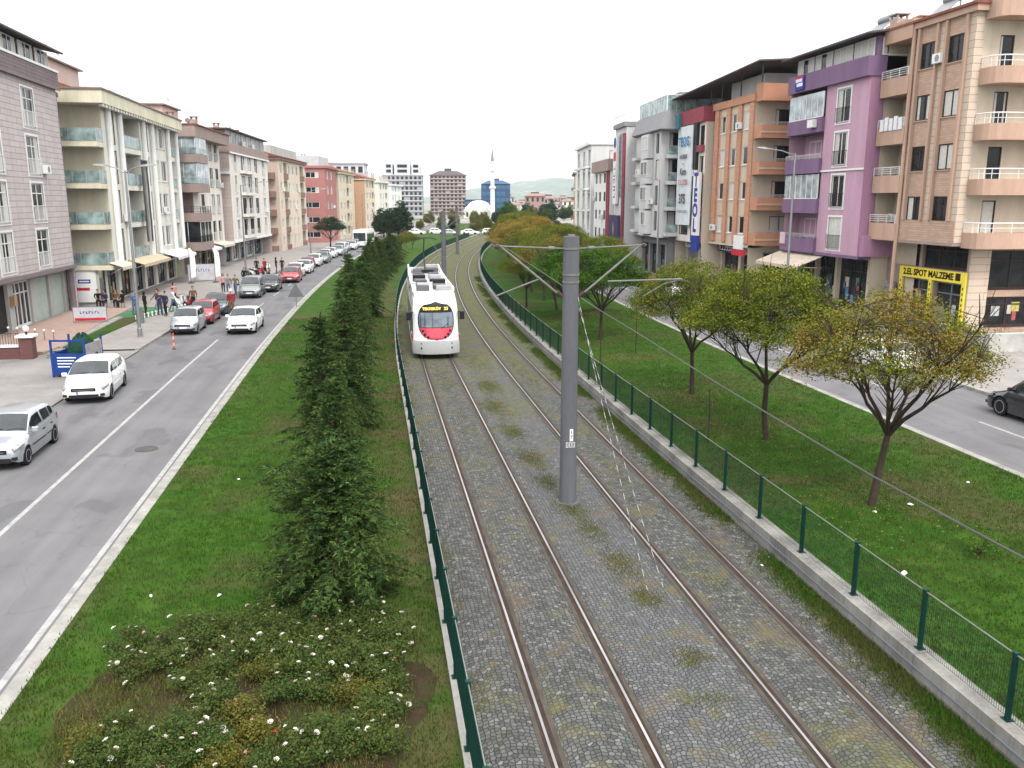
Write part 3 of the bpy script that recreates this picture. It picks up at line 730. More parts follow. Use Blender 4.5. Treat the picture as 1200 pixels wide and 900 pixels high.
protos = {
    'a': make_tree('lawn_tree', (3, 5.5, 2.75, 1.85, 430, 66, 0.037, 0.45, 0.1, 0.05, 0.9), m_leaf_autumn, 'x', GT),
    'b': make_tree('lawn_tree', (8, 5.75, 2.65, 1.9, 600, 100, 0.038, 0.0, 0.1, 0.0, 0.9), m_leaf_olive, 'x', GT),
    'c': make_tree('lawn_tree', (21, 5.4, 2.5, 1.75, 500, 90, 0.036, -0.1, 0.095, 0.15, 0.8), m_leaf_olive, 'x', GT),
    'd': make_tree('lawn_tree', (34, 5.3, 2.9, 1.7, 480, 76, 0.048, 0.1, 0.1, -0.2, 0.5), m_leaf_green, 'x', GT),
}
used = set()
def put(key, s, t, rz, label, group=GT, sc_=1.0, mat=None, f=T, name=None):
    q = f(s, t, 0.1)
    if key not in used and mat is None: used.add(key); o = protos[key]
    else:
        o = copy_tree(protos[key])
        if mat is not None: recolour(o, mat)
    place(o, q, rz, label, group, sc_)
    return o
put('a', 19.6, 12.85, 0.4, 'sparse umbrella-shaped tree turning orange, nearest the camera on the right lawn', sc_=1.02)
put('b', 26.1, 12.95, 0.0, 'full olive green tree standing behind the sparse orange one on the right lawn')
put('c', 33.2, 13.05, 1.0, 'small-leaved olive tree third from the camera on the right lawn', sc_=1.02)
put('d', 48.0, 12.9, 0.5, 'lush bright green tree just right of the near grey pole', sc_=0.98)
# the trees behind, along the lawn; two staggered rows
far = []
for i, (s, t, key, mat, what, sc_) in enumerate((
        (56, 12.3, 'd', None, 'bright green', .95), (60.5, 16.0, 'b', None, 'yellow green', .95), (62, 12.9, 'a', None, 'brownish', .98), (68.5, 12.9, 'c', None, 'olive', 1.0), (71, 16.4, 'd', None, 'green', .8), (75, 12.7, 'a', m_leaf_olive, 'rusty green', 1.0),
        (81, 13.0, 'c', m_leaf_yellow, 'light yellow', 1.0), (84, 16.6, 'b', None, 'olive green', 1.0), (88, 12.9, 'b', m_leaf_yellow, 'yellow', 1.0), (95, 12.8, 'a', m_leaf_yellow, 'orange yellow', 1.0), (97, 16.5, 'c', None, 'pale olive', 1.0), (102, 13.0, 'c', m_leaf_yellow, 'golden', 1.05),
        (109, 12.9, 'b', None, 'mixed green', 1.0), (112, 16.5, 'b', m_leaf_yellow, 'bright yellow', 1.0), (116, 12.7, 'a', m_leaf_yellow, 'dull yellow', 1.0), (124, 13.0, 'c', None, 'grey green', 1.0), (129, 16.6, 'a', m_leaf_olive, 'dull green', 1.0), (133, 12.9, 'b', None, 'mid green', 1.05), (141, 12.8, 'a', m_leaf_yellow, 'amber', 1.0), (148, 15.5, 'c', None, 'dusky green', 1.0), (156, 12.9, 'b', m_leaf_yellow, 'lemon', 1.0), (166, 13, 'c', None, 'faded green', 1.1), (178, 13, 'a', None, 'copper', 1.1), (64, 10.9, 'c', None, 'fresh olive', .8), (77, 15.9, 'b', None, 'deep olive', 1.0), (91, 16.4, 'a', m_leaf_olive, 'tawny green', 1.0), (105, 16.2, 'b', m_leaf_yellow, 'honey', 1.05), (120, 15.8, 'c', m_leaf_yellow, 'straw', 1.1), (137, 16.4, 'c', None, 'mossy', 1.1))):
    put(key, s, t, i * 1.7, '%s lawn tree, %s one beyond the bright green tree near the pole' % (what, ORD[i]), sc_=sc_, mat=mat)

# thin sapling and a stake on the lawn
def sapling(loc, h, label, leaves=True, seed=1):
    root = thing('sapling', label, 'sapling', loc); rr = random.Random(seed); r = np.random.default_rng(seed); mb = MB()
    mb.tube([(0, 0, 0), (0.02, 0, h * .5), (-0.02, 0.02, h)], [0.035, 0.027, 0.012], 5); cs = []
    for i in range(12):
        z = h * rr.uniform(.35, 1.0); a = rr.uniform(0, 6.28); ln = rr.uniform(.12, .38); e = (math.cos(a) * ln, math.sin(a) * ln, z + ln * .8); mb.tube([(0, 0, z), e], [0.008, 0.003], 3); cs.append(e)
    mb.obj('stem', m_bark, root)
    if leaves:
        V, F = leaf_cloud(r, np.array(cs), 0.07, 14, 0.04); link('foliage', np_mesh('foliage', V, F, [m_leaf_olive]), root)
    return root
sapling((10.85, 26.0, 0.1), 1.9, 'bare dark sapling behind the right fence, left of the full olive tree', False, 4)
sapling(T(43, 13.6, 0.1), 2.3, 'thin leafy sapling between the small olive tree and the bright green one', True, 5)
sapling(T(40, 10.9, 0.1), 2.0, 'thin bare sapling close to the fence, behind the near grey pole', False, 6)
def low_shrub(loc, rad, h, label, mat, seed, n=60, per=24):
    root = thing('shrub', label, 'shrub', loc); r = np.random.default_rng(seed); mb = MB(); cs = []
    for i in range(n):
        a = r.uniform(0, 6.28); q = rad * r.random() ** .6; e = (q * math.cos(a), q * math.sin(a), h * (0.25 + .75 * r.random()) * (1 - .5 * (q / rad) ** 2)); cs.append(e)
        if i % 3 == 0: mb.tube([(0, 0, 0), (e[0] * .5, e[1] * .5, e[2] * .6), e], [0.012, 0.008, 0.003], 3)
    mb.obj('stems', m_bark, root); V, F = leaf_cloud(r, np.array(cs), 0.09 * rad / .5, per, 0.03); link('foliage', np_mesh('foliage', V, F, [mat]), root)
    return root
low_shrub((13.55, 16.35, 0.1), 0.45, 0.55, 'small scraggy shrub on the right lawn below the thick cable', m_leaf_green, 9, 40, 14)

# ------------------------------------------------------------------ cedar row
m_needle = Mleaf('cedar_needles', [(0.0, (0.006, 0.018, 0.007)), (0.45, (0.022, 0.052, 0.015)), (0.85, (0.06, 0.115, 0.027)), (1.0, (0.15, 0.185, 0.045))], (0.065, 0.105, 0.022), 0.7, 0.05, 0.6, 0.9)
def prof_(k, full): return float(np.interp(k, [0, .08, .25, .45, .7, .9, 1.0], [.08, .34, .68, .9, 1.0, .92, .8] if full else [.05, .2, .42, .62, .84, 1.0, .9]))
def cedar(seed, h, rad, nb, name='cedar_tree'):
    rr = random.Random(seed); r = np.random.default_rng(seed)
    root = thing(name, 'x', 'tree', group='row of cedars on the left lawn')
    tr = MB(); tr.tube([(0, 0, -.05), (0.03, 0, h * .35), (-.03, .03, h * .7), (0.02, 0, h)], [.11, .085, .045, .008], 8); tr.obj('trunk', m_bark, root, True)
    wd = MB(); A = []; B = []; W = []
    for i in range(nb):
        z = h * (0.03 + 0.95 * (i + rr.random()) / nb); k = 1 - z / h
        az = i * 2.4 + rr.uniform(-.4, .4); ln = rad * prof_(k, seed == 1) * rr.uniform(.55, 1.1) * (1.35 if rr.random() < .12 else 1) * (0.85 + 0.3 * math.sin(az * 2 + seed) * math.sin(z * 2.3 + seed))
        up = rr.uniform(.1, .55) * (0.4 + 1.0 * (1 - k)); pts = []
        for j in range(6):
            q = j / 5; pts.append(Vector((math.cos(az) * ln * q, math.sin(az) * ln * q, z + ln * (up * q - 0.5 * q * q * (0.35 + .5 * k)) + (0.02 if j else 0))))
        wd.tube(pts, [0.02 * (1 - .8 * j / 5) * (0.4 + k) for j in range(6)], 4, caps=False)
        nsp = max(5, int(ln / 0.075))
        for s_ in range(nsp):
            q = 0.12 + 0.9 * (s_ + rr.random()) / nsp; q = min(q, 1.0); jj = min(4, int(q * 5)); p = pts[jj].lerp(pts[jj + 1], q * 5 - jj)
            d = (pts[jj + 1] - pts[jj]).normalized(); side = 1 if s_ % 2 else -1
            sl_ = rr.uniform(.14, .34) * (1.15 - 0.55 * q) * (0.65 + 0.5 * k)
            dd = rot_about(d, Vector((0, 0, 1)), side * rr.uniform(.5, 1.15)); dd.z += rr.uniform(-.45, .12); dd.normalize(); e = p + dd * sl_
            nn = 17
            for n_ in range(nn):
                c = p.lerp(e, (n_ + .5) / nn); nd = rot_about(dd, Vector((0, 0, 1)), rr.choice((-1, 1)) * rr.uniform(.3, 1.1)); nd.z += rr.uniform(-.35, .6)
                l2 = rr.uniform(.05, .1); A.append(c); B.append(c + nd * l2); W.append(0.0095)
    wd.obj('branches', M('cedar_bark', (.03, .022, .016), .95, .3, 6.0), root)
    A = np.array([list(v) for v in A]); B = np.array([list(v) for v in B]); k = len(A); d = B - A
    s3 = np.cross(d, r.normal(0, 1, (k, 3))); s3 /= np.linalg.norm(s3, axis=1)[:, None]; s3 *= (np.array(W) * r.uniform(.7, 1.6, k))[:, None]
    V = np.stack([A - s3, A + s3, B + s3 * .5, B - s3 * .5], axis=1).reshape(-1, 3)
    link('needles', np_mesh('needles', V, np.arange(4 * k).reshape(-1, 4), [m_needle]), root)
    return root
ced = [cedar(1, 3.25, 1.65, 330), cedar(2, 4.0, 1.55, 230), cedar(3, 4.3, 1.45, 220), cedar(4, 3.5, 1.5, 210)]
GC = 'row of cedars on the left lawn'
s = 16.2; i = 0
while s < 113:
    o = ced[i] if i < 4 else copy_tree(ced[(i * 3 + 1) % 4])
    tt = -0.95 + (0.28 * math.sin(i * 2.1) - 0.3 if i else 0)
    k = (1.0, 0.9, 1.08, 0.82, 1.1, 0.95, 0.86, 1.05, 1.0)[i % 9]
    lab = 'big dark cedar heading the left lawn row, right behind the rose bed' if i == 0 else '%s cedar back from the rose bed in the row on the left lawn' % ORD[i]
    place(o, T(s, tt - 0.010 * max(0, s - 45), 0.1), (0.3, 1.1, 2.6, 4.0)[i % 4] + i * .9 * (i > 3), lab, GC, (k * (0.95 if i else 1), k * (0.95 if i else 1), k * (1.04 if i else 1)))
    s += (3.25 if i else 4.0) + 0.4 * math.sin(i * 1.7); i += 1
# ------------------------------------------------------------------ roses
m_rose_leaf = Mleaf('rose_leaf', [(0.0, (0.022, 0.052, 0.012)), (0.5, (0.045, 0.088, 0.02)), (0.85, (0.085, 0.115, 0.028)), (1.0, (0.14, 0.1, 0.03))], (0.075, 0.1, 0.022), 0.5, 0.2, 0.5, 1.2)
m_rose_yel = Mleaf('rose_leaf_yellow', [(0.0, (0.06, 0.08, 0.016)), (0.5, (0.115, 0.12, 0.022)), (1.0, (0.19, 0.13, 0.03))], (0.06, 0.09, 0.02), 0.5, 0.2, 0.5, 1.2)
m_petal = M('white_petals', (0.75, 0.7, 0.62), 0.6, 0.1); m_petal_p = M('pink_petals', (0.62, 0.3, 0.3), 0.6, 0.1); m_petal_r = M('red_petals', (0.5, 0.03, 0.03), 0.6, 0.1)
def bloom_mesh(m):
    mb = MB()
    for j in range(9):
        a = j * 2.4; r0, r1 = 0.006 + .0014 * j, 0.016 + .0035 * j; z1 = 0.032 - .0022 * j; c, s_ = math.cos(a), math.sin(a); w_ = r1 * .75
        mb.face([(c * r0, s_ * r0, 0), (c * r1 * .8 - s_ * w_, s_ * r1 * .8 + c * w_, z1 * .7), (c * r1, s_ * r1, z1), (c * r1 * .8 + s_ * w_, s_ * r1 * .8 - c * w_, z1 * .7)])
    mb.ball((0, 0, .008), .012, 0, 6, 4)
    return mb.mesh('rose_bloom', [m])
BL = [bloom_mesh(m_petal), bloom_mesh(m_petal_p), bloom_mesh(m_petal_r)]
def rose_proto(seed, mat, rad=0.42, h=0.5):
    rr = random.Random(seed); r = np.random.default_rng(seed); root = thing('rose_bush', 'x', 'rose bush', group='rose bushes in the bed'); mb = MB(); cs = []
    for i in range(34):
        a = rr.uniform(0, 6.28); q = rad * rr.random() ** .55; e = Vector((q * math.cos(a), q * math.sin(a), h * rr.uniform(.35, 1.0) * (1 - .35 * (q / rad) ** 2)))
        mb.tube([(0.03 * math.cos(a), 0.03 * math.sin(a), 0), (e.x * .45, e.y * .45, e.z * .65), e], [0.008, 0.006, 0.003], 4); cs += [list(e), [e.x * .75, e.y * .75, e.z * .8]]
    mb.obj('stems', M('rose_stem', (0.06, 0.06, 0.025), 0.8), root)
    V, F = leaf_cloud(r, np.array(cs), 0.06, 26, 0.024, 0.8); link('foliage', np_mesh('foliage', V, F, [mat]), root)
    root['tips'] = [x for c in cs[::2] for x in c]
    return root
RP = [rose_proto(51, m_rose_leaf), rose_proto(52, m_rose_leaf, 0.46, 0.55), rose_proto(53, m_rose_yel, 0.36, 0.42), rose_proto(54, m_rose_leaf, 0.38, 0.45)]
def g_pix(px): pass
spots = [(-3.55, 15.0, 0, 4), (-3.2, 15.35, 3, 3), (-2.75, 15.0, 1, 2), (-2.3, 15.5, 0, 3), (-1.95, 14.9, 1, 2), (-1.5, 15.35, 3, 2), (-1.25, 15.75, 2, 1), (-0.85, 15.7, 0, 3), (-0.4, 15.45, 1, 4), (-0.1, 15.0, 3, 3), (-0.55, 14.85, 0, 3),
         (-3.7, 14.1, 0, 5), (-3.25, 14.5, 1, 4), (-2.45, 14.3, 0, 2), (-1.95, 14.15, 3, 3), (-1.35, 14.45, 1, 4), (-0.9, 14.15, 0, 3), (-0.35, 14.2, 1, 3), (-2.0, 13.45, 2, 2), (-1.5, 13.5, 1, 6), (-1.0, 13.3, 0, 7), (-0.5, 13.45, 1, 4), (0.0, 13.6, 0, 3), (-0.1, 13.15, 3, 2),
         (-2.6, 12.7, 3, 2), (-2.2, 12.3, 2, 2), (-1.9, 11.7, 2, 2), (-0.6, 12.6, 2, 1), (-4.35, 11.9, 2, 0), (-3.5, 11.6, 3, 1), (-2.9, 11.9, 0, 2), (-1.2, 11.6, 3, 1), (-2.3, 11.1, 2, 1), (-3.1, 13.3, 0, 2), (-2.75, 13.75, 3, 2), (-1.1, 12.7, 3, 1), (-0.2, 12.4, 2, 1), (-1.7, 12.75, 0, 1), (-0.7, 11.6, 0, 1), (-1.6, 11.0, 0, 1), (-0.25, 11.7, 2, 0), (0.15, 14.3, 0, 2), (-4.1, 11.5, 3, 1), (-3.2, 11.0, 1, 2), (-2.6, 11.4, 0, 2), (-4.0, 12.3, 3, 1), (-0.9, 11.1, 1, 1), (-0.1, 11.2, 3, 1), (-0.1, 12.0, 0, 1), (-4.2, 13.9, 0, 3), (0.1, 12.8, 3, 1), (-4.5, 14.9, 0, 2)]
rr = random.Random(77); seen = set(); rlab = ['leafy rose bush with white blooms', 'dense rose bush with pale blooms', 'yellowing low rose bush', 'small dark rose bush']
for i, (x, y, kx, nb) in enumerate(spots):
    if kx in seen: o = copy_tree(RP[kx])
    else: o = RP[kx]; seen.add(kx)
    side = 'left' if x < -3 else 'middle' if x < -1.2 else 'right'
    row = 'far edge' if y > 14.8 else 'middle' if y > 13 else 'near edge'
    k = rr.uniform(.85, 1.15); place(o, (x, y, 0.14), rr.uniform(0, 6.28), '%s, %s from left along the %s of the bed' % (rlab[kx], ORD[sorted([q[0] for q in spots if ('far edge' if q[1] > 14.8 else 'middle' if q[1] > 13 else 'near edge') == row]).index(x)], row), 'rose bushes in the bed', k)
    tips = list(o['tips'])
    for b_ in range(nb):
        j = rr.randrange(len(tips) // 3); kind = 0 if rr.random() < .86 else 1
        if i in (26,) and b_ == 0: kind = 2
        if i == 22 and b_ == 0: kind = 2
        f_ = link('rose_bloom', BL[kind], o); f_.location = (tips[3 * j] * 1.05, tips[3 * j + 1] * 1.05, tips[3 * j + 2] + .02); s_ = rr.uniform(.7, 1.15); f_.scale = (s_, s_, s_)
        f_.rotation_euler = (rr.uniform(-.5, .5), rr.uniform(-.5, .5), rr.uniform(0, 6))
for p in RP: pass
for o in list(C.objects):
    if 'tips' in o.keys(): del o['tips']
# ------------------------------------------------------------------ scraps on the lawns
m_bag = M('white_plastic', (0.8, 0.8, 0.8), 0.4, 0.05)
def scrap(loc, size, label, seed, name='paper_scrap', cat='litter'):
    rr = random.Random(seed); mb = MB(); n = 7; rings = []
    for q, z in ((1.0, 0.0), (.75, .5), (.3, .8), (.02, .75)):
        rings.append([(math.cos(2 * PI * j / n) * q * size * (1 + .35 * math.sin(j * 2.3 + seed)), math.sin(2 * PI * j / n) * q * size * .7 * (1 + .3 * math.cos(j * 1.7 + seed)), z * size * .6 * (1 + .4 * math.sin(j * 3.1))) for j in range(n)])
    mb.loft(rings, 0, True); mb.v = [(x * .8 + .012 * math.sin(i * 7.1), y * .8, z) for i, (x, y, z) in enumerate(mb.v)]; o = mb.obj(name, m_bag, None, False); o.location = loc; o.rotation_euler = (0, 0, rr.uniform(0, 6))
    return tag(o, label, cat, 'scraps lying on the grass')
for i, (x, y, sz, lab) in enumerate(((11.1, 15.55, .13, 'crumpled white plastic bag on the grass just behind the right fence'), (13.85, 19.45, .09, 'white scrap on the grass to the right of the sparse orange tree'), (16.6, 20.85, .07, 'small white scrap on the grass near the right road kerb'), (12.62, 19.1, .07, 'white scrap at the foot of the sparse orange tree'),
        (-3.3, 16.85, .07, 'white scrap on the left lawn beside the nearest cedar'), (-4.66, 17.05, .07, 'white scrap on the left lawn nearest the left road'), (8.4, 16.7, .05, 'tiny white scrap in the weeds at the foot of the concrete wall'), (8.75, 17.1, .04, 'tinier white scrap in the weeds close to the concrete wall'), (-4.0, 24.5, .06, 'white scrap on the left lawn half way to the road sign'), (0.2, 20.5, .05, 'pale scrap on the grass between the cedars and the left fence'))):
    scrap((x, y, 0.15 if y > 0 and not 8 < x < 9 else 0.03), sz, lab, i + 1, 'plastic_bag' if i == 0 else 'paper_scrap', 'plastic bag' if i == 0 else 'litter')
# ------------------------------------------------------------------ buildings
m_frame = M('white_window_frame', (0.72, 0.72, 0.7), 0.5, 0.06)
m_frame_d = M('brown_window_frame', (0.05, 0.032, 0.028), 0.5, 0.15)
m_curt = M('pale_curtain', (0.55, 0.54, 0.5), 0.7, 0.15, 6.0, spec=0.6)
m_int = M('dark_interior', (0.035, 0.032, 0.03), 0.9, 0.3, 0.8)
m_rail_w = M('white_railing', (0.7, 0.7, 0.7), 0.4, 0.06)
m_rail_s = M('steel_railing', (0.5, 0.5, 0.5), 0.35, 0.1, metal=0.5)
m_rail_k = M('black_railing', (0.03, 0.03, 0.03), 0.5, 0.1)
m_gl_rail = Mglass('balcony_glass', (0.22, 0.3, 0.29), 0.12, 0.4)
m_sky_glass = Mglass('pale_glazing', (0.3, 0.35, 0.37), 0.08, 0.8)
m_tile = M('roof_tile', (0.22, 0.085, 0.06), 0.85, 0.35, 3.0)
m_roof = M('roof_sheet', (0.1, 0.085, 0.085), 0.8, 0.3, 2.0)
WCACHE = {}
def win_mesh(w, h, style, var):
    """frame and pane meshes of a window whose sill centre is the origin, outside towards -y"""
    key = (round(w, 2), round(h, 2), style, var)
    if key in WCACHE: return WCACHE[key]
    fm = {'w': m_frame, 'd': m_frame_d, 'p': m_frame}[style[0]]; f = 0.07
    a = MB(); n = int(style[1]); hw = w / 2
    a.box(-hw, -hw + f, 0, .06, 0, h); a.box(hw - f, hw, 0, .06, 0, h); a.box(-hw + f, hw - f, 0, .06, 0, f); a.box(-hw + f, hw - f, 0, .06, h - f, h)
    for i in range(1, n):
        x = -hw + w * i / n; a.box(x - .035, x + .035, .004, .056, f, h - f)
    if 't' in style: a.box(-hw + f, hw - f, .006, .05, h * .72, h * .72 + .06)
    b = MB(); r = random.Random(var * 7 + int(w * 10)); x0, x1, z0, z1 = -hw + f * .5, hw - f * .5, f * .5, h - f * .5
    cuts = [x0, x0 + (x1 - x0) * r.uniform(.12, .36), x1 - (x1 - x0) * r.uniform(.1, .36), x1]
    kinds = [(1, 0, 1), (1, 0, 0), (0, 0, 1), (1, 0, 1), (0, 0, 0), (1, 1, 1)][var % 6]
    for i in range(3):
        k = 6; xa, xb = cuts[i], cuts[i + 1]
        if kinds[i]:
            for j in range(k):      # folds of a curtain hanging behind the pane
                ya = .03 + (.018 if j % 2 else 0); yb = .03 + (0 if j % 2 else .018); p, q = xa + (xb - xa) * j / k, xa + (xb - xa) * (j + 1) / k
                b.face([(p, ya, z0), (q, yb, z0), (q, yb, z1), (p, ya, z1)], 1)
        else: b.face([(xa, .04, z0), (xb, .04, z0), (xb, .04, z1), (xa, .04, z1)], 0)
    res = (a.mesh('window', [fm]), b.mesh('pane', [m_glass, m_curt])); WCACHE[key] = res
    return res

def scribble(parent, B, a0, a1, z0, z1, d, mat, vertical=False, n=6, seed=3):
    """lettering too small to read in the photograph: a row of letter-sized strokes"""
    r = random.Random(seed + n); m = MB()
    for i in range(n):
        if vertical: zc = z0 + (z1 - z0) * (i + .5) / n; h = (z1 - z0) / n * .7; u0, u1, v0, v1 = a0, a1, zc - h / 2, zc + h / 2
        else: uc = a0 + (a1 - a0) * (i + .5) / n; w_ = (a1 - a0) / n * .7; u0, u1, v0, v1 = uc - w_ / 2, uc + w_ / 2, z0, z1
        t = min(u1 - u0, v1 - v0) * .26; k = r.randrange(4)
        B.box(m, u0, u0 + t, d - .006, d, v0, v1)
        if k != 1: B.box(m, u0 + t, u1, d - .006, d, v1 - t, v1)
        if k in (0, 3): B.box(m, u1 - t, u1, d - .006, d, v0, v1 - t)
        if k in (1, 2): B.box(m, u0 + t, u1, d - .006, d, v0, v0 + t)
    return m.obj('lettering', mat, parent)

class Bld:
    """a building in its own frame: a along the street away from the camera, d into the block, z up"""
    def __init__(s, name, label, x, y, head, side, cat='apartment block', group=None, z=0.1):
        s.side = side; s.sx = 1 if side == 'L' else -1; s.n = 0
        rz = (PI / 2 - head) if side == 'L' else (-PI / 2 - head)
        s.o = thing(name, label, cat, (x, y, z), rz, group); s.r = random.Random(label)
        s.wall_mb = {}; s.wins = []
    def mb(s, mat):
        if mat not in s.wall_mb: s.wall_mb[mat] = MB()
        return s.wall_mb[mat]
    def P(s, a, d, z): return (s.sx * a, d, z)
    def box(s, mb, a0, a1, d0, d1, z0, z1, mi=0): mb.box(s.sx * a0, s.sx * a1, d0, d1, z0, z1, mi)
    def part(s, name, mat, boxes, smooth=False):
        m = MB()
        for q in boxes: s.box(m, *q)
        return m.obj(name, mat, s.o, smooth)
    def pt(s, plane, u, dep, z, pos):
        if plane == 's': return s.P(u, pos + dep, z)
        if plane == 'e': return s.P(pos + dep, u, z)
        return s.P(pos - dep, u, z)
    def facade(s, mb, plane, u0, u1, z0, z1, pos, ops=(), mi=0):
        ops = [o if o[4] > .25 else (*o[:4], .07, *o[5:]) for o in ops]
        us = sorted({u0, u1, *[o[0] for o in ops], *[o[1] for o in ops]}); zs = sorted({z0, z1, *[o[2] for o in ops], *[o[3] for o in ops]})
        us = [u for u in us if u0 - 1e-6 <= u <= u1 + 1e-6]; zs = [z for z in zs if z0 - 1e-6 <= z <= z1 + 1e-6]
        for i in range(len(us) - 1):
            for j in range(len(zs) - 1):
                cu, cz = (us[i] + us[i + 1]) / 2, (zs[j] + zs[j + 1]) / 2
                if any(o[0] < cu < o[1] and o[2] < cz < o[3] for o in ops): continue
                mb.face([s.pt(plane, us[i], 0, zs[j], pos), s.pt(plane, us[i + 1], 0, zs[j], pos), s.pt(plane, us[i + 1], 0, zs[j + 1], pos), s.pt(plane, us[i], 0, zs[j + 1], pos)], mi)
        for o in ops:
            a, b, c, d, dep = o[:5]
            q = lambda u, z, k: s.pt(plane, u, k, z, pos)
            mb.face([q(a, c, 0), q(b, c, 0), q(b, c, dep), q(a, c, dep)], mi); mb.face([q(a, d, 0), q(b, d, 0), q(b, d, dep), q(a, d, dep)], mi)
            mb.face([q(a, c, 0), q(a, d, 0), q(a, d, dep), q(a, c, dep)], mi); mb.face([q(b, c, 0), q(b, d, 0), q(b, d, dep), q(b, c, dep)], mi)
            if len(o) > 5 and o[5]: mb.face([q(a, c, dep), q(b, c, dep), q(b, d, dep), q(a, d, dep)], mi)
    def window(s, plane, u0, u1, z0, z1, pos, dep=0.1, style='w2', rail=None, sill=None, surround=None, parent=None):
        if .05 < dep <= .16: dep = .045
        w, h = u1 - u0, z1 - z0; fm, pm = win_mesh(w, h, style, s.r.randrange(6))
        if plane == 's' and h > 1.2 and dep < .2: s.wins.append((u0, u1, z0, z1, pos))
        o = link('window', fm, s.o); c = s.pt(plane, (u0 + u1) / 2, dep, z0, pos); o.location = c
        o.rotation_euler = (0, 0, {'s': 0, 'e': -PI / 2 * s.sx, 'f': PI / 2 * s.sx}[plane])
        link('pane', pm, o)
        if rail:
            m = MB(); hw = w / 2 + .04; y0 = -dep - .12; m.box(-hw, hw, y0, y0 + .03, .95, .99); m.box(-hw, hw, y0, y0 + .03, .06, .09); n = max(4, int(w / .13))
            for i in range(n + 1):
                x = -hw + 2 * hw * i / n; m.box(x - .009, x + .009, y0 + .005, y0 + .025, .09, .95)
            for x in (-hw, hw - .03): m.box(x, x + .03, y0 + .03, -dep - .002, .93, .99)
            m.obj('window_railing', rail, o)
        if surround:
            m = MB(); hw = w / 2; t = .13; y0, y1 = -dep - .035, -dep + .03
            for q in ((-hw - t, -hw, -t * .6, h + t), (hw, hw + t, -t * .6, h + t), (-hw, hw, h, h + t), (-hw - t - .06, hw + t + .06, -t * .6 - .08, -t * .6)): m.box(q[0], q[1], y0, y1, q[2], q[3])
            m.obj('surround', surround, o)
        elif sill:
            m = MB(); m.box(-w / 2 - .08, w / 2 + .08, -dep - .07, -dep + .05, -.07, -.005); m.obj('sill', sill, o)
        return o
    def rail(s, a0, a1, d0, d1, z, mat, h=1.0, kind='bars', name='railing'):
        m = MB(); n = 0
        s.box(m, a0, a1, d0, d1, z + h - .045, z + h)
        if kind == 'bars':
            for k in range(1, 4): s.box(m, a0 + .002, a1 - .002, d0 + .008, d1 - .008, z + h * k / 4 - .015, z + h * k / 4 + .015)
        ln = max(a1 - a0, d1 - d0); n = max(2, int(ln / 0.9))
        for i in range(n + 1):
            if a1 - a0 > d1 - d0: a = a0 + (a1 - a0 - .04) * i / n; s.box(m, a, a + .04, d0 + .004, d1 - .004, z, z + h - .047)
            else: d = d0 + (d1 - d0 - .04) * i / n; s.box(m, a0 + .004, a1 - .004, d, d + .04, z, z + h - .047)
        o = m.obj(name, mat, s.o)
        if kind == 'glass':
            g = MB(); s.box(g, a0 + .012, a1 - .012, d0 + .012, d1 - .012, z + .06, z + h - .05); g.obj('glass_panel', m_gl_rail, o)
        return o
    def done(s):
        for i, (mat, m) in enumerate(s.wall_mb.items()):
            o = m.obj('wall', mat, s.o)
        r = random.Random(len(s.wins) * 13 + 5)
        for u0, u1, z0, z1, pos in r.sample(s.wins, min(len(s.wins), max(0, len(s.wins) // 6))):      # split units hung beside a few of the windows
            m = MB(); a = u1 + .18; s.box(m, a, a + .75, pos - .36, pos - .06, z0 + .1, z0 + .65); o = m.obj('air_conditioner', m_white, s.o)
            m = MB(); c = s.P(a + .3, pos - .365, z0 + .375); m.cyl(c, (0, 1, 0), .2, .02, 14); m.obj('fan_grille', m_galv, o)
            m = MB(); m.tube([s.P(a + .7, pos - .03, z0 + .4), s.P(a + .72, pos - .03, z0 - .9)], .018, 5); m.obj('pipe', m_white, o)
    def chimney(s, a, d, z, h=1.2, w=.7, mat=None):
        m = MB(); s.box(m, a, a + w, d, d + w, z, z + h); s.box(m, a - .1, a + w + .1, d - .1, d + w + .1, z + h + .25, z + h + .33)
        for x, y in ((0, 0), (w - .12, 0), (0, w - .12), (w - .12, w - .12)): s.box(m, a + x, a + x + .12, d + y, d + y + .12, z + h, z + h + .25)
        return m.obj('chimney', mat or M('chimney_render', (0.4, 0.3, 0.26), 0.9, 0.3), s.o)
    def dish(s, a, d, z, r=.4):
        m = MB(); m.tube([s.P(a, d, z), s.P(a, d, z + .7)], .025, 6)
        c = Vector(s.P(a, d, z + .8)); m.cyl(c, (0.3, -.8, .5), r, .1, 14, 0, [(.03, .0), (r * .6, .05), (r, .14), (r * .96, .15), (r * .55, .07)])
        return m.obj('satellite_dish', m_white, s.o)
    def heater(s, a, d, z):
        m = MB(); m.cyl(s.P(a, d, z + 1.3), (1, 0, 0), .28, 1.4, 12); s.box(m, a - .7, a - .64, d - .03, d + .03, z, z + 1.2); s.box(m, a + .64, a + .7, d - .03, d + .03, z, z + 1.2)
        m.loft([[s.P(a - .9, d - 1.2, z + .2), s.P(a + .9, d - 1.2, z + .2), s.P(a + .9, d - 1.16, z + .16), s.P(a - .9, d - 1.16, z + .16)], [s.P(a - .9, d - .2, z + 1.1), s.P(a + .9, d - .2, z + 1.1), s.P(a + .9, d - .16, z + 1.06), s.P(a - .9, d - .16, z + 1.06)]], 0, True)
        return m.obj('solar_water_heater', m_galv, s.o, True)
    def slab(s, a0, a1, d0, d1, z0, z1, mat, name='floor_slab'): return s.part(name, mat, [(a0, a1, d0, d1, z0, z1)])
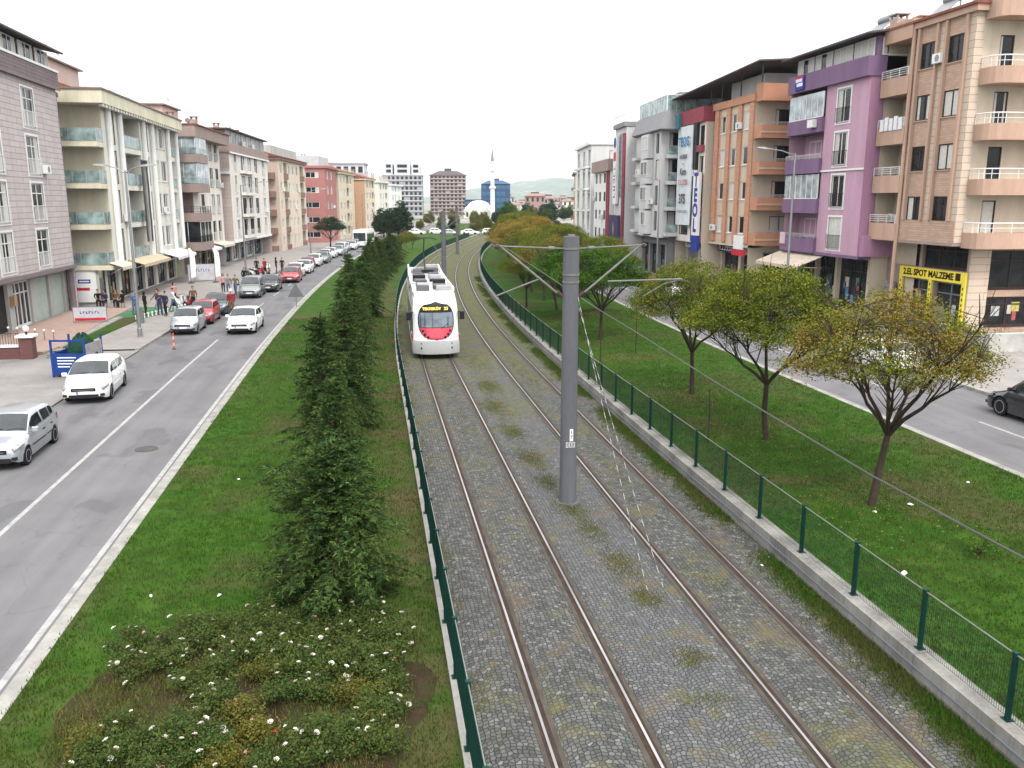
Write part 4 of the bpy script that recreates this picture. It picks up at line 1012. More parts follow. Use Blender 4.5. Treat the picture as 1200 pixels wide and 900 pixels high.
    def shop(s, plane, u0, u1, z0, z1, pos, dep=.35, n=3, mat=None, goods=True):
        """a glazed shop front set back in its opening"""
        m = MB(); fr = mat or m_dark
        def bx(ua, ub, ka, kb, za, zb, mb_, mi=0):
            p, q = s.pt(plane, ua, ka, za, pos), s.pt(plane, ub, kb, zb, pos); mb_.box(p[0], q[0], p[1], q[1], za, zb, mi)
        for i in range(n + 1):
            u = u0 + (u1 - u0 - .08) * i / n; bx(u, u + .08, dep - .06, dep, z0, z1, m)
        bx(u0, u1, dep - .055, dep - .005, z1 - .1, z1, m); bx(u0, u1, dep - .055, dep - .005, z0, z0 + .16, m); bx(u0, u1, dep - .05, dep - .01, z0 + (z1 - z0) * .74, z0 + (z1 - z0) * .74 + .07, m)
        o = m.obj('shop_front', fr, s.o)
        g = MB(); bx(u0, u1, dep - .004, dep + .02, z0 + .1, z1 - .05, g); g.obj('glass', m_glass, o)
        if goods:
            g = MB(); cols = [M('poster_%d' % k, c, .7, .5, 5.0) for k, c in enumerate(((.5, .5, .5), (.4, .1, .08), (.12, .22, .4), (.5, .42, .12), (.1, .25, .2), (.55, .5, .45)))]
            for k in range(n * 2):
                u = u0 + .15 + (u1 - u0 - .8) * s.r.random(); zz = z0 + .2 + (z1 - z0) * .45 * s.r.random(); bx(u, u + s.r.uniform(.25, .6), dep - .012, dep - .006, zz, zz + s.r.uniform(.3, .8), g, s.r.randrange(6))
            g.obj('window_display', cols, o)
        return o
    def awning(s, a0, a1, z, out, drop, mat, d=0.0, name='awning'):
        m = MB(); n = max(6, int((a1 - a0) / .3)); top = []; val = []
        rings = []
        for i in range(n + 1):
            a = a0 + (a1 - a0) * i / n; sc_ = .03 * math.sin(i * PI)
            rings.append([s.P(a, d, z), s.P(a, d - out, z - drop), s.P(a, d - out - .01, z - drop - .22 - (.07 if i % 2 else 0)), s.P(a, d - out + .02, z - drop - .2), s.P(a, d - out + .03, z - drop - .035), s.P(a, d, z - .05)])
        m.loft(rings, 0, True)
        for a in (a0 + .1, a1 - .1): m.tube([s.P(a, d, z - .9), s.P(a, d - out + .05, z - drop - .05)], .02, 5)
        return m.obj(name, mat, s.o)
    def sign(s, plane, u0, u1, z0, z1, pos, mat, words=None, size=.4, tmat=None, name='shop_sign', thick=.12, sx=1.0, sub=None):
        m = MB(); p, q = s.pt(plane, u0, -thick, z0, pos), s.pt(plane, u1, -.002, z1, pos); m.box(p[0], q[0], p[1], q[1], z0, z1); o = m.obj(name, mat, s.o)
        if words:
            c = Vector(s.pt(plane, (u0 + u1) / 2, -thick - .006, (z0 + z1) / 2, pos)); text(words, size, o, c, (PI / 2, 0, {'s': 0, 'e': -PI / 2 * s.sx, 'f': PI / 2 * s.sx}[plane]), tmat or m_dark, sx=sx, bold=.04)
        return o

# ================================================================== LEFT SIDE
# --- mauve clad block at the left edge
m_mauve = Mclad('mauve_cladding', (0.5, 0.445, 0.44), (0.25, 0.21, 0.21), 1.5, 0.36, 0.02, 0.5, 0.06)
m_mauve_d = Mclad('brown_tile_band', (0.17, 0.13, 0.135), (0.3, 0.26, 0.26), 0.5, 0.22, 0.015)
m_pipe = M('mauve_pipe', (0.2, 0.16, 0.17), 0.6, 0.15)
B = Bld('apartment_block', 'mauve grey clad apartment block with white French windows at the left edge', -21.3, 44.0, 0, 'L')
ops = []; cols = [(4.4, 6.4), (10.2, 12.2), (16.1, 18.1)]
for k in range(4):
    for a0, a1 in cols: ops.append((a0, a1, 3.7 + 2.95 * k, 6.1 + 2.95 * k, .16))
B.facade(B.mb(m_mauve), 's', 0, 22.6, 3.45, 15.5, 0, ops); B.facade(B.mb(m_mauve), 'e', 0, 14, 3.45, 15.5, 0); B.facade(B.mb(m_mauve), 'f', 0, 14, 0, 15.5, 22.6)
for o in ops: B.window('s', *o[:4], 0, .14, 'w2t', m_rail_w, None, m_frame)
B.slab(-.05, 22.75, -.2, 14, 15.5, 16.65, m_mauve_d, 'parapet'); B.slab(-.1, 22.8, -.28, -.2, 15.42, 15.56, m_pipe, 'cornice'); B.slab(-.1, 22.8, -.26, -.202, 16.6, 16.75, m_white, 'cornice')
for i in range(8): B.window('s', .3 + i * 2.8, 2.6 + i * 2.8, 16.75, 17.85, .15, .02, 'p2')
B.part('attic_wall', m_pipe, [(.0, 22.5, .3, 12, 16.65, 17.9)])
m = MB(); m.loft([[B.P(-.3, -.55, 17.9), B.P(-.3, 6, 19.2), B.P(-.3, 6, 19.32), B.P(-.3, -.55, 18.02)], [B.P(23.3, -.55, 17.9), B.P(23.3, 6, 19.2), B.P(23.3, 6, 19.32), B.P(23.3, -.55, 18.02)]], 0, True); m.obj('roof', m_roof, B.o)
m = MB(); m.tube([B.P(22.75, .35, .2), B.P(22.75, .35, 15.4)], .32, 10)
for z in (4, 6.4, 9.3, 12.3, 15): m.lathe([(.33, z), (.42, z + .05), (.42, z + .3), (.33, z + .35)], 10, 0, (22.75, .35, 0))
m.obj('corner_column', m_pipe, B.o, True)
B.slab(-.1, 22.8, -.12, .75, 3.2, 3.44, m_pipe, 'soffit')
gs = [(1, 3.6), (4.2, 6.6), (7.2, 9.6), (10.2, 12.4), (13.2, 16.0), (16.8, 19.3), (20, 22.2)]
m_grey_w = M('pale_grey_render', (0.42, 0.42, 0.4), 0.85, 0.15, 1.0, streak=True)
B.facade(B.mb(m_grey_w), 's', 0, 22.6, 0, 3.2, .7, [(a, b, .05, 2.95, .3, 1) for a, b in gs])
m_shut = M('pale_green_shutter', (0.38, 0.44, 0.4), 0.6, 0.12, 3.0)
for i, (a, b) in enumerate(gs):
    if i in (3,): B.part('doorway', m_int, [(a + .02, b - .02, .9, .98, .06, 2.9)])
    elif i == 4: B.shop('s', a, b, .06, 2.94, .7, .2, 4, m_white, False)
    else: B.part('roller_shutter', m_shut, [(a + .03, b - .03, .86, .93, .06, 2.9)])
B.part('wall_box', M('cardboard', (.4, .28, .16), .9), [(12.5, 12.95, .4, .69, 1.6, 2.2)])
B.done()

# --- cream block with glass balconies
m_cream = M('cream_render', (0.66, 0.61, 0.47), 0.85, 0.1, 0.8, streak=True); m_cream_w = M('off_white_render', (0.7, 0.68, 0.6), 0.85, 0.08, 0.8, streak=True)
B = Bld('apartment_block', 'cream apartment block with glass balconies facing the camera and round white columns', -19.9, 71.6, .012, 'L')
LN = 24.0; fl = [3.05 + 3.05 * k for k in range(4)]
ops = []; wins = []
for k, z in enumerate(fl):
    z += .35
    ops += [(2.2, 3.3, z - .25, z + 2.35, .2), (5.0, 10.6, z - .25, z + 2.35, 1.2, 1), (12.2, 13.3, z - .25, z + 2.35, .2), (14.7, 16.7, z + .3, z + 2.2, .2), (17.4, 19.4, z + .3, z + 2.2, .2), (20.8, 23.4, z - .25, z + 2.35, 1.0, 1)]
    B.window('s', 2.2, 3.3, z - .25, z + 2.35, 0, .16, 'd1'); B.window('s', 12.2, 13.3, z - .25, z + 2.35, 0, .16, 'd1')
    B.window('s', 5.4, 7.6, z - .2, z + 2.1, 0, 1.16, 'w2'); B.window('s', 8.2, 10.2, z - .2, z + 2.1, 0, 1.16, 'w2')
    B.window('s', 14.7, 16.7, z + .3, z + 2.2, 0, .16, 'w2', None, m_white); B.window('s', 17.4, 19.4, z + .3, z + 2.2, 0, .16, 'w2', None, m_white); B.window('s', 21.0, 23.2, z - .2, z + 2.1, 0, .96, 'w3')
    B.rail(5.0, 10.6, -.05, 0, z - .3, m_rail_s, 1.0, 'glass'); B.rail(20.8, 23.4, -.05, 0, z - .3, m_rail_s, 1.0, 'glass')
    # end balcony towards the camera
    B.slab(-1.75, -.004, -.1, 4.9, z - .65, z - .3, m_cream, 'balcony_slab'); B.rail(-1.72, -1.66, -.05, 4.8, z - .3, m_rail_s, 1.0, 'glass'); B.rail(-1.66, -.05, -.05, 0.01, z - .3, m_rail_s, 1.0, 'glass')
    B.window('e', 3.4, 4.3, z - .25, z + 2.1, 0, .06, 'd1')
B.facade(B.mb(m_cream_w), 's', 0, LN, 3.05, 15.0, 0, ops)
B.facade(B.mb(m_cream), 'e', 0, 14, 3.05, 15.0, 0, [(3.4, 4.3, z + .1, z + 2.45, .1) for z in fl]); B.facade(B.mb(m_cream), 'f', 0, 14, 0, 15, LN)
for a in (1.2, 4.2, 11.3, 14.2, 20.2, 23.7): m = MB(); m.tube([B.P(a, -.16, 3.1), B.P(a, -.16, 14.9)], .24, 12); m.obj('facade_column', m_white, B.o, True)
B.slab(-1.9, LN + .3, -.75, 14, 15.0, 15.95, m_cream, 'cornice'); B.slab(-2.0, LN + .4, -.85, 14.1, 15.952, 16.08, M('roof_edge', (.22, .17, .15), .8), 'roof_edge')
m = MB(); n = 34
for i in range(n): B.box(m, -1.6 + i * (LN + 1.6) / n, -1.2 + i * (LN + 1.6) / n, -.7, -.4, 14.78, 14.998)
m.obj('dentil_course', m_cream_w, B.o)
m_pinkr = M('pink_render', (0.52, 0.4, 0.36), 0.85, 0.1, 1.0)
B.part('penthouse', m_pinkr, [(.5, 7.5, 3.6, 8, 16.08, 18.4)]); B.slab(.2, 7.8, 3.3, 8.3, 18.4, 18.52, M('roof_edge', (.2, .2, .2)), 'penthouse_roof')
m = MB(); m.loft([[B.P(-1.5, 1.2, 16.08), B.P(-1.5, 8, 16.08), B.P(-1.5, 5, 17.4)], [B.P(.4, 1.2, 16.08), B.P(.4, 8, 16.08), B.P(.4, 5, 17.4)]], 0, True); m.obj('roof', m_tile, B.o)
B.dish(2, 4, 18.5); B.dish(4.5, 4.2, 18.5, .3); B.heater(14, 3, 16.1); B.heater(19, 3, 16.1); B.chimney(11, 4, 16.1)
for a in (8.9, 10.5):  # two dark wavy strips, not identified, hung just in front of the facade
    m = MB(); rings = []
    for i in range(9): z = 4.4 + 7.0 * i / 8; o_ = .06 * math.sin(i * 1.9 + a); rings.append([B.P(a + o_, -.36, z), B.P(a + .55 + o_, -.34, z), B.P(a + .55 + o_, -.31, z), B.P(a + o_, -.33, z)])
    m.loft(rings, 0, True); hb = m.obj('hanging_dark_strip', m_dark, B.o); m = MB(); B.box(m, a - .02, a + .6, -.42, -.003, 11.4, 11.46); m.obj('strip_bracket', m_galv, hb)
B.slab(-1.8, LN, -.3, 1.2, 2.75, 3.045, m_cream, 'soffit')
gs = [(.6, 3.4), (4.2, 7.4), (8.2, 11.4), (12.2, 15.4), (16.2, 19.6), (20.4, 23.6)]
B.facade(B.mb(m_cream_w), 's', 0, LN, 0, 2.75, .8, [(a, b, .05, 2.6, .4, 1) for a, b in gs])
for i, (a, b) in enumerate(gs): B.shop('s', a, b, .06, 2.58, .8, .3, 3, (m_dark, m_frame_d)[i % 2])
B.facade(B.mb(m_grey_w), 'e', .8, 6, 0, 3.05, -1.5)
B.part('white_shutter', m_white, [(-1.62, -1.52, 1.0, 3.6, .3, 2.75)])
sg = B.part('shutter_banner', m_white, [(-1.66, -1.625, 1.1, 3.4, .3, 2.6)])
m_blue = M('sign_blue', (.03, .05, .28), .5); m_red = M('sign_red', (.5, .03, .05), .5)
mm = MB()
for z0, z1, d0, d1, mi in ((1.75, 1.85, 1.4, 2.3, 0), (1.95, 2.05, 1.4, 2.3, 0), (1.85, 1.95, 1.4, 1.5, 0), (1.85, 1.95, 2.2, 2.3, 0), (1.2, 1.42, 1.5, 2.9, 1)): B.box(mm, -1.668, -1.6645, d0, d1, z0, z1, mi)
mm.obj('banner_print', [m_blue, m_red], sg)
m_aw = M('cream_awning', (.6, .54, .43), .8, .2, 3.0); m_aww = M('white_awning', (.66, .66, .7), .8, .12, 3.0)
B.awning(-1.4, 2.0, 3.3, 1.0, .35, m_aw); B.awning(3.6, 12.6, 3.2, 1.3, .4, M('striped_awning', (.52, .42, .3), .8, .3, 4.0)); B.awning(14.5, 22.5, 3.2, 1.6, .5, m_aww)
B.done()

# --- brown and white block with glazed balconies
m_taupe = M('taupe_render', (0.31, 0.24, 0.215), 0.85, 0.12, 1.0, streak=True); m_beige_w = M('warm_white_render', (0.72, 0.67, 0.61), 0.85, 0.1, 1.0, streak=True)
B = Bld('apartment_block', 'white apartment block with brown parapet and glazed brown corner balconies, third on the left', -19.1, 100.2, .065, 'L')
LN = 13.6
ops = []
for k in range(4):
    z = 3.1 * (k + 1)
    for a in (3.4, 8.2, 10.9): ops.append((a, a + 1.6, z + .2, z + 2.5, .15)); B.window('s', a, a + 1.6, z + .2, z + 2.5, 0, .12, 'd2', m_rail_w)
    B.slab(-2.2, 2.4, -1.3, 4.6, z - .45, z + .45, m_taupe, 'balcony_slab')
    B.rail(-2.15, -2.1, -1.25, 4.5, z + .45, m_rail_k if k < 2 else m_rail_s, .7, 'bars' if k < 2 else 'glass'); B.rail(-2.1, 2.3, -1.26, -1.2, z + .45, m_rail_k if k < 2 else m_rail_s, .7, 'bars' if k < 2 else 'glass')
    if k != 1:
        g = MB(); B.box(g, -2.06, 2.3, -1.2, -1.17, z + .46, z + 2.6); B.box(g, -2.06, -2.03, -1.17, 4.4, z + .46, z + 2.6); gg = g.obj('balcony_glazing', m_sky_glass if k > 1 else m_glass, B.o)
        g = MB()
        for d in (-1.15, .2, 1.6, 3.0, 4.3): B.box(g, -2.09, -2.06, d, d + .06, z + .46, z + 2.6)
        for a in (-.6, .8, 2.2): B.box(g, a, a + .06, -1.23, -1.2, z + .46, z + 2.6)
        g.obj('glazing_bars', m_white, gg)
    else: B.window('e', 1.2, 2.2, z + .9, z + 2.1, 0, .02, 'w2')
B.facade(B.mb(m_beige_w), 's', 0, LN, 3.1, 14.6, 0, ops); B.facade(B.mb(m_taupe), 'e', 0, 12, 0, 14.6, 0); B.facade(B.mb(m_beige_w), 'f', 0, 12, 0, 15.5, LN)
B.slab(-2.3, LN + .1, -1.3, 12, 14.6, 15.8, m_taupe, 'parapet'); B.slab(-2.4, LN + .2, -1.45, 12.1, 15.8, 15.95, m_tile, 'roof_edge')
B.part('penthouse', m_pinkr, [(0, 6, 2.5, 8, 15.95, 18.0)]); B.slab(-.3, 6.3, 2.2, 8.3, 18, 18.15, M('roof_edge', (.2, .2, .2)), 'penthouse_roof')
B.chimney(-1.2, 1.2, 15.95, 1.0); B.chimney(7.8, 1.0, 15.95, 1.3); B.heater(10, 2.4, 15.95); B.dish(3, 2.8, 18.1)
gs = [(.3, 3.6), (4.2, 7.6), (8.2, 12.8)]
B.facade(B.mb(m_taupe), 's', 0, LN, 0, 3.1, .9, [(a, b, .05, 2.7, .4, 1) for a, b in gs])
for i, (a, b) in enumerate(gs): B.shop('s', a, b, .06, 2.68, .9, .3, 3, m_dark)
B.awning(1.5, 6.2, 3.0, 1.5, .4, m_aww, .2); B.awning(7.4, 13.2, 3.1, 1.5, .35, m_aw, .2)
B.slab(-2.2, LN, -.1, 1.3, 2.8, 3.095, m_beige_w, 'soffit'); B.done()

# --- pale pink block with attic glazing
m_pinkcl = Mclad('pinkish_cladding', (0.5, 0.41, 0.38), (0.36, 0.28, 0.26), 1.6, .55, .02, .5, .05)
B = Bld('apartment_block', 'white and dusty pink apartment block with brown parapet and glazed attic, fourth on the left', -17.35, 115.6, .08, 'L')
LN = 24.5; ops = []
for k in range(4):
    z = 3.1 + 2.85 * k
    for a, w in ((2.4, 1.5), (6.2, 2.4), (10.2, 2.4), (14.6, 2.2), (20.2, 1.7)):
        ops.append((a, a + w, z + .25, z + 2.45, .15)); B.window('s', a, a + w, z + .25, z + 2.45, 0, .12, 'd2' if w > 2 else 'w2', m_rail_w if w < 2 else None, None, m_frame)
    B.slab(5.8, 13.0, -.55, -.003, z - .1, z + .3, m_beige_w, 'balcony_slab'); B.rail(5.8, 13.0, -.55, -.5, z + .3, m_rail_w, .75)
B.facade(B.mb(m_beige_w), 's', 0, LN, 2.9, 14.0, 0, ops); B.facade(B.mb(m_pinkcl), 'e', 0, 12, 2.9, 14, 0); B.facade(B.mb(m_pinkcl), 'f', 0, 12, 0, 14, LN)
B.slab(-.15, LN + .2, -.2, 12, 14.0, 15.1, m_taupe, 'parapet'); B.slab(-.3, LN + .3, -.3, -.2, 13.85, 14.05, m_white, 'cornice'); B.slab(-.25, .0, -.3, 5, 11.3, 11.6, m_white, 'cornice')
for i in range(8): B.window('s', .4 + i * 3.0, 2.9 + i * 3.0, 15.15, 16.75, .3, .02, 'p3')
B.part('attic_wall', M('dark_slate', (.12, .11, .11), .8), [(0, LN, .38, 10, 15.1, 16.8)]); B.slab(-.3, LN + .3, -.2, 10.5, 16.8, 16.95, m_roof, 'roof')
B.chimney(4, 2, 16.95, .6); B.chimney(15, 2, 16.95, .6); B.dish(10, 2, 16.95)
gs = [(.5, 4), (4.8, 8.4), (9.2, 12.8), (13.6, 17.8), (18.6, 23.8)]
B.facade(B.mb(m_grey_w), 's', 0, LN, 0, 2.9, 1.4, [(a, b, .05, 2.7, .4, 1) for a, b in gs]); B.facade(B.mb(m_grey_w), 'e', 1.4, 12, 0, 2.9, 0.3)
for i, (a, b) in enumerate(gs): B.shop('s', a, b, .06, 2.68, 1.4, .3, 3, (m_dark, m_white)[i % 2])
B.slab(-.1, LN + .1, -.15, 1.6, 2.65, 2.895, m_white, 'soffit'); B.done()

# --- peach block, five floors of small balconies
m_peach = M('peach_render', (0.52, 0.42, 0.35), 0.85, 0.08, 1.0, streak=True); m_butter = M('butter_render', (0.66, 0.57, 0.46), 0.85, 0.08, 1.0, streak=True); m_brownp = M('brown_render', (0.25, 0.16, 0.13), 0.85, 0.1)
def plain_left(label, x, y, head, LN, h, wall, endw, nfl, cols, band=None, win='w2', dep=11, roofm=None, loggia=None, endbal=None, endwin=None, attic=None, z0=0.0):
    B = Bld('apartment_block', label, x, y, head, 'L'); st = h / nfl; ops = []; eo = []
    for k in range(nfl):
        z = z0 + st * k
        for a, w in cols: ops.append((a, a + w, z + .8, z + 2.3, .15)); B.window('s', a, a + w, z + .8, z + 2.3, 0, .12, win)
        for a, w in (loggia or ()):
            ops.append((a, a + w, z + .2, z + 2.55, .9, 1)); B.window('s', a + .4, a + w - .4, z + .3, z + 2.3, 0, .86, 'd2'); B.slab(a, a + w, -.25, .0, z - .05, z + .85, band or wall, 'balcony_panel')
        if endwin:
            for d, w in endwin: eo.append((d, d + w, z + 1.0, z + 2.1, .12)); B.window('e', d, d + w, z + 1.0, z + 2.1, 0, .1, win)
        if endbal: B.slab(-1.1, -.003, endbal[0], endbal[1], z - .15, z + .85, band or wall, 'balcony_panel')
    B.facade(B.mb(wall), 's', 0, LN, 0, h, 0, ops); B.facade(B.mb(endw), 'e', 0, dep, 0, h, 0, eo); B.facade(B.mb(wall), 'f', 0, dep, 0, h, LN)
    B.slab(-.3, LN + .3, -.4, dep, h, h + .45, band or wall, 'cornice')
    if roofm:
        m = MB(); m.loft([[B.P(-.5, -.6, h + .45), B.P(-.5, dep + .4, h + .45), B.P(-.5, dep / 2, h + 2.2)], [B.P(LN + .5, -.6, h + .45), B.P(LN + .5, dep + .4, h + .45), B.P(LN + .5, dep / 2, h + 2.2)]], 0, True); m.obj('roof', roofm, B.o)
    if attic: B.part('attic', attic, [(1, LN - 1, 1.2, dep - 1, h + .45, h + 2.3)])
    B.chimney(LN * .3, dep * .4, h + .45, 2.0); B.chimney(LN * .7, dep * .35, h + .45, 1.9)
    B.done(); return B
plain_left('peach and butter apartment block with brown balcony panels facing the camera, fifth on the left', -14.2, 144, .11, 23, 14.4, m_butter, m_peach, 5, ((1.4, 1.3), (8.0, 1.3), (11.2, 1.3), (14.4, 1.3)), m_brownp, 'w2', 11, m_tile, ((4.2, 2.6), (18, 3.2)), (.5, 5.0), ((2.2, 1.2),), m_grey_w)
plain_left('brick red apartment block with pale window bays behind the street tree', -8.4, 173, .14, 12, 14.2, M('brick_red_render', (0.38, 0.17, 0.155), 0.85, 0.1), M('brick_red_render', (0.38, 0.17, 0.155), 0.85, 0.1), 5, ((2, 1.6), (6, 1.6)), None, 'w2', 11, None, None, None, ((1.2, 3.0),), M('light_metal', (.45, .46, .47), .6))
plain_left('pale peach and lemon apartment block beyond the red one', -6.3, 186, .16, 18, 13.6, M('lemon_render', (0.62, 0.55, 0.42), 0.85, 0.08), m_peach, 5, ((2, 1.5), (6, 1.5), (13, 1.5)), None, 'w2', 11, m_tile, ((9, 2.4),))
plain_left('orange apartment block end wall beyond the lemon facade', -1.0, 207, .19, 12, 12.8, m_butter, M('orange_render', (0.5, 0.3, 0.19), 0.85, 0.1), 5, ((2, 1.5), (6, 1.5)), None, 'w2', 12, m_tile, ((8.6, 2.2),))
plain_left('cream apartment block with dark loggias far down the left side', 2.4, 226, .2, 14, 12.6, m_cream_w, m_cream_w, 5, ((2, 1.5), (6, 1.5)), None, 'w2', 9, None, ((9, 2.4),), None, ((1, 1.2), (4.5, 1.2)))
plain_left('white apartment block, the last of the left row', 6.0, 246, .22, 16, 12.2, m_white, m_white, 5, ((2, 1.5), (6, 1.5), (11, 1.5)), None, 'w2', 9, None, None, None, ((1, 1.2), (3.4, 1.2), (6, 1.2)))

# ================================================================== RIGHT SIDE
# --- tan block with brick pilasters
m_tanbr = Mclad('brown_brickwork', (0.46, 0.32, 0.24), (0.33, 0.22, 0.165), 0.5, 0.14, 0.012); m_tancl = Mclad('sand_siding', (0.56, 0.46, 0.365), (0.27, 0.2, 0.15), 2.4, 0.42, 0.018, .5, .05)
m_tanp = M('tan_render', (0.46, 0.31, 0.235), 0.85, 0.1, 1.0, streak=True); m_sand = M('sand_render', (0.54, 0.46, 0.36), 0.85, 0.1, 1.0, streak=True)
B = Bld('apartment_block', 'tan apartment block with brick pilasters and curved balconies above the yellow shop, right edge', 33.9, 46.1, 0, 'R')
fl = [5.55 + 3.05 * k for k in range(4)]; H = 18.3; LN = 8.4
bands = [(0, .6, m_tancl), (.6, 2.4, m_tanbr), (2.4, 3.2, m_tancl), (3.2, 5.0, m_tanbr), (5.0, 5.4, m_tancl)]
for a0, a1, mt in bands:
    ops = []
    if mt is m_tanbr:
        for z in fl: ops.append((a0 + .12, a1 - .12, z + 1.15, z + 2.65, .2)); B.window('s', a0 + .12, a1 - .12, z + 1.15, z + 2.65, 0, .16, 'd2', None, m_tanp)
    B.facade(B.mb(mt), 's', a0, a1, 5.5, H, 0, ops)
B.slab(-.02, 5.42, -.06, -.002, 5.48, 6.75, m_tanbr, 'brick_band')
for a in (.6, 2.4, 3.2, 5.0): m = MB(); B.box(m, a - .1, a + .1, -.18, -.003, 6.75, H); m.obj('pilaster', m_tanp, B.o)
m = MB(); m.tube([B.P(5.45, -.16, .2), B.P(5.45, -.16, H)], .13, 8); m.obj('corner_pipe', m_tanp, B.o, True)
# loggias towards the purple block
B.facade(B.mb(m_sand), 's', 5.4, LN, 0, H, 1.4); B.facade(B.mb(m_sand), 'f', 0, 14, 0, H, LN); B.facade(B.mb(m_sand), 'f', 0.0, 1.4, 5.5, H, 5.4)
for k, z in enumerate(fl + [H - .3]):
    B.slab(5.42, LN, -.35, 1.39, z - .15, z + .95 if k < 4 else z + 1.0, m_tanp, 'balcony_panel')
    if k < 4:
        B.rail(5.5, LN, -.33, -.27, z + .95, m_rail_w, .55); B.window('s', 6.0, 7.8, z + .9, z + 2.5, 1.4, -.01, 'd2')
g = MB(); z = fl[1]
m_cloth = M('washing_white', (.72, .72, .74), .9, .15, 6.0)
for i in range(5):
    z = fl[2]; B.box(g, 5.6 + i * .5, 5.98 + i * .5, -.42, -.36, z + .75, z + 1.5 + .1 * (i % 2))
tag(g.obj('washing', m_cloth, B.o), 'white washing hung over the railing')
# end wall towards the camera, balconies with rounded corners
eo = [(1.6, 2.5, z + .25, z + 2.4, .15) for z in fl] + [(4.6, 6.0, z + .9, z + 2.4, .15) for z in fl]
B.facade(B.mb(m_sand), 'e', .55, 14, 5.5, H, 0, eo); B.facade(B.mb(m_tancl), 'e', 0, .55, 5.5, H, 0)
for o in eo: B.window('e', *o[:4], 0, .1, 'd1' if o[1] - o[0] < 1 else 'd2')
for k, z in enumerate(fl + [H - .1]):
    ring = [(0.0, .5), (-.8, .5), (-1.15, .62), (-1.38, .95), (-1.45, 1.4), (-1.45, 12), (0, 12)]
    m = MB(); z0, z1 = z - .35, z + (.55 if k < 4 else 1.0); m.loft([[B.P(a - .003, d, z0) for a, d in ring], [B.P(a - .003, d, z1) for a, d in ring]], 0, True); m.obj('balcony', m_tanp, B.o)
    if k < 4:
        m = MB(); pts = [B.P(a, d, 0) for a, d in ((-.05, .55), (-.8, .55), (-1.1, .66), (-1.33, .97), (-1.4, 1.4), (-1.4, 12))]
        for zz, rr_ in ((z + 1.12, .035), (z + .84, .018)): m.tube([(p[0], p[1], zz) for p in pts], rr_, 6)
        for p in pts[:5] + [B.P(-1.4, d, 0) for d in (2.6, 4, 5.4, 6.8, 8.2, 9.6, 11)]: m.tube([(p[0], p[1], z + .55), (p[0], p[1], z + 1.1)], .02, 5)
        m.obj('railing', m_rail_w, B.o, True)
B.slab(-.3, LN + .1, -.25, 14, H, H + .35, m_tanp, 'cornice'); B.slab(-.4, LN + .2, -.4, 14, H + .352, H + .5, m_tile, 'roof_edge')
B.chimney(1, 1, H + .5, 1.6, .9, m_sand); B.heater(4.5, 1.6, H + .4); B.chimney(7, 1.2, H + .5, .4)
# ground floor: tan end pier, mezzanine glazing, yellow-framed second-hand shop
B.facade(B.mb(m_tancl), 'e', 1.3, 2.6, 0, 5.5, 0); B.facade(B.mb(m_tancl), 's', 0, .12, 0, 5.5, 1.3); B.facade(B.mb(m_tanbr), 'e', 2.6, 14, 0, 5.5, .5, [(2.9, 6, 2.6, 5.0, .3, 1), (2.9, 6, .3, 2.2, .3, 1)])
B.shop('e', 2.9, 6, 2.62, 4.98, .5, .15, 2, m_frame_d, False); B.shop('e', 2.9, 6, .32, 2.18, .5, .15, 2, m_frame_d)
B.facade(B.mb(m_taupe), 's', .12, LN, 0, 5.5, 1.3, [(.3, 4.6, 3.75, 5.25, .3, 1), (4.9, 7.9, 3.75, 5.25, .3, 1), (.35, 3.25, .1, 3.0, .4, 1), (3.7, 6.4, .1, 3.0, .4, 1)])
B.shop('s', .3, 4.6, 3.76, 5.24, 1.3, .25, 3, m_frame_d, False); B.shop('s', 4.9, 7.9, 3.76, 5.24, 1.3, .25, 2, m_frame_d, False); B.shop('s', .35, 3.25, .12, 2.98, 1.3, .3, 2, m_galv); B.shop('s', 3.7, 6.4, .12, 2.98, 1.3, .3, 2, m_galv)
m_yel = M('sign_yellow', (.8, .66, .07), .5, .08)
so_ = B.sign('s', .15, 6.7, 3.02, 3.7, 1.3, m_yel, '2.EL SPOT MALZEME \u25A0', .56, M('sign_black', (.03, .015, .012), .6), 'yellow_shop_sign', .14, 1.0)
m = MB(); m_spot = M('sign_black', (.03, .015, .012), .6)
for a in (.15, 3.3, 6.4):
    B.box(m, a, a + .3, 1.17, 1.298, .1, 3.018, 0)
    for j in range(8): B.box(m, a + .1, a + .2, 1.164, 1.1695, .35 + j * .33, .5 + j * .33, 1)
m.obj('yellow_door_post', [m_yel, m_spot], B.o)
m_gr2 = M('stand_cloth', (.2, .21, .26), .7, .5, 4)
for q in ((1.7, 2.1, .8, 1.1, .15, 1.5), (4.2, 4.6, .75, 1.1, .15, 1.1), (6.9, 7.4, .6, 1.1, .1, 2.6)): B.part('display_stand', m_gr2, [q])
B.part('crate', m_yel, [(.6, 1.2, .3, .8, .05, .55)])
B.slab(-.0, LN, -.1, 1.25, 5.3, 5.478, m_taupe, 'soffit'); B.done()

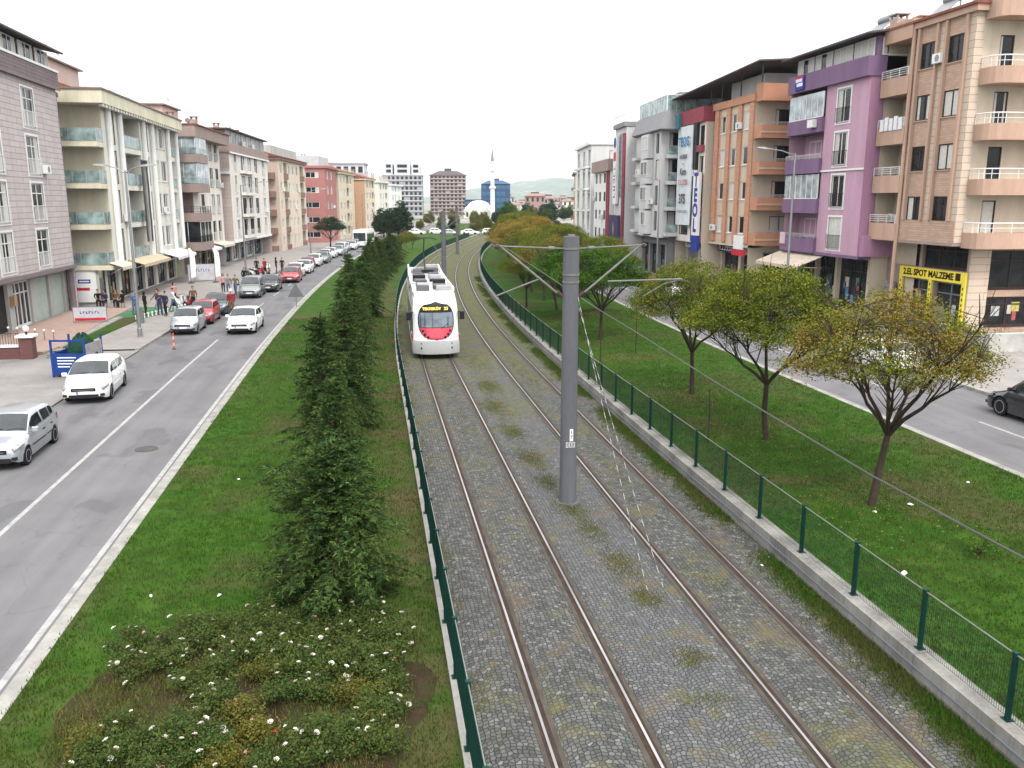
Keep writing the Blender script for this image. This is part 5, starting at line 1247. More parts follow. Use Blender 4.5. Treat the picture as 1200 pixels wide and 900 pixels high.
# --- purple block
m_pink = M('mauve_pink_render', (0.48, 0.3, 0.385), 0.85, 0.1, 0.9, streak=True); m_purp = M('violet_render', (0.19, 0.12, 0.205), 0.85, 0.1, 0.9, streak=True); m_pinkd = M('deep_pink_render', (0.36, 0.19, 0.285), 0.85, 0.1, 0.9, streak=True)
B = Bld('apartment_block', 'pink and violet apartment block with violet balconies and a glazed attic', 32.9, 54.6, 0, 'R')
fl = [4.3 + 2.93 * k for k in range(4)]; LN = 10.9; H = 16.0
ops = [(2.3, 4.0, z + .25, z + 2.5, .15) for z in fl]
B.facade(B.mb(m_pink), 's', 0, 5.6, 4.2, H, 0, ops)
for o in ops: B.window('s', *o[:4], 0, .12, 'w2', m_rail_k, None, m_frame)
B.facade(B.mb(m_pinkd), 'e', 0, 14, 4.2, H, 0); B.facade(B.mb(m_sand), 'e', 1.3, 14, 0, 4.2, .4); B.slab(-.5, .0, .1, 4, 4.2, 5.6, m_pinkd, 'wall_step'); B.slab(-.02, 5.62, -.09, -.002, 10.0, 10.12, m_white, 'string_course')
B.facade(B.mb(m_pink), 's', 5.6, LN, 4.2, H, 1.3); B.facade(B.mb(m_pink), 'f', 0, 14, 4.2, H, LN); B.facade(B.mb(m_sand), 'f', 1.3, 14, 0, 4.2, LN); B.facade(B.mb(m_pink), 'f', 0, 1.3, 4.2, H, 5.6)
for k, z in enumerate(fl):
    B.slab(5.62, LN, -.25, 1.29, z - .2, z + .85, m_purp, 'balcony_panel')
    if k in (1, 3):
        g = MB(); B.box(g, 5.64, LN - .02, -.14, -.1, z + .86, z + 2.65); gg = g.obj('balcony_glazing', m_sky_glass, B.o); g = MB()
        for i in range(6): B.box(g, 5.64 + i * .86, 5.7 + i * .86, -.17, -.14, z + .86, z + 2.65)
        B.box(g, 5.64, LN - .02, -.172, -.142, z + .86, z + .92); g.obj('glazing_bars', m_white, gg)
    else:
        B.rail(5.64, LN - .02, -.22, -.16, z + .85, m_rail_s, .35); B.window('s', 6.2, 7.4, z + .1, z + 2.3, 1.3, -.01, 'd1'); B.window('s', 8.2, 10.0, z + .9, z + 2.3, 1.3, -.01, 'w2')
B.part('balcony_cloth', M('striped_cloth', (.6, .45, .5), .9, .3, 7), [(10.0, 10.85, -.32, -.26, fl[0] + .3, fl[0] + 1.2)])
B.part('air_conditioner', m_white, [(6.3, 7.1, -.6, -.26, fl[3] + .15, fl[3] + .7)])
B.slab(-.1, LN + .1, -.35, 14, H, H + 1.25, m_purp, 'parapet')
for i in range(4): B.window('s', .3 + i * 2.65, 2.7 + i * 2.65, H + 1.3, H + 2.45, .2, .02, 'p3')
B.part('attic_wall', m_purp, [(0, LN, .28, 12, H + 1.25, H + 2.5)]); B.window('e', .6, 2.8, H + 1.3, H + 2.4, -.1, -.002, 'p2')
m = MB(); m.loft([[B.P(-.6, -.8, H + 2.5), B.P(-.6, 6, H + 3.5), B.P(-.6, 6, H + 3.62), B.P(-.6, -.8, H + 2.62)], [B.P(LN + .6, -.8, H + 2.5), B.P(LN + .6, 6, H + 3.5), B.P(LN + .6, 6, H + 3.62), B.P(LN + .6, -.8, H + 2.62)]], 0, True); m.obj('roof', m_roof, B.o)
B.chimney(.5, 1.8, H + 2.7, 1.0, .8); B.heater(4, 3.2, H + 3.0)
sg = B.part('round_logo_sign', m_blue, [(8.3, 9.6, -.5, -.36, H + .15, H + 1.15)])
g = MB(); B.box(g, 8.5, 9.5, -.51, -.503, H + .72, H + .95); B.box(g, 8.4, 9.3, -.51, -.503, H + .4, H + .64); g.obj('logo_band', M('sign_pale', (.75, .72, .78), .5), sg)
g = MB(); B.box(g, 8.35, 9.5, -.509, -.5035, H + .97, H + 1.12); g.obj('logo_band', m_red, sg)
gs = [(.7, 4.7), (5.0, 7.7), (8.0, 10.7)]
B.facade(B.mb(m_sand), 's', .4, LN, 0, 4.2, 1.34, [(a, b, .1, 3.9, .5, 1) for a, b in gs])
for a, b in gs: B.shop('s', a, b, .12, 3.88, 1.34, .4, 3, m_dark)
B.slab(0, LN, -.1, 1.29, 4.0, 4.19, m_purp, 'soffit'); B.awning(4.6, 11.6, 3.95, 2.0, .75, M('beige_awning', (.5, .42, .34), .85, .25, 3), .1); B.done()

# --- orange brick block
m_or = Mclad('orange_brickwork', (0.52, 0.27, 0.175), (0.42, 0.22, 0.15), .5, .14, .012); m_orp = M('orange_panel', (0.47, 0.235, 0.15), 0.8, 0.1)
B = Bld('apartment_block', 'orange brick apartment block with cream strips and orange banded balconies under a dark canopy', 31.9, 69.8, 0, 'R')
fl = [4.35 + 2.92 * k for k in range(4)]; LN = 8.7; H = 16.05
for a0, a1, mt in ((0, 1.0, m_or), (1.0, 2.3, m_sand), (2.3, 3.5, m_or), (3.5, 4.7, m_sand), (4.7, 5.9, m_or), (5.9, 7.1, m_sand), (7.1, LN, m_or)):
    ops = []
    if mt is m_sand:
        for z in fl: ops.append((a0 + .1, a1 - .1, z + .8, z + 2.3, .15)); B.window('s', a0 + .1, a1 - .1, z + .8, z + 2.3, 0, .12, 'w1', None, m_white)
    B.facade(B.mb(mt), 's', a0, a1, 4.2, H, 0, ops)
for a in (.5, 2.9, 5.3, 7.9): m = MB(); B.box(m, a - .4, a + .4, -.12, -.003, 4.3, H); m.obj('brick_pilaster', m_or, B.o)
B.facade(B.mb(m_sand), 'e', 0, 12, 0, H, 0, [(1.8, 3.6, z + .3, z + 2.3, .1) for z in fl]); B.facade(B.mb(m_sand), 'f', 0, 12, 0, H, LN)
for k, z in enumerate(fl + [H]):
    B.slab(-1.35, -.003, -.05, 7, z - .1, z + .95 if k < 4 else z + 1.25, m_orp, 'balcony_panel')
    if k < 4: B.slab(-1.4, -1.352, -.08, 7, z + .3, z + .45, M('pale_band', (.55, .4, .3)), 'band'); B.rail(-1.33, -1.28, 0, 7, z + .95, m_rail_s, .25); B.window('e', 1.8, 3.6, z + .3, z + 2.3, 0, .08, 'd2')
B.slab(-.1, LN + .1, -.2, 12, H, H + .6, m_orp, 'cornice')
B.part('roof_hut', m_grey_w, [(.6, 7.5, 1.0, 6, H + .6, H + 2.3)])
m = MB(); m.loft([[B.P(-2.4, -1.0, H + 2.75), B.P(-2.4, 8, H + 3.3), B.P(-2.4, 8, H + 3.42), B.P(-2.4, -1, H + 2.87)], [B.P(LN + 9, -1.6, H + 1.7), B.P(LN + 9, 8, H + 2.2), B.P(LN + 9, 8, H + 2.32), B.P(LN + 9, -1.6, H + 1.82)]], 0, True); m.obj('canopy_roof', m_roof, B.o)
m = MB()
for a in (-2.0, 2, 6, LN - .2): m.tube([B.P(a, -.5, H + (1.2 if a < 0 else .6)), B.P(a, -.5, H + 2.75 - .06 * (a + 2))], .06, 6)
m.obj('canopy_post', m_dark, B.o)
gs = [(.5, 4.0), (4.5, 8.3)]
B.facade(B.mb(m_sand), 's', 0, LN, 0, 4.2, 1.2, [(a, b, .1, 3.2, .5, 1) for a, b in gs])
for a, b in gs: B.shop('s', a, b, .12, 3.18, 1.2, .4, 3, m_dark)
B.shop('e', 1.4, 5.0, .3, 3.6, 0, -.01, 3, m_galv)
B.slab(0, LN, -.1, 1.15, 4.0, 4.19, m_sand, 'soffit'); B.sign('s', 4.6, 8.4, 3.3, 3.95, .9, M('sign_dark', (.02, .02, .05), .5), None); scribble(B.o, B, 4.8, 8.2, 3.42, 3.82, .776, m_white, False, 6)
B.sign('s', .7, 2.6, 3.8, 5.0, -.1, m_white, None, name='white_sign_box'); B.sign('s', .3, 2.9, 3.25, 3.75, -.1, m_red, None, name='red_sign_board'); B.done()

# --- narrow block with the big banners
m_mar = M('maroon_panel', (0.26, 0.06, 0.08), 0.75, 0.12)
B = Bld('apartment_block', 'narrow pale block hung with a tall white banner and a vertical school sign', 31.2, 78.7, .02, 'R')
LN = 7.6; H = 15.2; ops = []
for k in range(4):
    z = 4.2 + 2.8 * k; ops.append((.35, 1.5, z + .4, z + 2.3, .15)); B.window('s', .35, 1.5, z + .4, z + 2.3, 0, .12, 'd2'); B.slab(.2, 1.7, -.3, -.003, z - .1, z + .5, m_mar, 'balcony_panel')
    ops.append((4.0, 6.6, z + .4, z + 2.3, .15)); B.window('s', 4.0, 6.6, z + .4, z + 2.3, 0, .12, 'd2')
B.facade(B.mb(m_beige_w), 's', 0, LN, 4, H, 0, ops); B.facade(B.mb(m_sand), 'e', 0, 12, 0, H, 0); B.facade(B.mb(m_sand), 'f', 0, 12, 0, H, LN)
B.slab(-.05, LN + .1, -.35, 12, H, H + 1.35, m_mar, 'parapet'); B.part('teal_roof_box', M('teal_box', (.06, .2, .22), .6), [(6.0, 7.4, -.7, -.36, H - .2, H + 1.2)])
m = MB(); B.box(m, 1.75, 2.35, -.3, -.003, 4.1, H); m.obj('black_pilaster', m_dark, B.o)
m = MB(); n = 14; rings = []
for i in range(n + 1):
    a = 2.45 + 4.2 * i / n; y = -.4 + .05 * math.sin(i * 1.1); rings.append([B.P(a, y, 5.6), B.P(a, y + .06 * math.sin(i * .7), 10), B.P(a, y - .05, 15.1), B.P(a, y + .03, 15.1), B.P(a, y + .09, 10), B.P(a, y + .03, 5.6)])
m.loft(rings, 0, True); bn = m.obj('wall_banner', M('banner_cloth', (.62, .66, .68), .7, .12, 1.5), B.o)
for s_, sz, z, mt in (('TEOG', 1.25, 13.6, M('banner_blue', (.03, .2, .45), .6)), ('HAZIRLIK', .55, 12.2, m_dark), ('ve', .35, 11.55, m_dark), ('Kurs', .95, 10.75, m_dark), ('375', 1.3, 8.1, m_dark)):
    text(s_, sz, bn, B.P(4.55, -.56, z), (PI / 2, 0, 0), mt, sx=.95)
scribble(bn, B, 3.2, 6.0, 9.5, 10.0, -.53, m_red, False, 6); scribble(bn, B, 3.1, 6.1, 6.8, 7.05, -.53, m_galv, False, 9)
sg = B.sign('s', .1, 1.7, 4.7, 10.6, -.2, m_white, None, name='vertical_school_sign', thick=.25)
for j, ch in enumerate('TEOL'): text(ch, 1.7, sg, B.P(.9, -.458, 9.85 - j * 1.42), (PI / 2, 0, 0), m_blue, sx=1.0, bold=.05)
B.sign('s', .1, 1.7, 3.2, 4.69, -.2, M('sign_royal_blue', (.02, .05, .3), .5), None, name='blue_sign_box', thick=.25)
B.facade(B.mb(m_grey_w), 's', 0, LN, 0, 4, 1.2, [(.6, 3.4, .1, 3.2, .5, 1), (4, 7, .1, 3.2, .5, 1)]); B.shop('s', .6, 3.4, .12, 3.18, 1.2, .4, 3, m_dark)
B.part('grey_shutter', M('shutter_grey', (.2, .2, .2), .7), [(4.03, 6.97, 1.5, 1.58, .12, 3.15)])
B.sign('s', 3.2, 6.8, 3.35, 3.95,   .95, m_white, None); scribble(B.o, B, 3.5, 6.5, 3.5, 3.8, .826, m_dark, False, 9); B.slab(0, LN, -.1, 1.15, 3.97, 4.0, m_sand, 'soffit'); B.done()

# --- grey block with a rounded corner and glass roof terrace
m_gr = M('light_grey_render', (0.55, 0.55, 0.545), 0.85, 0.1, 1.0, streak=True); m_grd = M('mid_grey_band', (0.25, 0.25, 0.26), 0.8, 0.1)
B = Bld('apartment_block', 'light grey apartment block with dark bay windows, grey cornice and glass roof terrace', 29.6, 86.8, .04, 'R')
LN = 9.6; H = 14.9; ops = []; eo = []
for k in range(4):
    z = 4.6 + 2.62 * k
    for a, w in ((.6, 1.1), (6.3, 1.1)): ops.append((a, a + w, z + .3, z + 2.3, .15)); B.window('s', a, a + w, z + .3, z + 2.3, 0, .12, 'd1')
    B.slab(2.6, 5.4, -.6, -.003, z - .1, z + 2.35, m_gr, 'bay'); B.window('s', 2.8, 5.2, z + .8, z + 2.2, -.6, -.04, 'w2'); B.rail(7.8, 9.5, -.5, -.45, z + .2, m_rail_s, .8); B.slab(7.7, 9.6, -.5, -.003, z - .1, z + .2, m_gr, 'balcony_slab')
    eo.append((.9, 3.6, z + .15, z + 2.35, .4, 1)); B.window('e', 1.0, 3.5, z + .2, z + 2.3, 0, .36, 'd3'); B.slab(-1.0, -.003, .5, 4.2, z - .25, z + .1, m_gr, 'balcony_slab'); B.rail(-.97, -.92, .5, 4.2, z + .1, m_rail_s, .85, 'glass')
B.facade(B.mb(m_gr), 's', 0, LN, 4.4, H, 0, ops); B.facade(B.mb(m_gr), 'e', 0, 12, 4.4, H, 0, eo); B.facade(B.mb(m_gr), 'f', 0, 12, 0, H, LN)
m = MB(); r0 = [(-1.1, -.1), (LN + .2, -.1), (LN + .2, 12), (-1.1, 12)]; r1 = [(-1.3, -.5), (LN + .3, -.5), (LN + .3, 12), (-1.3, 12)]; r2 = [(-.9, .1), (LN, .1), (LN, 12), (-.9, 12)]
m.loft([[B.P(a, d, H) for a, d in r0], [B.P(a, d, H + .15) for a, d in r1], [B.P(a, d, H + 1.9) for a, d in r2]], 0, True); m.obj('cornice', m_grd, B.o)
B.rail(-.7, LN, .25, .3, H + 1.9, m_rail_w, 1.6, 'glass'); B.rail(-.75, -.7, .3, 6, H + 1.9, m_rail_w, 1.6, 'glass'); B.part('penthouse', m_grd, [(1, 7, 2.2, 8, H + 1.9, H + 4.0)])
B.facade(B.mb(m_grd), 's', 0, LN, 0, 4.4, 1.0, [(.5, 3.0, .1, 3.4, .5, 1), (3.6, 6.2, .1, 3.4, .5, 1), (6.8, 9.2, .1, 3.4, .5, 1)]); B.facade(B.mb(m_grd), 'e', 1, 12, 0, 4.4, .2)
for a, b in ((.5, 3.0), (3.6, 6.2), (6.8, 9.2)): B.shop('s', a, b, .12, 3.38, 1.0, .4, 2, m_dark)
B.slab(-.2, LN, -.1, 1.1, 4.2, 4.39, m_gr, 'soffit'); B.done()

# --- block with glass front, vertical clinic sign and dark billboard
B = Bld('commercial_block', 'glass fronted block with a vertical white sign and a dark billboard, beyond the grey one', 29.2, 97.8, .06, 'R', 'building')
LN = 5.6; H = 16.3
B.facade(B.mb(m_gr), 's', 0, LN, 0, H, 0); B.facade(B.mb(m_gr), 'e', 0, 12, 0, H, 0); B.facade(B.mb(m_gr), 'f', 0, 12, 0, H, LN)
g = MB(); B.box(g, .5, 2.8, -.12, -.003, 8.5, 15.6); gg = g.obj('glass_front', Mglass('teal_glass', (.06, .13, .15)), B.o); g = MB()
for i in range(5): B.box(g, .5, 2.8, -.15, -.12, 8.5 + i * 1.75, 8.56 + i * 1.75)
for a in (.5, 1.25, 2.0, 2.75): B.box(g, a, a + .05, -.152, -.121, 8.5, 15.6)
g.obj('glazing_bars', m_galv, gg)
sg = B.sign('s', 3.1, 4.9, 7.6, 15.4, -.1, m_white, None, name='vertical_sign', thick=.3); scribble(sg, B, 3.55, 4.45, 8.2, 12.3, -.408, m_dark, True, 5)
m = MB(); m.cyl(B.P(4.0, -.42, 14.7), (0, 1, 0), .6, .03, 20); m.obj('round_logo', M('sign_royal_blue', (.02, .05, .3), .5), sg)
m = MB(); B.box(m, 3.4, 4.6, -.43, -.412, 12.6, 13.6); m.obj('red_letter_panel', m_red, sg)
B.sign('s', .3, 5.0, 3.0, 6.3, -.4, M('billboard_indigo', (.045, .045, .11), .6), None, name='billboard', thick=.3)
bq = MB(); bq.loft([[B.P(2.5, -.71, 3.9), B.P(2.9, -.71, 4.6), B.P(2.7, -.71, 5.5), B.P(2.4, -.71, 4.7)], [B.P(2.5, -.73, 3.9), B.P(2.9, -.73, 4.6), B.P(2.7, -.73, 5.5), B.P(2.4, -.73, 4.7)]], 0, True); bq.obj('gold_emblem', M('billboard_gold', (.5, .4, .2), .5), B.o)
m = MB(); m.tube([B.P(.15, -.2, .2), B.P(.15, -.2, 15.5)], .2, 8); m.obj('maroon_pipe', m_mar, B.o)
B.slab(-.1, LN + .1, -.3, 12, H, H + .5, m_grd, 'cornice'); B.part('roof_frame', m_rail_w, [(.1, 5.5, -.2, -.1, H + 1.3, H + 1.4)] + [(a, a + .08, -.2, -.1, H + .5, H + 1.3) for a in (.1, 1.4, 2.8, 4.2, 5.4)])
B.shop('s', .4, 5.2, .12, 2.6, 0, -.02, 4, m_dark); B.dish(2, 2, H + .5, 1.6); B.dish(4, 2.5, H + .5, 1.3); B.done()

# --- white and maroon block, then two more
B = Bld('apartment_block', 'lower white block with maroon vertical bands and a brown parapet on the right side', 29.3, 104.4, .085, 'R')
LN = 11.6; H = 11.6; ops = []
for k in range(4):
    z = 2.6 + 2.3 * k
    for a in (3.2, 6.4, 9.2): ops.append((a, a + 1.3, z + .7, z + 1.9, .12)); B.window('s', a, a + 1.3, z + .7, z + 1.9, 0, .1, 'd2')
B.facade(B.mb(m_white), 's', 0, LN, 0, H, 0, ops); B.facade(B.mb(m_white), 'e', 0, 12, 0, H, 0); B.facade(B.mb(m_white), 'f', 0, 12, 0, H, LN)
m = MB(); B.box(m, .3, .9, -.2, -.003, .2, H); B.box(m, 1.3, 1.9, -.2, -.003, .2, H); m.obj('maroon_bands', m_mar, B.o)
B.slab(-.1, LN + .1, -.4, 12, H, H + 1.4, m_taupe, 'parapet'); B.done()
B = Bld('apartment_block', 'tall white apartment block with open balconies behind the maroon banded one', 30.6, 119, .11, 'R')
LN = 16; H = 15.6; ops = []
for k in range(5):
    z = .6 + 3.0 * k
    for a in (1.0, 6.5, 12.5): ops.append((a, a + 2.2, z + .2, z + 2.4, .8, 1)); B.window('s', a + .3, a + 1.9, z + .2, z + 2.2, 0, .76, 'd2'); B.slab(a - .1, a + 2.3, -.7, -.003, z - .1, z + .12, m_white, 'balcony_slab'); B.rail(a - .1, a + 2.3, -.7, -.65, z + .12, m_rail_s, .9)
    B.window('e', 2.5, 3.9, z + .9, z + 2.2, 0, -.02, 'd2')
B.facade(B.mb(m_white), 's', 0, LN, 0, H, 0, ops); B.facade(B.mb(m_gr), 'e', 0, 12, 0, H, 0); B.facade(B.mb(m_white), 'f', 0, 12, 0, H, LN); B.slab(-.2, LN + .2, -.4, 12, H, H + .4, m_white, 'cornice'); B.dish(3, 1, H + .4, .6); B.dish(8, 1, H + .4, .5); B.done()
for (lab, s_, t_, LN, H, mt) in (('beige block further along the right side, partly hidden by the white block', 140, 26.5, 18, 14.4, m_beige_w), ('pale block with brown balconies, near the far end of the right side', 164, 26.5, 20, 13.0, m_cream_w), ('grey beige block with an overhanging roof at the far end of the right side', 262, 25.8, 34, 16.0, m_sand)):
    q = T(s_, t_); B = Bld('apartment_block', lab, q.x, q.y, Th(s_), 'R'); ops = []
    for k in range(4):
        z = 2.6 + 2.9 * k
        for a in (1.2, LN * .35, LN * .62, LN - 3): ops.append((a, a + 1.6, z + .6, z + 2.2, .2)); B.window('s', a, a + 1.6, z + .6, z + 2.2, 0, .16, 'd2')
        B.slab(LN * .47, LN * .6, -1.0, -.003, z - .1, z + .8, m_taupe, 'balcony_panel'); B.window('e', 2, 3.4, z + .7, z + 2.1, 0, -.02, 'd2')
    B.facade(B.mb(mt), 's', 0, LN, 0, H, 0, ops); B.facade(B.mb(mt), 'e', 0, 12, 0, H, 0); B.facade(B.mb(mt), 'f', 0, 12, 0, H, LN); B.slab(-.6, LN + .4, -.8, 12, H, H + .4, m_taupe, 'cornice'); B.chimney(2, 2, H + .4); B.done()
# ------------------------------------------------------------------ cars (front towards -y)
m_tyre = M('tyre_rubber', (0.018, 0.018, 0.02), 0.9, 0.2)
m_rim = M('alloy_rim', (0.5, 0.5, 0.52), 0.35, 0.1, 8.0, metal=0.7)
m_under = M('underbody', (0.012, 0.012, 0.012), 0.95, 0.1)
m_trim = M('black_trim', (0.02, 0.02, 0.022), 0.5, 0.1)
m_carglass = Mglass('car_glass', (0.022, 0.028, 0.032), 0.05, 0.6)
m_lamp = M('headlamp_lens', (0.3, 0.31, 0.32), 0.12, 0.6, 9.0, metal=0.3, spec=0.6)
m_tail = M('tail_lamp', (0.35, 0.01, 0.01), 0.2, 0.15, 10.0)
m_plate = M('number_plate', (0.7, 0.7, 0.7), 0.5, 0.05); m_plateb = M('plate_band', (0.02, 0.05, 0.35), 0.5)
def lerp_tab(tab, y):
    if y <= tab[0][0]: return tab[0][1]
    for (a, va), (b, vb) in zip(tab[:-1], tab[1:]):
        if y <= b:
            q = (y - a) / (b - a); return va + (vb - va) * q
    return tab[-1][1]
WHEEL = {}
def wheel_meshes(r, w):
    k = (r, w)
    if k in WHEEL: return WHEEL[k]
    t = MB(); t.cyl((0, 0, 0), (1, 0, 0), r, w, 24, 0, [(r * .64, -w / 2), (r * .95, -w / 2), (r, -w / 2 + .03), (r, w / 2 - .03), (r * .95, w / 2), (r * .64, w / 2)])
    q = MB(); q.cyl((0, 0, 0), (1, 0, 0), r, w, 20, 1, [(r * .60, w * .1), (r * .60, w * .16)])
    q.cyl((0, 0, 0), (1, 0, 0), r, w, 20, 0, [(r * .67, w * .3), (r * .68, w * .52), (r * .62, w * .53), (r * .6, w * .2)])
    for j in range(5):
        a = 2 * PI * j / 5; R3 = Matrix.Rotation(a, 3, 'X'); q.box(w * .2, w * .44, -.032, .032, r * .1, r * .62, 0, R3)
    q.cyl((w * .36, 0, 0), (1, 0, 0), r * .17, w * .24, 10)
    WHEEL[k] = (t.mesh('tyre', [m_tyre], True, 40), q.mesh('rim', [m_rim, m_under], True, 40)); return WHEEL[k]

def make_car(kind, paint, label, name='parked_car', cat='car', group='cars parked along the left kerb', lamp=None):
    S = dict(   # length, width, height, hood z, belt z, cowl y, roof front y, roof rear y, glass end y, deck z, front axle, rear axle, wheel r
        hatch=(3.85, 1.66, 1.44, .90, .95, -.95, -.28, 1.35, 1.80, 1.02, -1.24, 1.24, .295),
        compact=(4.4, 1.80, 1.49, .93, .98, -1.18, -.42, 1.45, 2.02, 1.08, -1.33, 1.33, .32),
        city=(3.7, 1.64, 1.50, .94, .98, -.92, -.30, 1.32, 1.72, 1.05, -1.19, 1.19, .285),
        sedan=(4.65, 1.80, 1.44, .90, .95, -1.00, -.28, 1.05, 1.72, 1.06, -1.38, 1.33, .32),
        mpv=(4.5, 1.82, 1.70, 1.02, 1.06, -1.35, -.55, 1.85, 2.16, 1.12, -1.38, 1.36, .32),
        suv=(4.5, 1.86, 1.66, 1.05, 1.10, -1.05, -.38, 1.6, 2.12, 1.15, -1.33, 1.33, .36))[kind]
    Ln, W, H, hz, bz, yc, yr0, yr1, yg, dz, fa, ra, wr = S
    root = thing(name, label, cat, group=group); hw = W / 2; y0, y1 = -Ln / 2, Ln / 2; sill = .20
    ys = sorted({y0, y0 + .04, y0 + .12, y0 + .25, y0 + .42, (yc + fa) / 2, yc, yc + .25, -.3, 0, .35, .7, yg, yg - .3, (yg + y1) / 2, y1 - .22, y1 - .1, y1 - .03, y1,
                 *[ax + d * wr * 1.17 for ax in (fa, ra) for d in (-1.0, -.985, -.9, -.72, -.4, 0, .4, .72, .9, .985, 1.0)]})
    wtab = [(y0, .70), (y0 + .04, .80), (y0 + .12, .89), (y0 + .25, .95), (y0 + .42, .985), (-.6, 1.0), (.8, 1.0), (y1 - .4, .97), (y1 - .1, .92), (y1, .84)]
    ttab = [(y0, .61), (y0 + .04, .69), (y0 + .12, .74), (y0 + .25, .785), (y0 + .42, .81), ((yc + fa) / 2, hz - .03), (yc, hz + .04), (yr0, bz + .02), (yr1, bz + .03), (yg, dz), (y1 - .1, dz - .04), (y1, dz - .14)]
    btab = [(y0, .32), (y0 + .12, .24), (y0 + .4, sill), (y1 - .4, sill + .02), (y1, .34)]
    rings = []
    def arch(y, b):
        for ax in (fa, ra):
            d = abs(y - ax); q = wr * 1.17
            if d < q * .999: return max(b, wr + math.sqrt(max(0, q * q - d * d)) * .98)
        return b
    def sect(y):
        w_, zt, zb = hw * lerp_tab(wtab, y), lerp_tab(ttab, y), lerp_tab(btab, y); za = arch(y, zb); zs = zt - (.085 if yc > y else .05); zs = max(zs, za + .06)
        zm = max(za + .015, zb + (zs - zb) * .45); zu = max(zm + .012, zs - .11)
        half = [(0, zb + (0 if za == zb else .12)), (w_ * .72, zb + (0 if za == zb else max(0, za - zb))), (w_ * .955, za), (w_ * 1.0, zm), (w_ * .985, zu), (w_ * .93, zs + .01), (w_ * .80, zt + .005), (w_ * .4, zt + .022), (0, zt + .03)]
        return half
    for y in ys:
        h = sect(y); rings.append([(x, y, z) for x, z in h] + [(-x, y, z) for x, z in reversed(h[1:-1])])
    n = len(rings[0]); mis = [1, 1, 0, 0, 0, 0, 0, 0, 0, 0, 0, 0, 0, 0, 1, 1]
    mb = MB(); mb.loft(rings, 0, True, True, mis[:n])
    # greenhouse
    def zr(y):
        if y <= yr0: q = (y - yc) / (yr0 - yc); return lerp_tab(ttab, yc) + (H - .03 - lerp_tab(ttab, yc)) * (q ** .93)
        if y <= yr1: q = (y - yr0) / (yr1 - yr0); return H - .03 + .03 * math.sin(PI * min(1, q * 1.25)) - .05 * max(0, q - .6)
        q = (y - yr1) / (yg - yr1); a = H - .05; return a + (lerp_tab(ttab, yg) - a) * q ** 1.15
    def green(y, off=0.0):
        zb = lerp_tab(ttab, y) - .03; zt = max(zr(y), zb + .035); k = (zt - zb); w0 = hw * lerp_tab(wtab, y) * .925 + off
        w1 = w0 - k * .30; return [(w0, zb), (w0 - k * .26, zb + k * .86), (w1 - .035, zb + k * .975), (w1 * .72, zt + .012 + off * .7), (0, zt + .028 + off)]
    gy = sorted({yc + .005, *[yc + (yr0 - yc) * q for q in (.2, .4, .6, .8, .95, 1.0)], *[yr0 + (yr1 - yr0) * q for q in (.1, .3, .5, .7, .9, 1)], *[yr1 + (yg - yr1) * q for q in (.15, .4, .7, .97)]})
    gr = [[(x, y, z) for x, z in green(y)] + [(-x, y, z) for x, z in reversed(green(y)[:-1])] for y in gy]
    mb.loft(gr, 0, True, False)
    mb.obj('body', [paint, m_under], root, True, 38)
    # glass
    def band(name, ya, yb, off, inset):
        g = MB(); rr_ = []
        for i in range(7):
            y = ya + (yb - ya) * i / 6; p = green(y, off); e = [(p[2][0] * inset + .02, p[2][1] + off), (p[3][0] * inset, p[3][1] + .004), (0, p[4][1] + .004)]
            rr_.append([(x, y, z) for x, z in e] + [(-x, y, z) for x, z in reversed(e[:-1])])
        g.loft(rr_, 0, False, False); return g.obj(name, m_carglass, root, True, 60)
    band('windscreen', yc + .06, yr0 - .03, .012, .97); band('rear_window', yr1 + .06, yg - .05, .012, .93)
    def sidewin(ya, yb, sgn, vb=.12, vt=.9):
        g = MB(); lo, hi = [], []
        for i in range(6):
            y = ya + (yb - ya) * i / 5; p = green(y); A = Vector((p[0][0], y, p[0][1])); Bp = Vector((p[1][0], y, p[1][1])); o = Vector((.009, 0, .003))
            lo.append(A.lerp(Bp, vb) + o); hi.append(A.lerp(Bp, vt) + o)
        for i in range(5): g.face([(sgn * q.x, q.y, q.z) for q in (lo[i], lo[i + 1], hi[i + 1], hi[i])])
        return g
    ym = (yr0 + yr1) / 2 - .12; yB = yr1 - (.25 if kind != 'sedan' else -.12)
    doors = [(yc + .1, ym - .05, yc + .34), (ym + .02, min(yB, ra + .12), ym + .04)]
    for sgn in (-1, 1):
        for i, (da, db, wa) in enumerate(doors):
            d = MB(); rr_ = []
            for k in range(9):
                y = da + (db - da) * k / 8; h = sect(y); e = [(h[2][0] * .995 + .004, max(h[2][1], sill) + .05), (h[3][0] + .006, h[3][1]), (h[4][0] + .006, h[4][1]), (h[5][0] + .004, h[5][1] - .01)]
                rr_.append([(sgn * x, y, z) for x, z in e])
            d.loft(rr_, 0, False, False)
            do = d.obj('door', paint, root, True, 50)
            hb = MB(); y = db - .14; h = sect(y); hb.bbox(min(sgn * (h[4][0] + .004), sgn * (h[4][0] + .034)), max(sgn * (h[4][0] + .004), sgn * (h[4][0] + .034)), y - .09, y + .09, h[4][1] - .045, h[4][1] - .015, .006); hb.obj('handle', m_trim if kind == 'hatch' else paint, do)
            hs_ = MB(); h0, h1 = sect(da + .02), sect(db - .02); 
            hs_.box(sgn * (h[3][0] + .004), sgn * (h[3][0] + .018), da + .03, db - .03, h[3][1] - .02, h[3][1] + .015); hs_.obj('rubbing_strip', m_trim if kind in ('hatch', 'mpv') else paint, do)
            sidewin(wa, db - .04 if i == 0 else db, sgn).obj('window_glass', m_carglass, do)
        if kind != 'sedan': sidewin(doors[1][1] + .07, yr1 + .12, sgn, .2, .88).obj('quarter_window', m_carglass, root)
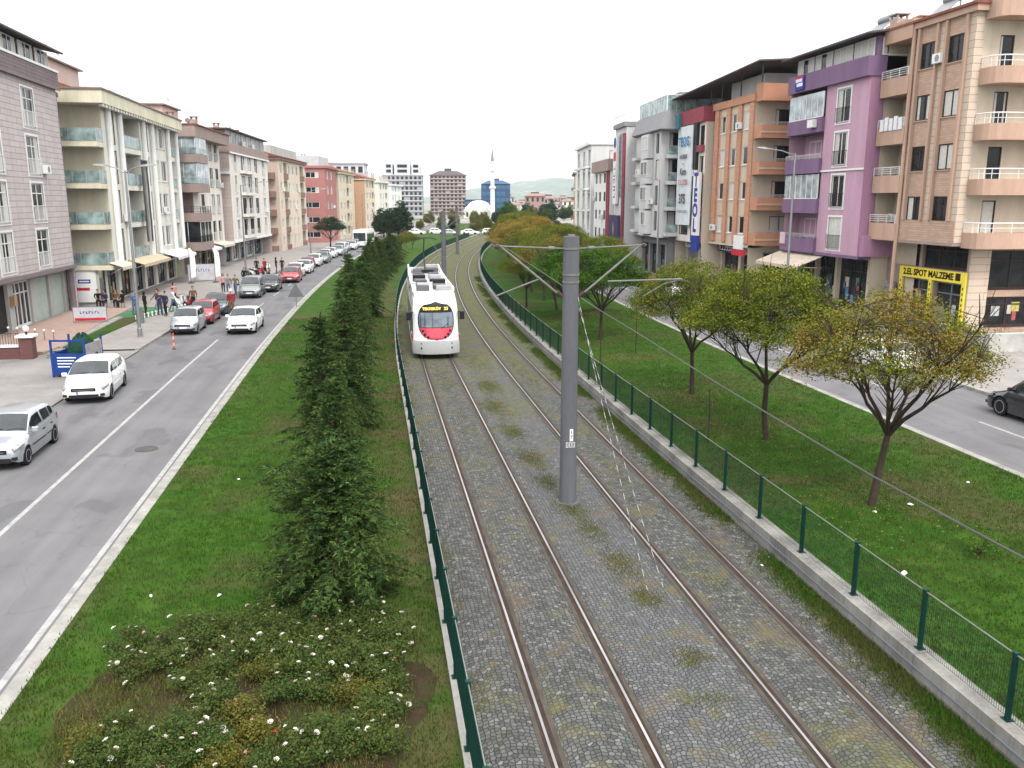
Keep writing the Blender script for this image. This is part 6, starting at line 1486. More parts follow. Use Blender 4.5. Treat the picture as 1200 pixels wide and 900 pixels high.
        mm = MB(); h = sect(yc + .25); x = h[5][0] + .03; mm.bbox(min(sgn * x, sgn * (x + .2)), max(sgn * x, sgn * (x + .2)), yc + .2, yc + .3, h[5][1] + .02, h[5][1] + .16, .02); mm.box(sgn * (x - .06), sgn * x, yc + .22, yc + .27, h[5][1] + .03, h[5][1] + .07); mm.obj('mirror', paint if kind != 'mpv' else m_trim, root, True)
        # headlamp swept round the corner
        hl = MB(); pts = []
        for k, y in enumerate((y0 + .02, y0 + .07, y0 + .14, y0 + .25, y0 + .38, y0 + .5)):
            h = sect(y); w_ = h[3][0]; zt = h[6][1]; q = k / 5; pts.append([(sgn * (w_ * (.62 if k == 0 else .985) + .008), y - .012, zt - .17 + .05 * q), (sgn * (w_ * (.62 if k == 0 else .985) + .008), y - .012, zt - .06 - .01 * q), (sgn * (h[6][0] * (.78 if k == 0 else 1.03)), y - .01, zt - .02)])
        hl.loft(pts, 0, False, False); hl.obj('headlight', m_lamp, root, True)
        tl = MB(); pts = []
        for k, y in enumerate((y1 + .004, y1 - .04, y1 - .14, y1 - .26)):
            h = sect(min(y, y1)); w_ = h[3][0]; zt = h[6][1]; pts.append([(sgn * (w_ * (.66 if k == 0 else .99) + .008), y, zt - .26), (sgn * (w_ * (.66 if k == 0 else .98) + .01), y, zt - .05)])
        tl.loft(pts, 0, False, False); tl.obj('tail_light', m_tail, root)
    fr = MB(); fr.bbox(-.46, .46, y0 - .018, y0 + .05, .535, .665, .01); fr.obj('grille', m_trim, root)
    gb = MB(); gb.box(-.38, .38, y0 - .026, y0 - .019, .585, .603); gb.obj('grille_bar', m_galv, root)
    bi = MB(); bi.bbox(-.56, .56, y0 - .014, y0 + .06, .26, .405, .015); bi.bbox(-.86 * hw, -.66 * hw, y0 + .0, y0 + .12, .33, .43, .01); bi.bbox(.66 * hw, .86 * hw, y0 + .0, y0 + .12, .33, .43, .01); bi.obj('bumper_intake', m_trim, root)
    for y, s_ in ((y0 - .024, 1), (y1 + .024, -1)):
        pl_ = MB(); z = .42 if s_ > 0 else .74; pl_.box(-.26, .26, y - .006, y + .006 if s_ > 0 else y + .006, z, z + .115); po = pl_.obj('number_plate', m_plate, root)
        pb = MB(); pb.box(-.255 if s_ > 0 else .2, -.2 if s_ > 0 else .255, y - .008 * s_, y - .0065 * s_, z + .006, z + .109); pb.obj('plate_band', m_plateb, po)
    bmpr = MB(); bmpr.bbox(-.6, .6, y1 - .05, y1 + .016, .34, .5, .012); bmpr.obj('rear_bumper', m_trim if kind in ('mpv', 'suv') else paint, root)
    wp = MB()
    for x in (-.45, .12):
        p = green(yc + .03, .03); wp.tube([(x, yc + .02, p[4][1] + .012), (x + .28, yc + .10, green(yc + .10, .02)[4][1] + .018), (x + .5, yc + .09, green(yc + .09, .02)[3][1] + .022)], .009, 4)
    wp.obj('wiper', m_trim, root)
    tm, rm = wheel_meshes(wr, .2)
    for ax in (fa, ra):
        for sgn in (-1, 1):
            t_ = link('wheel', tm, root); t_.location = (sgn * (hw - .115), ax, wr); t_.rotation_euler = (0, 0, 0 if sgn > 0 else PI); link('rim', rm, t_)
    return root

p_white = Mpaint('car_white', (0.78, 0.78, 0.77)); p_silver = Mpaint('car_silver', (0.42, 0.44, 0.46), .55, .3); p_red = Mpaint('car_red', (0.34, 0.015, 0.025)); p_navy = Mpaint('car_navy', (0.035, 0.06, 0.085), .4)
p_grey = Mpaint('car_grey', (0.2, 0.21, 0.21), .5, .32); p_black = Mpaint('car_black', (0.012, 0.013, 0.017), 0.0, .22)
def lane(s, t): return L(s, t, 0.0), -Lh(s)
GP = 'cars parked along the left kerb'; GD = 'cars driving on the left road'
CAR = {}
def car(kind, paint, x, y, rz, label, group=GP, name='parked_car', z=0.0):
    k = (kind, paint.name)
    if k in CAR:
        o = copy_tree(CAR[k]); o['label'] = label; o['group'] = group; o.name = name
    else:
        o = make_car(kind, paint, label, name, 'car', group); CAR[k] = o
    o.location = (x, y, z); o.rotation_euler = (0, 0, rz); return o
car('hatch', p_silver, -11.55, 28.75, 0.02, 'silver hatchback with black side strips parked at the left kerb, nearest the camera')
car('compact', p_white, -11.75, 37.95, 0.07, 'white hatchback parked in front of the blue waste cage')
car('city', p_silver, -11.5, 55.9, 0.0, 'small silver hatchback parked just behind the red and white bollard')
car('hatch', p_red, -11.35, 60.35, 0.0, 'red hatchback parked between the small silver car and the dark blue one')
car('sedan', p_navy, -11.25, 65.3, 0.0, 'dark blue saloon parked beside the person in the red jacket')
car('sedan', p_white, -8.05, 56.0, -0.03, 'white saloon driving towards the camera by the dashed line', GD, 'moving_car')
car('mpv', p_grey, -10.25, 76.4, 0.0, 'grey people carrier parked ahead of the black saloon')
car('sedan', p_black, -9.25, 81.2, -0.02, 'black saloon tucked close behind the grey people carrier')
car('compact', p_red, -8.1, 90.0, -0.03, 'red hatchback leading the row of cars further down the left kerb')
rowc = [('compact', p_white, 'white'), ('sedan', p_white, 'white'), ('hatch', p_red, 'red'), ('compact', p_white, 'white'), ('sedan', p_grey, 'grey'), ('city', p_white, 'white'), ('sedan', p_white, 'white'), ('compact', p_silver, 'silver'), ('mpv', p_white, 'white'), ('hatch', p_silver, 'silver'), ('sedan', p_white, 'white'), ('compact', p_white, 'white')]
ty = {'compact': 'hatchback', 'sedan': 'saloon', 'hatch': 'small hatchback', 'city': 'city car', 'mpv': 'people carrier'}
for i, (k, p, c) in enumerate(rowc):
    s = 95.2 + i * 5.35; v, a = lane(s, -10.2 + .25 * math.sin(i * 2)); car(k, p, v.x + .3, v.y, a, '%s %s, %s car behind the leading red hatchback in the far row' % (c, ty[k], ORD[i]))
car('suv', p_black, 24.35, 26.9, PI, 'black car on the right road, cut by the right edge of the picture', 'cars on the right road', 'moving_car')
car('compact', p_white, 24.4, 38.0, PI, 'white hatchback on the right road, half hidden by the sparse orange tree', 'cars on the right road')
for i, (k, p, s, c) in enumerate((('sedan', p_silver, 52, 'silver saloon'), ('compact', p_white, 60, 'white hatchback'), ('mpv', p_white, 70.5, 'white people carrier'), ('hatch', p_red, 82, 'red hatchback'), ('compact', p_silver, 94, 'silver hatchback'), ('sedan', p_white, 108, 'white saloon'))):
    v = T(s, 24.2); car(k, p, v.x, v.y, PI - Th(s), '%s parked along the right road, %s beyond the half hidden white one' % (c, ORD[i]), 'cars on the right road')
# traffic and parked cars around the far junction
kinds = list(CAR.items()); rr = random.Random(4)
for i in range(16):
    s, t = (208 + 4.0 * (i % 3), -18 + 4.4 * i) if i < 10 else (222 + 6 * (i - 10), 4 + 2.2 * (i % 3))
    (k, pn), src = kinds[(i * 5) % len(kinds)]; v = T(s, t); o = copy_tree(src); col = pn.split('_')[1].split('.')[0]
    place(o, v, -Th(s) + (PI / 2 if i < 10 else 0) + rr.uniform(-.1, .1), 'distant %s %s at the far junction, %s from its left end' % (col, ty.get(k, 'car'), ORD[i]), 'cars at the far junction'); o.name = 'distant_car'

# ------------------------------------------------------------------ a bus further down the left road
def make_bus(loc, rz, label):
    root = thing('bus', label, 'bus', loc, rz); mb = MB(); w, h, l = 1.25, 3.0, 11.0
    def ring(y, k, z1): return [(-w * k, y, .35), (w * k, y, .35), (w * k, y, z1 - .35), (w * k * .9, y, z1), (-w * k * .9, y, z1), (-w * k, y, z1 - .35)]
    mb.loft([ring(-l / 2, .93, h - .1), ring(-l / 2 + .15, 1, h), ring(l / 2 - .1, 1, h), ring(l / 2, .95, h - .05)], 0, True); mb.obj('body', p_white, root)
    g = MB(); g.box(-1.05, 1.05, -l / 2 - .02, -l / 2 + .1, 1.1, 2.55); g.obj('windscreen', m_carglass, root)
    for sg in (-1, 1):
        for i in range(7):
            g = MB(); g.box(sg * 1.245, sg * 1.262, -l / 2 + .5 + i * 1.45, -l / 2 + 1.85 + i * 1.45, 1.35, 2.35); g.obj('side_window', m_carglass, root)
        g = MB(); g.bbox(min(sg * .7, sg * 1.05), max(sg * .7, sg * 1.05), -l / 2 - .03, -l / 2 + .1, .7, .9, .02); g.obj('headlight', m_lamp, root)
        tm, rm = wheel_meshes(.5, .28)
        for y in (-3.0, 3.2): t_ = link('wheel', tm, root); t_.location = (sg * 1.08, y, .5); t_.rotation_euler = (0, 0, 0 if sg > 0 else PI); link('rim', rm, t_)
    return root
v, a = lane(160, -9.0); make_bus(v, a, 'white bus with dark windows far down the left road behind the street tree')

# ------------------------------------------------------------------ the tram
def make_tram():
    s0 = 43.3; q0 = T(s0, 3.14)
    root = thing('tram', 'white and red articulated tram approaching on the left track', 'tram', q0, -Th(s0))
    m_tw = Mpaint('tram_white', (0.76, 0.76, 0.75)); m_tg = Mpaint('tram_grey', (0.46, 0.47, 0.47)); m_tr = Mpaint('tram_red', (0.45, 0.02, 0.05)); m_tblk = M('tram_black', (.018, .018, .02), .4, .2); m_eq = M('roof_equipment', (.1, .1, .105), .7, .35, 2.0); m_eqw = M('roof_equipment_pale', (.3, .3, .3), .7, .2, 2.0)
    m_led = bpy.data.materials.new('led_amber'); m_led.use_nodes = True; bb = m_led.node_tree.nodes['Principled BSDF']; bb.inputs['Base Color'].default_value = (.5, .25, .02, 1); bb.inputs['Emission Color'].default_value = (1, .62, .08, 1); bb.inputs['Emission Strength'].default_value = 1.6
    hw = 1.17
    def front(x, z):       # depth of the rounded nose at (x, z)
        k = abs(x) / hw; rake = max(0, z - 1.15) * .26 + max(0, z - 2.5) ** 2 * .25; low = max(0, .8 - z) * .16
        return .95 * k ** 3.2 * (.6 if z < 1.1 else .75) + rake + low
    zs = [.3, .42, .62, .85, 1.0, 1.12, 1.3, 1.6, 1.95, 2.3, 2.6, 2.85, 3.05, 3.2, 3.3]; xs = [-1, -.97, -.9, -.78, -.6, -.4, -.2, 0, .2, .4, .6, .78, .9, .97, 1]
    def halfw(z): return hw * (1.0 if z < 2.4 else 1 - .10 * ((z - 2.4) / .9) ** 1.6) * (1.03 if z < 1.0 else 1)
    fm = MB(); rings = [[(x * halfw(z), front(x * hw, z), z) for x in xs] for z in zs]; fm.loft(rings, 0, False, False)
    for a, b2 in zip(rings[:-1], rings[1:]):       # cab sides
        for j in (0, -1): fm.face([a[j], b2[j], (b2[j][0], 2.4, b2[j][2]), (a[j][0], 2.4, a[j][2])])
    fm.face([rings[-1][j] for j in range(len(xs))] + [(halfw(3.3), 2.4, 3.3), (-halfw(3.3), 2.4, 3.3)])
    co = fm.obj('cab', m_tw, root, True, 40)
    low = MB(); zl = [.3, .42, .62, .85, 1.0]; low.loft([[(x * halfw(z) * 1.004, front(x * hw, z) - .012, z) for x in xs] for z in zl], 0, False, False); low.obj('bumper', m_tg, root, True, 40)
    def patch(name, z0, z1, off, rx, rz, zc, mat, pw=2.5, n=12, clip=None):
        g = MB(); rr_ = []
        for i in range(n + 1):
            z = z0 + (z1 - z0) * i / n; k = min(1, abs((z - zc) / rz)); w_ = rx * max(0.0, 1 - k ** pw) ** (1 / pw); rr_.append([(w_ * j / 8, front(w_ * j / 8, z) - off, z) for j in range(-8, 9)])
        g.loft(rr_, 0, False, False); return g.obj(name, mat, root, True, 60)
    zc, rz, rx = 2.0, .97, .93
    patch('windscreen_surround', zc - rz, zc + rz, .012, rx, rz, zc, m_tblk)
    patch('red_panel', zc - rz + .05, 1.66, .02, rx - .03, rz - .03, zc, m_tr)
    patch('windscreen', 1.69, 2.42, .02, rx - .05, rz - .03, zc, Mglass('tram_glass', (.09, .12, .15), .05, 1.0))
    db = patch('destination_board', 2.47, 2.86, .019, rx - .12, rz - .05, zc, m_tblk)
    for s_, x, sz in (('TEKKEK\u00D6Y', -.22, .19), ('23', .52, .22)): o = text(s_, sz, db, (x, front(x, 2.62) - .06, 2.62), (PI / 2 - .3, 0, 0), m_led, 'led_text', .004, 1.0)
    wp = MB(); wp.tube([(.25, front(.25, 1.62) - .04, 1.62), (.62, front(.6, 1.9) - .05, 1.9)], .014, 4); wp.tube([(.6, front(.6, 1.7) - .05, 1.7), (.62, front(.6, 2.2) - .05, 2.2)], .018, 4); wp.tube([(-.2, front(-.2, 1.65) - .035, 1.65), (-.2, front(-.2, 2.4) - .035, 2.4)], .012, 4); wp.obj('wiper', m_tblk, root)
    for sg in (-1, 1):
        for x, z in ((.7, 1.5), (.6, 1.33), (.44, 1.2)):
            g = MB(); g.cyl((sg * x, front(x, z) - .03, z), (0, 1, 0), .065, .05, 12); g.obj('headlight', m_tblk, root)
        g = MB(); g.cyl((sg * .78, front(.78, .62) - .02, .62), (0, 1, 0), .05, .04, 12); g.obj('marker_light', m_tblk, root)
        g = MB(); g.cyl((sg * .78, front(.78, .86) - .02, .86), (0, 1, 0), .035, .04, 12); g.obj('marker_light', m_tblk, root)
        g = MB(); g.bbox(min(sg * 1.26, sg * 1.5), max(sg * 1.26, sg * 1.5), .75, .9, 2.0, 2.42, .02); g.box(sg * 1.15, sg * 1.3, .8, .86, 2.36, 2.42); g.obj('mirror', m_tblk, root)
        g = MB(); g.box(sg * 1.19, sg * 1.212, 1.0, 2.3, 1.35, 2.4); g.obj('cab_window', m_glass, root)
        g = MB(); g.box(sg * 1.21, sg * 1.245, .75, 2.35, .95, 1.2); g.obj('red_side_flash', m_tr, root)
    # three bodies on the curve
    def local(s, dt=0): p = T(s, 3.14 + dt); d = p - q0; a = Th(s0); return Vector((d.x * math.cos(a) - d.y * math.sin(a), d.x * math.sin(a) + d.y * math.cos(a), 0))
    segs = [(2.4, 7.0), (7.8, 12.6), (13.4, 20.0)]
    for i, (a, b2) in enumerate(segs):
        pa, pb = local(s0 + a), local(s0 + b2); d = (pb - pa); ln = d.length; rzz = math.atan2(-d.x, d.y)
        body = MB(); prof = [(-hw * 1.0, .32), (-hw, 1.0), (-hw, 2.4), (-hw * .97, 3.0), (-hw * .9, 3.3), (hw * .9, 3.3), (hw * .97, 3.0), (hw, 2.4), (hw, 1.0), (hw, .32)]
        body.loft([[(x, y, z) for x, z in prof] for y in (0, ln)], 0, True); bo = body.obj('car_body', m_tw, root, True, 30); bo.location = pa; bo.rotation_euler = (0, 0, rzz)
        for sg in (-1, 1):
            k = int(ln / 1.55)
            for j in range(k):
                y = .2 + j * (ln - .3) / k; g = MB(); isd = j % 3 == 1
                g.box(sg * (hw - .01), sg * (hw + .014), y, y + (ln - .3) / k - .14, .5 if isd else 1.25, 2.45); g.obj('door' if isd else 'side_window', m_glass, bo)
            g = MB(); g.box(sg * (hw - .01), sg * (hw + .02), .1, ln - .1, .3, .5); g.obj('skirt', m_tg, bo)
            g = MB(); g.bbox(min(sg * (hw - .16), sg * (hw - .04)), max(sg * (hw - .16), sg * (hw - .04)), .05, ln - .05, 3.3, 3.52, .02); g.obj('roof_fairing', m_tw, bo)
        r5 = random.Random(i + 3); y = .3
        while y < ln - .7:
            l2 = r5.uniform(.6, 1.3); l2 = min(l2, ln - .2 - y)
            for x0, x1 in ((-.92, -.1), (.05, .95)):
                if r5.random() < .8: g = MB(); g.bbox(x0 + r5.uniform(0, .15), x1 - r5.uniform(0, .15), y, y + l2 - .12, 3.3, 3.3 + r5.uniform(.14, .36), .03); g.obj('roof_unit', r5.choice((m_eq, m_eqw, m_tblk, m_eq)), bo)
            y += l2
        g = MB(); g.box(-.8, .8, ln * .2, ln * .8, .08, .32); g.obj('bogie', m_tblk, bo)
        for y in (ln * .28, ln * .72):
            for sg in (-1, 1): g = MB(); g.cyl((sg * .74, y, .32), (1, 0, 0), .29, .12, 18); g.obj('wheel', m_rust, bo, True)
    for a, b2 in ((7.0, 7.8), (12.6, 13.4)):
        g = MB(); rr_ = []
        for k in range(9):
            p = local(s0 + a + (b2 - a) * k / 8); q = .93 if k % 2 else .97; rr_.append([(p.x + x * q, p.y, z) for x, z in ((-hw, .4), (-hw, 3.1), (-hw * .9, 3.25), (hw * .9, 3.25), (hw, 3.1), (hw, .4))])
        g.loft(rr_, 0, True); g.obj('bellows', m_tblk, root)
    p = local(s0 + 15.5); g = MB(); g.tube([(p.x, p.y - .9, 3.5), (p.x, p.y + .6, 4.6), (p.x, p.y - .5, 5.55)], .04, 6); g.tube([(p.x - .8, p.y - .5, 5.5), (p.x - .5, p.y - .5, 5.6), (p.x + .5, p.y - .5, 5.6), (p.x + .8, p.y - .5, 5.5)], .035, 6); g.bbox(p.x - .55, p.x + .55, p.y - 1.2, p.y + .9, 3.34, 3.55, .03); g.obj('pantograph', m_tblk, root, True)
    return root
make_tram()
# ------------------------------------------------------------------ people
m_skin = M('skin', (0.45, 0.27, 0.19), 0.6, 0.08); m_hair = M('dark_hair', (0.02, 0.015, 0.012), 0.7, 0.2)
CL = {k: M('cloth_' + k, c, 0.9, 0.2, 3.0) for k, c in dict(navy=(.03, .04, .085), black=(.015, .015, .018), denim=(.09, .13, .22), red=(.3, .02, .03), white=(.62, .62, .62), grey=(.2, .2, .21), pink=(.5, .25, .25), olive=(.12, .12, .07), blue=(.08, .15, .3), brown=(.14, .08, .05)).items()}
POSE = {}
def pose_mesh(pose):
    """one continuous skin grown over a skeleton -> mesh with slots skin, top, trousers, shoes; faces -y"""
    if pose in POSE: return POSE[pose]
    J = dict(pel=(0, 0, .93), waist=(0, 0, 1.08), chest=(0, .0, 1.30), neck=(0, 0.005, 1.49), chin=(0, -.015, 1.57), head=(0, -.025, 1.67), top=(0, -.01, 1.75))
    R = dict(pel=.135, waist=.12, chest=.145, neck=.055, chin=.062, head=.088, top=.06)
    E = [('pel', 'waist'), ('waist', 'chest'), ('chest', 'neck'), ('neck', 'chin'), ('chin', 'head'), ('head', 'top')]
    stride = {'stand': .02, 'walk': .2, 'sit': 0, 'talk': .04, 'ride': 0}[pose]
    for sg, n in ((-1, 'r'), (1, 'l')):
        st = stride * sg
        if pose in ('sit',):
            hip, knee, ank, toe = (sg * .1, 0, .9), (sg * .13, -.42, .9), (sg * .13, -.40, .5), (sg * .14, -.55, .46)
        else: hip, knee, ank, toe = (sg * .09, 0, .88), (sg * .1, -.03 - st * .9, .49), (sg * .105, -st * 1.1 + .05 * (st < 0), .09 + .05 * (st < 0)), (sg * .115, -st * 1.1 - .15, .035)
        sh = (sg * .19, 0, 1.43)
        if pose == 'walk': el, wr, ha = (sg * .25, st * .9, 1.17), (sg * .24, st * 1.6 - .08, .95), (sg * .235, st * 1.7 - .1, .86)
        elif pose == 'talk' and sg < 0: el, wr, ha = (sg * .25, .0, 1.17), (sg * .12, -.2, 1.22), (sg * .05, -.25, 1.27)
        elif pose == 'sit': el, wr, ha = (sg * .25, -.03, 1.18), (sg * .16, -.25, 1.08), (sg * .1, -.33, 1.05)
        elif pose == 'ride': el, wr, ha = (sg * .3, -.16, 1.2), (sg * .3, -.4, 1.12), (sg * .3, -.48, 1.1)
        else: el, wr, ha = (sg * .25, .03, 1.15), (sg * .24, -.03, .92), (sg * .235, -.05, .82)
        for k, p, r in (('hip', hip, .095), ('knee', knee, .06), ('ank', ank, .043), ('toe', toe, .035), ('sh', sh, .068), ('el', el, .045), ('wr', wr, .032), ('ha', ha, .034)): J[k + n] = p; R[k + n] = r
        E += [('pel', 'hip' + n), ('hip' + n, 'knee' + n), ('knee' + n, 'ank' + n), ('ank' + n, 'toe' + n), ('chest', 'sh' + n), ('sh' + n, 'el' + n), ('el' + n, 'wr' + n), ('wr' + n, 'ha' + n)]
        for f in range(4):      # fingers fan out from the palm, the thumb from its side
            fx = (f - 1.5) * .018; d = Vector(ha) - Vector(wr); d.normalize(); k = 'f%d%s' % (f, n); J[k] = tuple(Vector(ha) + d * (.075 - .008 * abs(f - 1)) + Vector((fx * .4, fx, -.01))); R[k] = .009; E.append(('ha' + n, k))
        J['th' + n] = tuple(Vector(wr).lerp(Vector(ha), .6) + Vector((-sg * .02, -.045, -.02))); R['th' + n] = .01; E.append(('ha' + n, 'th' + n))
    J['nose'] = (0, -.125, 1.655); R['nose'] = .014; E.append(('head', 'nose'))
    ks = list(J); me = bpy.data.meshes.new('person'); me.from_pydata([J[k] for k in ks], [(ks.index(a), ks.index(b)) for a, b in E], [])
    o = bpy.data.objects.new('person_skin', me); C.objects.link(o)
    md = o.modifiers.new('skin', 'SKIN'); md.use_smooth_shade = True
    for i, k in enumerate(ks):
        sv = me.skin_vertices[0].data[i]; r = R[k]; sv.radius = (r, r * (.78 if k in ('chest', 'waist', 'pel') else 1.0)); sv.use_root = (k == 'pel')
    o.modifiers.new('sub', 'SUBSURF').levels = 1; o.modifiers['sub'].render_levels = 1
    dg = bpy.context.evaluated_depsgraph_get(); dg.update(); m2 = bpy.data.meshes.new_from_object(o.evaluated_get(dg)); bpy.data.objects.remove(o)
    m2.materials.clear(); idx = np.zeros(len(m2.polygons), dtype=np.int32)
    for p in m2.polygons:
        c = p.center; r = math.hypot(c.x, c.y)
        if c.z > 1.47: idx[p.index] = 0
        elif pose == 'sit' and c.z < .56 and c.y < -.2: idx[p.index] = 3
        elif pose != 'sit' and c.z < .1: idx[p.index] = 3
        else:
            hand = min((c - Vector(J['ha' + n])).length for n in 'rl') < .1
            leg = (c.z < .98) if pose != 'sit' else (c.z < 1.0)
            arm = abs(c.x) > .19 and c.z > .8
            idx[p.index] = 0 if hand else (2 if leg and not (arm and pose != 'sit') else 1)
    for m_ in (m_skin, CL['navy'], CL['black'], m_black): m2.materials.append(m_)
    m2.polygons.foreach_set('material_index', idx); POSE[pose] = m2
    return m2
def hair_mesh(long):
    mb = MB(); rings = []
    for i in range(7):
        a = (-.25 if long else .05) + (PI / 2 - (-.25 if long else .05)) * i / 6; rings.append([(math.cos(2 * PI * j / 12) * .098 * math.cos(a), -.012 + math.sin(2 * PI * j / 12) * .105 * math.cos(a) + (.02 if math.sin(2 * PI * j / 12) > 0 else .022), 1.665 + .11 * math.sin(a) - (.14 if long and i == 0 and math.sin(2 * PI * j / 12) > -.2 else 0)) for j in range(12)])
    mb.loft(rings, 0, True); return mb.mesh('hair', [m_hair], True)
HAIR = [hair_mesh(False), hair_mesh(True)]
def person(x, y, face, pose, top, leg, label, z=0.12, long=0, sc_=1.0, group=None):
    me = pose_mesh(pose).copy(); me.materials[1] = CL[top]; me.materials[2] = CL[leg]
    o = link('person', me); o.location = (x, y, z); o.rotation_euler = (0, 0, face); o.scale = (sc_,) * 3
    tag(o, label, 'person', group); h = link('hair', HAIR[long], o); return o
GPP = 'people standing and walking on the left pavement'
for a in ((-16.6, 63.4, 1.0, 'talk', 'blue', 'denim', 'person in a blue top standing alone left of the cream shop group', 0), (-15.75, 62.9, 2.2, 'stand', 'black', 'black', 'person in black standing by the green mat, turned to the street', 1), (-15.3, 64.6, -1.0, 'walk', 'brown', 'grey', 'person in a brown jacket walking behind the one in black', 0),
          (-14.85, 63.2, .4, 'talk', 'navy', 'navy', 'person in a dark blue coat at the kerb edge of the green mat', 0), (-14.35, 62.7, -.6, 'stand', 'navy', 'black', 'person in navy standing closest to the parked red hatchback', 0), (-14.3, 65.0, 1.4, 'walk', 'white', 'denim', 'person in a white shirt behind the two in navy', 0),
          (-13.15, 66.2, .2, 'stand', 'brown', 'black', 'person in a brown jacket standing beside the parked scooter', 0), (-15.2, 69.5, .8, 'talk', 'pink', 'black', 'person in a pink top in front of the shop with the red flag', 1),
          (-12.85, 77.6, .1, 'walk', 'pink', 'black', 'person in pink walking on the pavement, left of three', 1), (-12.25, 76.6, .2, 'walk', 'grey', 'denim', 'person in grey walking in the middle of three', 0), (-11.6, 76.2, -.1, 'walk', 'olive', 'denim', 'person in olive walking on the right of three', 0),
          (-12.0, 84.6, .3, 'stand', 'black', 'black', 'person dressed all in black on the pavement behind the grey people carrier', 0), (-10.95, 85.2, 2.8, 'stand', 'black', 'navy', 'person in black and navy facing the all black one', 0), (-9.6, 83.5, 1.6, 'walk', 'navy', 'grey', 'person in navy and grey beside the black saloon', 0),
          (-12.6, 98.6, 0, 'stand', 'black', 'black', 'person in black left of the brick pier far down the pavement', 0), (-11.7, 98.0, .5, 'walk', 'red', 'black', 'person in a red top far down the pavement', 0), (-10.6, 99.5, 2.0, 'talk', 'black', 'navy', 'person in dark clothes at the right of the far pavement group', 1), (-9.9, 99.0, -.4, 'stand', 'black', 'black', 'person in black nearest the road in the far pavement group', 0)):
    person(*a[:6], a[6], .12, a[7], 1.0, GPP)
for i, (x, y, f, c, lab) in enumerate(((-20.6, 71.9, .3, 'black', 'left'), (-19.9, 71.2, -.4, 'navy', 'second'), (-19.3, 71.8, .2, 'brown', 'third'), (-18.6, 71.0, -.8, 'black', 'right'))):
    person(x - .1, y - 2.6, f, 'sit', c, 'black', '%s person sitting on a stool before the white shop shutter, in %s' % ({'left': 'leftmost', 'second': 'second from left', 'third': 'third from left', 'right': 'rightmost'}[lab], c), -.3, i % 2, 1.0, 'people sitting outside the cream block')
    st = MB(); st.cyl((0, 0, .43), (0, 0, 1), .17, .04, 14)
    for j in range(4): a = PI / 4 + j * PI / 2; st.tube([(.1 * math.cos(a), .1 * math.sin(a), .42), (.16 * math.cos(a), .16 * math.sin(a), 0)], .014, 5)
    so2 = st.obj('stool', M('stool_plastic', (.25, .06, .05), .5)); so2.location = (x - .1, y - 2.62, .1); tag(so2, 'low stool under the %s person sitting before the white shutter' % {'left': 'leftmost', 'second': 'second', 'third': 'third', 'right': 'rightmost'}[lab], 'stool', 'stools outside the cream block')
pr_ = person(-10.05, 63.6, .15, 'stand', 'red', 'brown', 'person in red jacket and white helmet standing in the road by the dark saloon', 0.0, 0, 1.05)
for ch in pr_.children: bpy.data.objects.remove(ch)
hm = MB(); hm.ball((0, -.015, 1.685), .125, 0, 14, 8, (.95, 1.08, .95)); hm.obj('helmet', m_white, pr_, True)

# ------------------------------------------------------------------ scooters and bicycles
def scooter(loc, rz, paint, label, group='scooters on the left pavement'):
    root = thing('scooter', label, 'scooter', loc, rz, group); tm, rm = wheel_meshes(.24, .1)
    for y in (-.62, .6): t_ = link('wheel', tm, root); t_.location = (0, y, .24); link('rim', rm, t_)
    b_ = MB()
    def ell(cy, cz, w_, h_): return [(w_ * math.cos(2 * PI * j / 10), cy, cz + h_ * math.sin(2 * PI * j / 10)) for j in range(10)]
    b_.loft([ell(-.1, .3, .14, .06), ell(.1, .38, .15, .13), ell(.35, .55, .17, .2), ell(.65, .62, .15, .16), ell(.88, .68, .05, .06)], 0, True)
    b_.loft([[(-.18, -.38, .32), (.18, -.38, .32), (.18, -.32, .32), (-.18, -.32, .32)], [(-.22, -.42, .62), (.22, -.42, .62), (.2, -.35, .62), (-.2, -.35, .62)], [(-.1, -.36, .95), (.1, -.36, .95), (.08, -.3, .95), (-.08, -.3, .95)]], 0, True); b_.box(-.15, .15, -.36, .0, .27, .33)
    b_.obj('body', paint, root, True); s_ = MB(); s_.loft([ell(.08, .72, .12, .04), ell(.3, .78, .15, .05), ell(.7, .8, .14, .06), ell(.85, .8, .06, .04)], 0, True); s_.obj('saddle', m_black, root, True)
    h = MB(); h.tube([(-.33, -.22, 1.0), (-.1, -.34, 1.02), (.1, -.34, 1.02), (.33, -.22, 1.0)], .016, 6); h.tube([(0, -.36, .95), (0, -.6, .3)], .03, 6); h.obj('handlebar', m_dark, root, True)
    hl = MB(); hl.ball((0, -.42, .86), .08, 0, 10, 6); hl.obj('headlight', m_lamp, root, True); return root
sc0 = scooter((-13.6, 67.3, .12), .4, p_red, 'red scooter on the pavement beside the person in a brown jacket')
for i, (x, y, rz, mt, lab) in enumerate(((-14.5, 67.9, .9, 'car_white', 'white scooter parked behind the red one'), (-13.0, 93, .6, 'car_grey', 'grey scooter in the row before the pale pink block'), (-12.4, 94.5, .7, 'car_white', 'white scooter, second in the row before the pale pink block'), (-11.9, 96.2, .6, 'car_red', 'red scooter, third in the row before the pale pink block'), (-11.9, 102, .5, 'car_white', 'white scooter by the end of the far pavement group'))):
    o = copy_tree(sc0); place(o, (x, y, .12), rz, lab, 'scooters on the left pavement')
    for ch in o.children:
        if ch.name.startswith('body'): ch.data = ch.data.copy(); ch.data.materials[0] = MATS[mt]

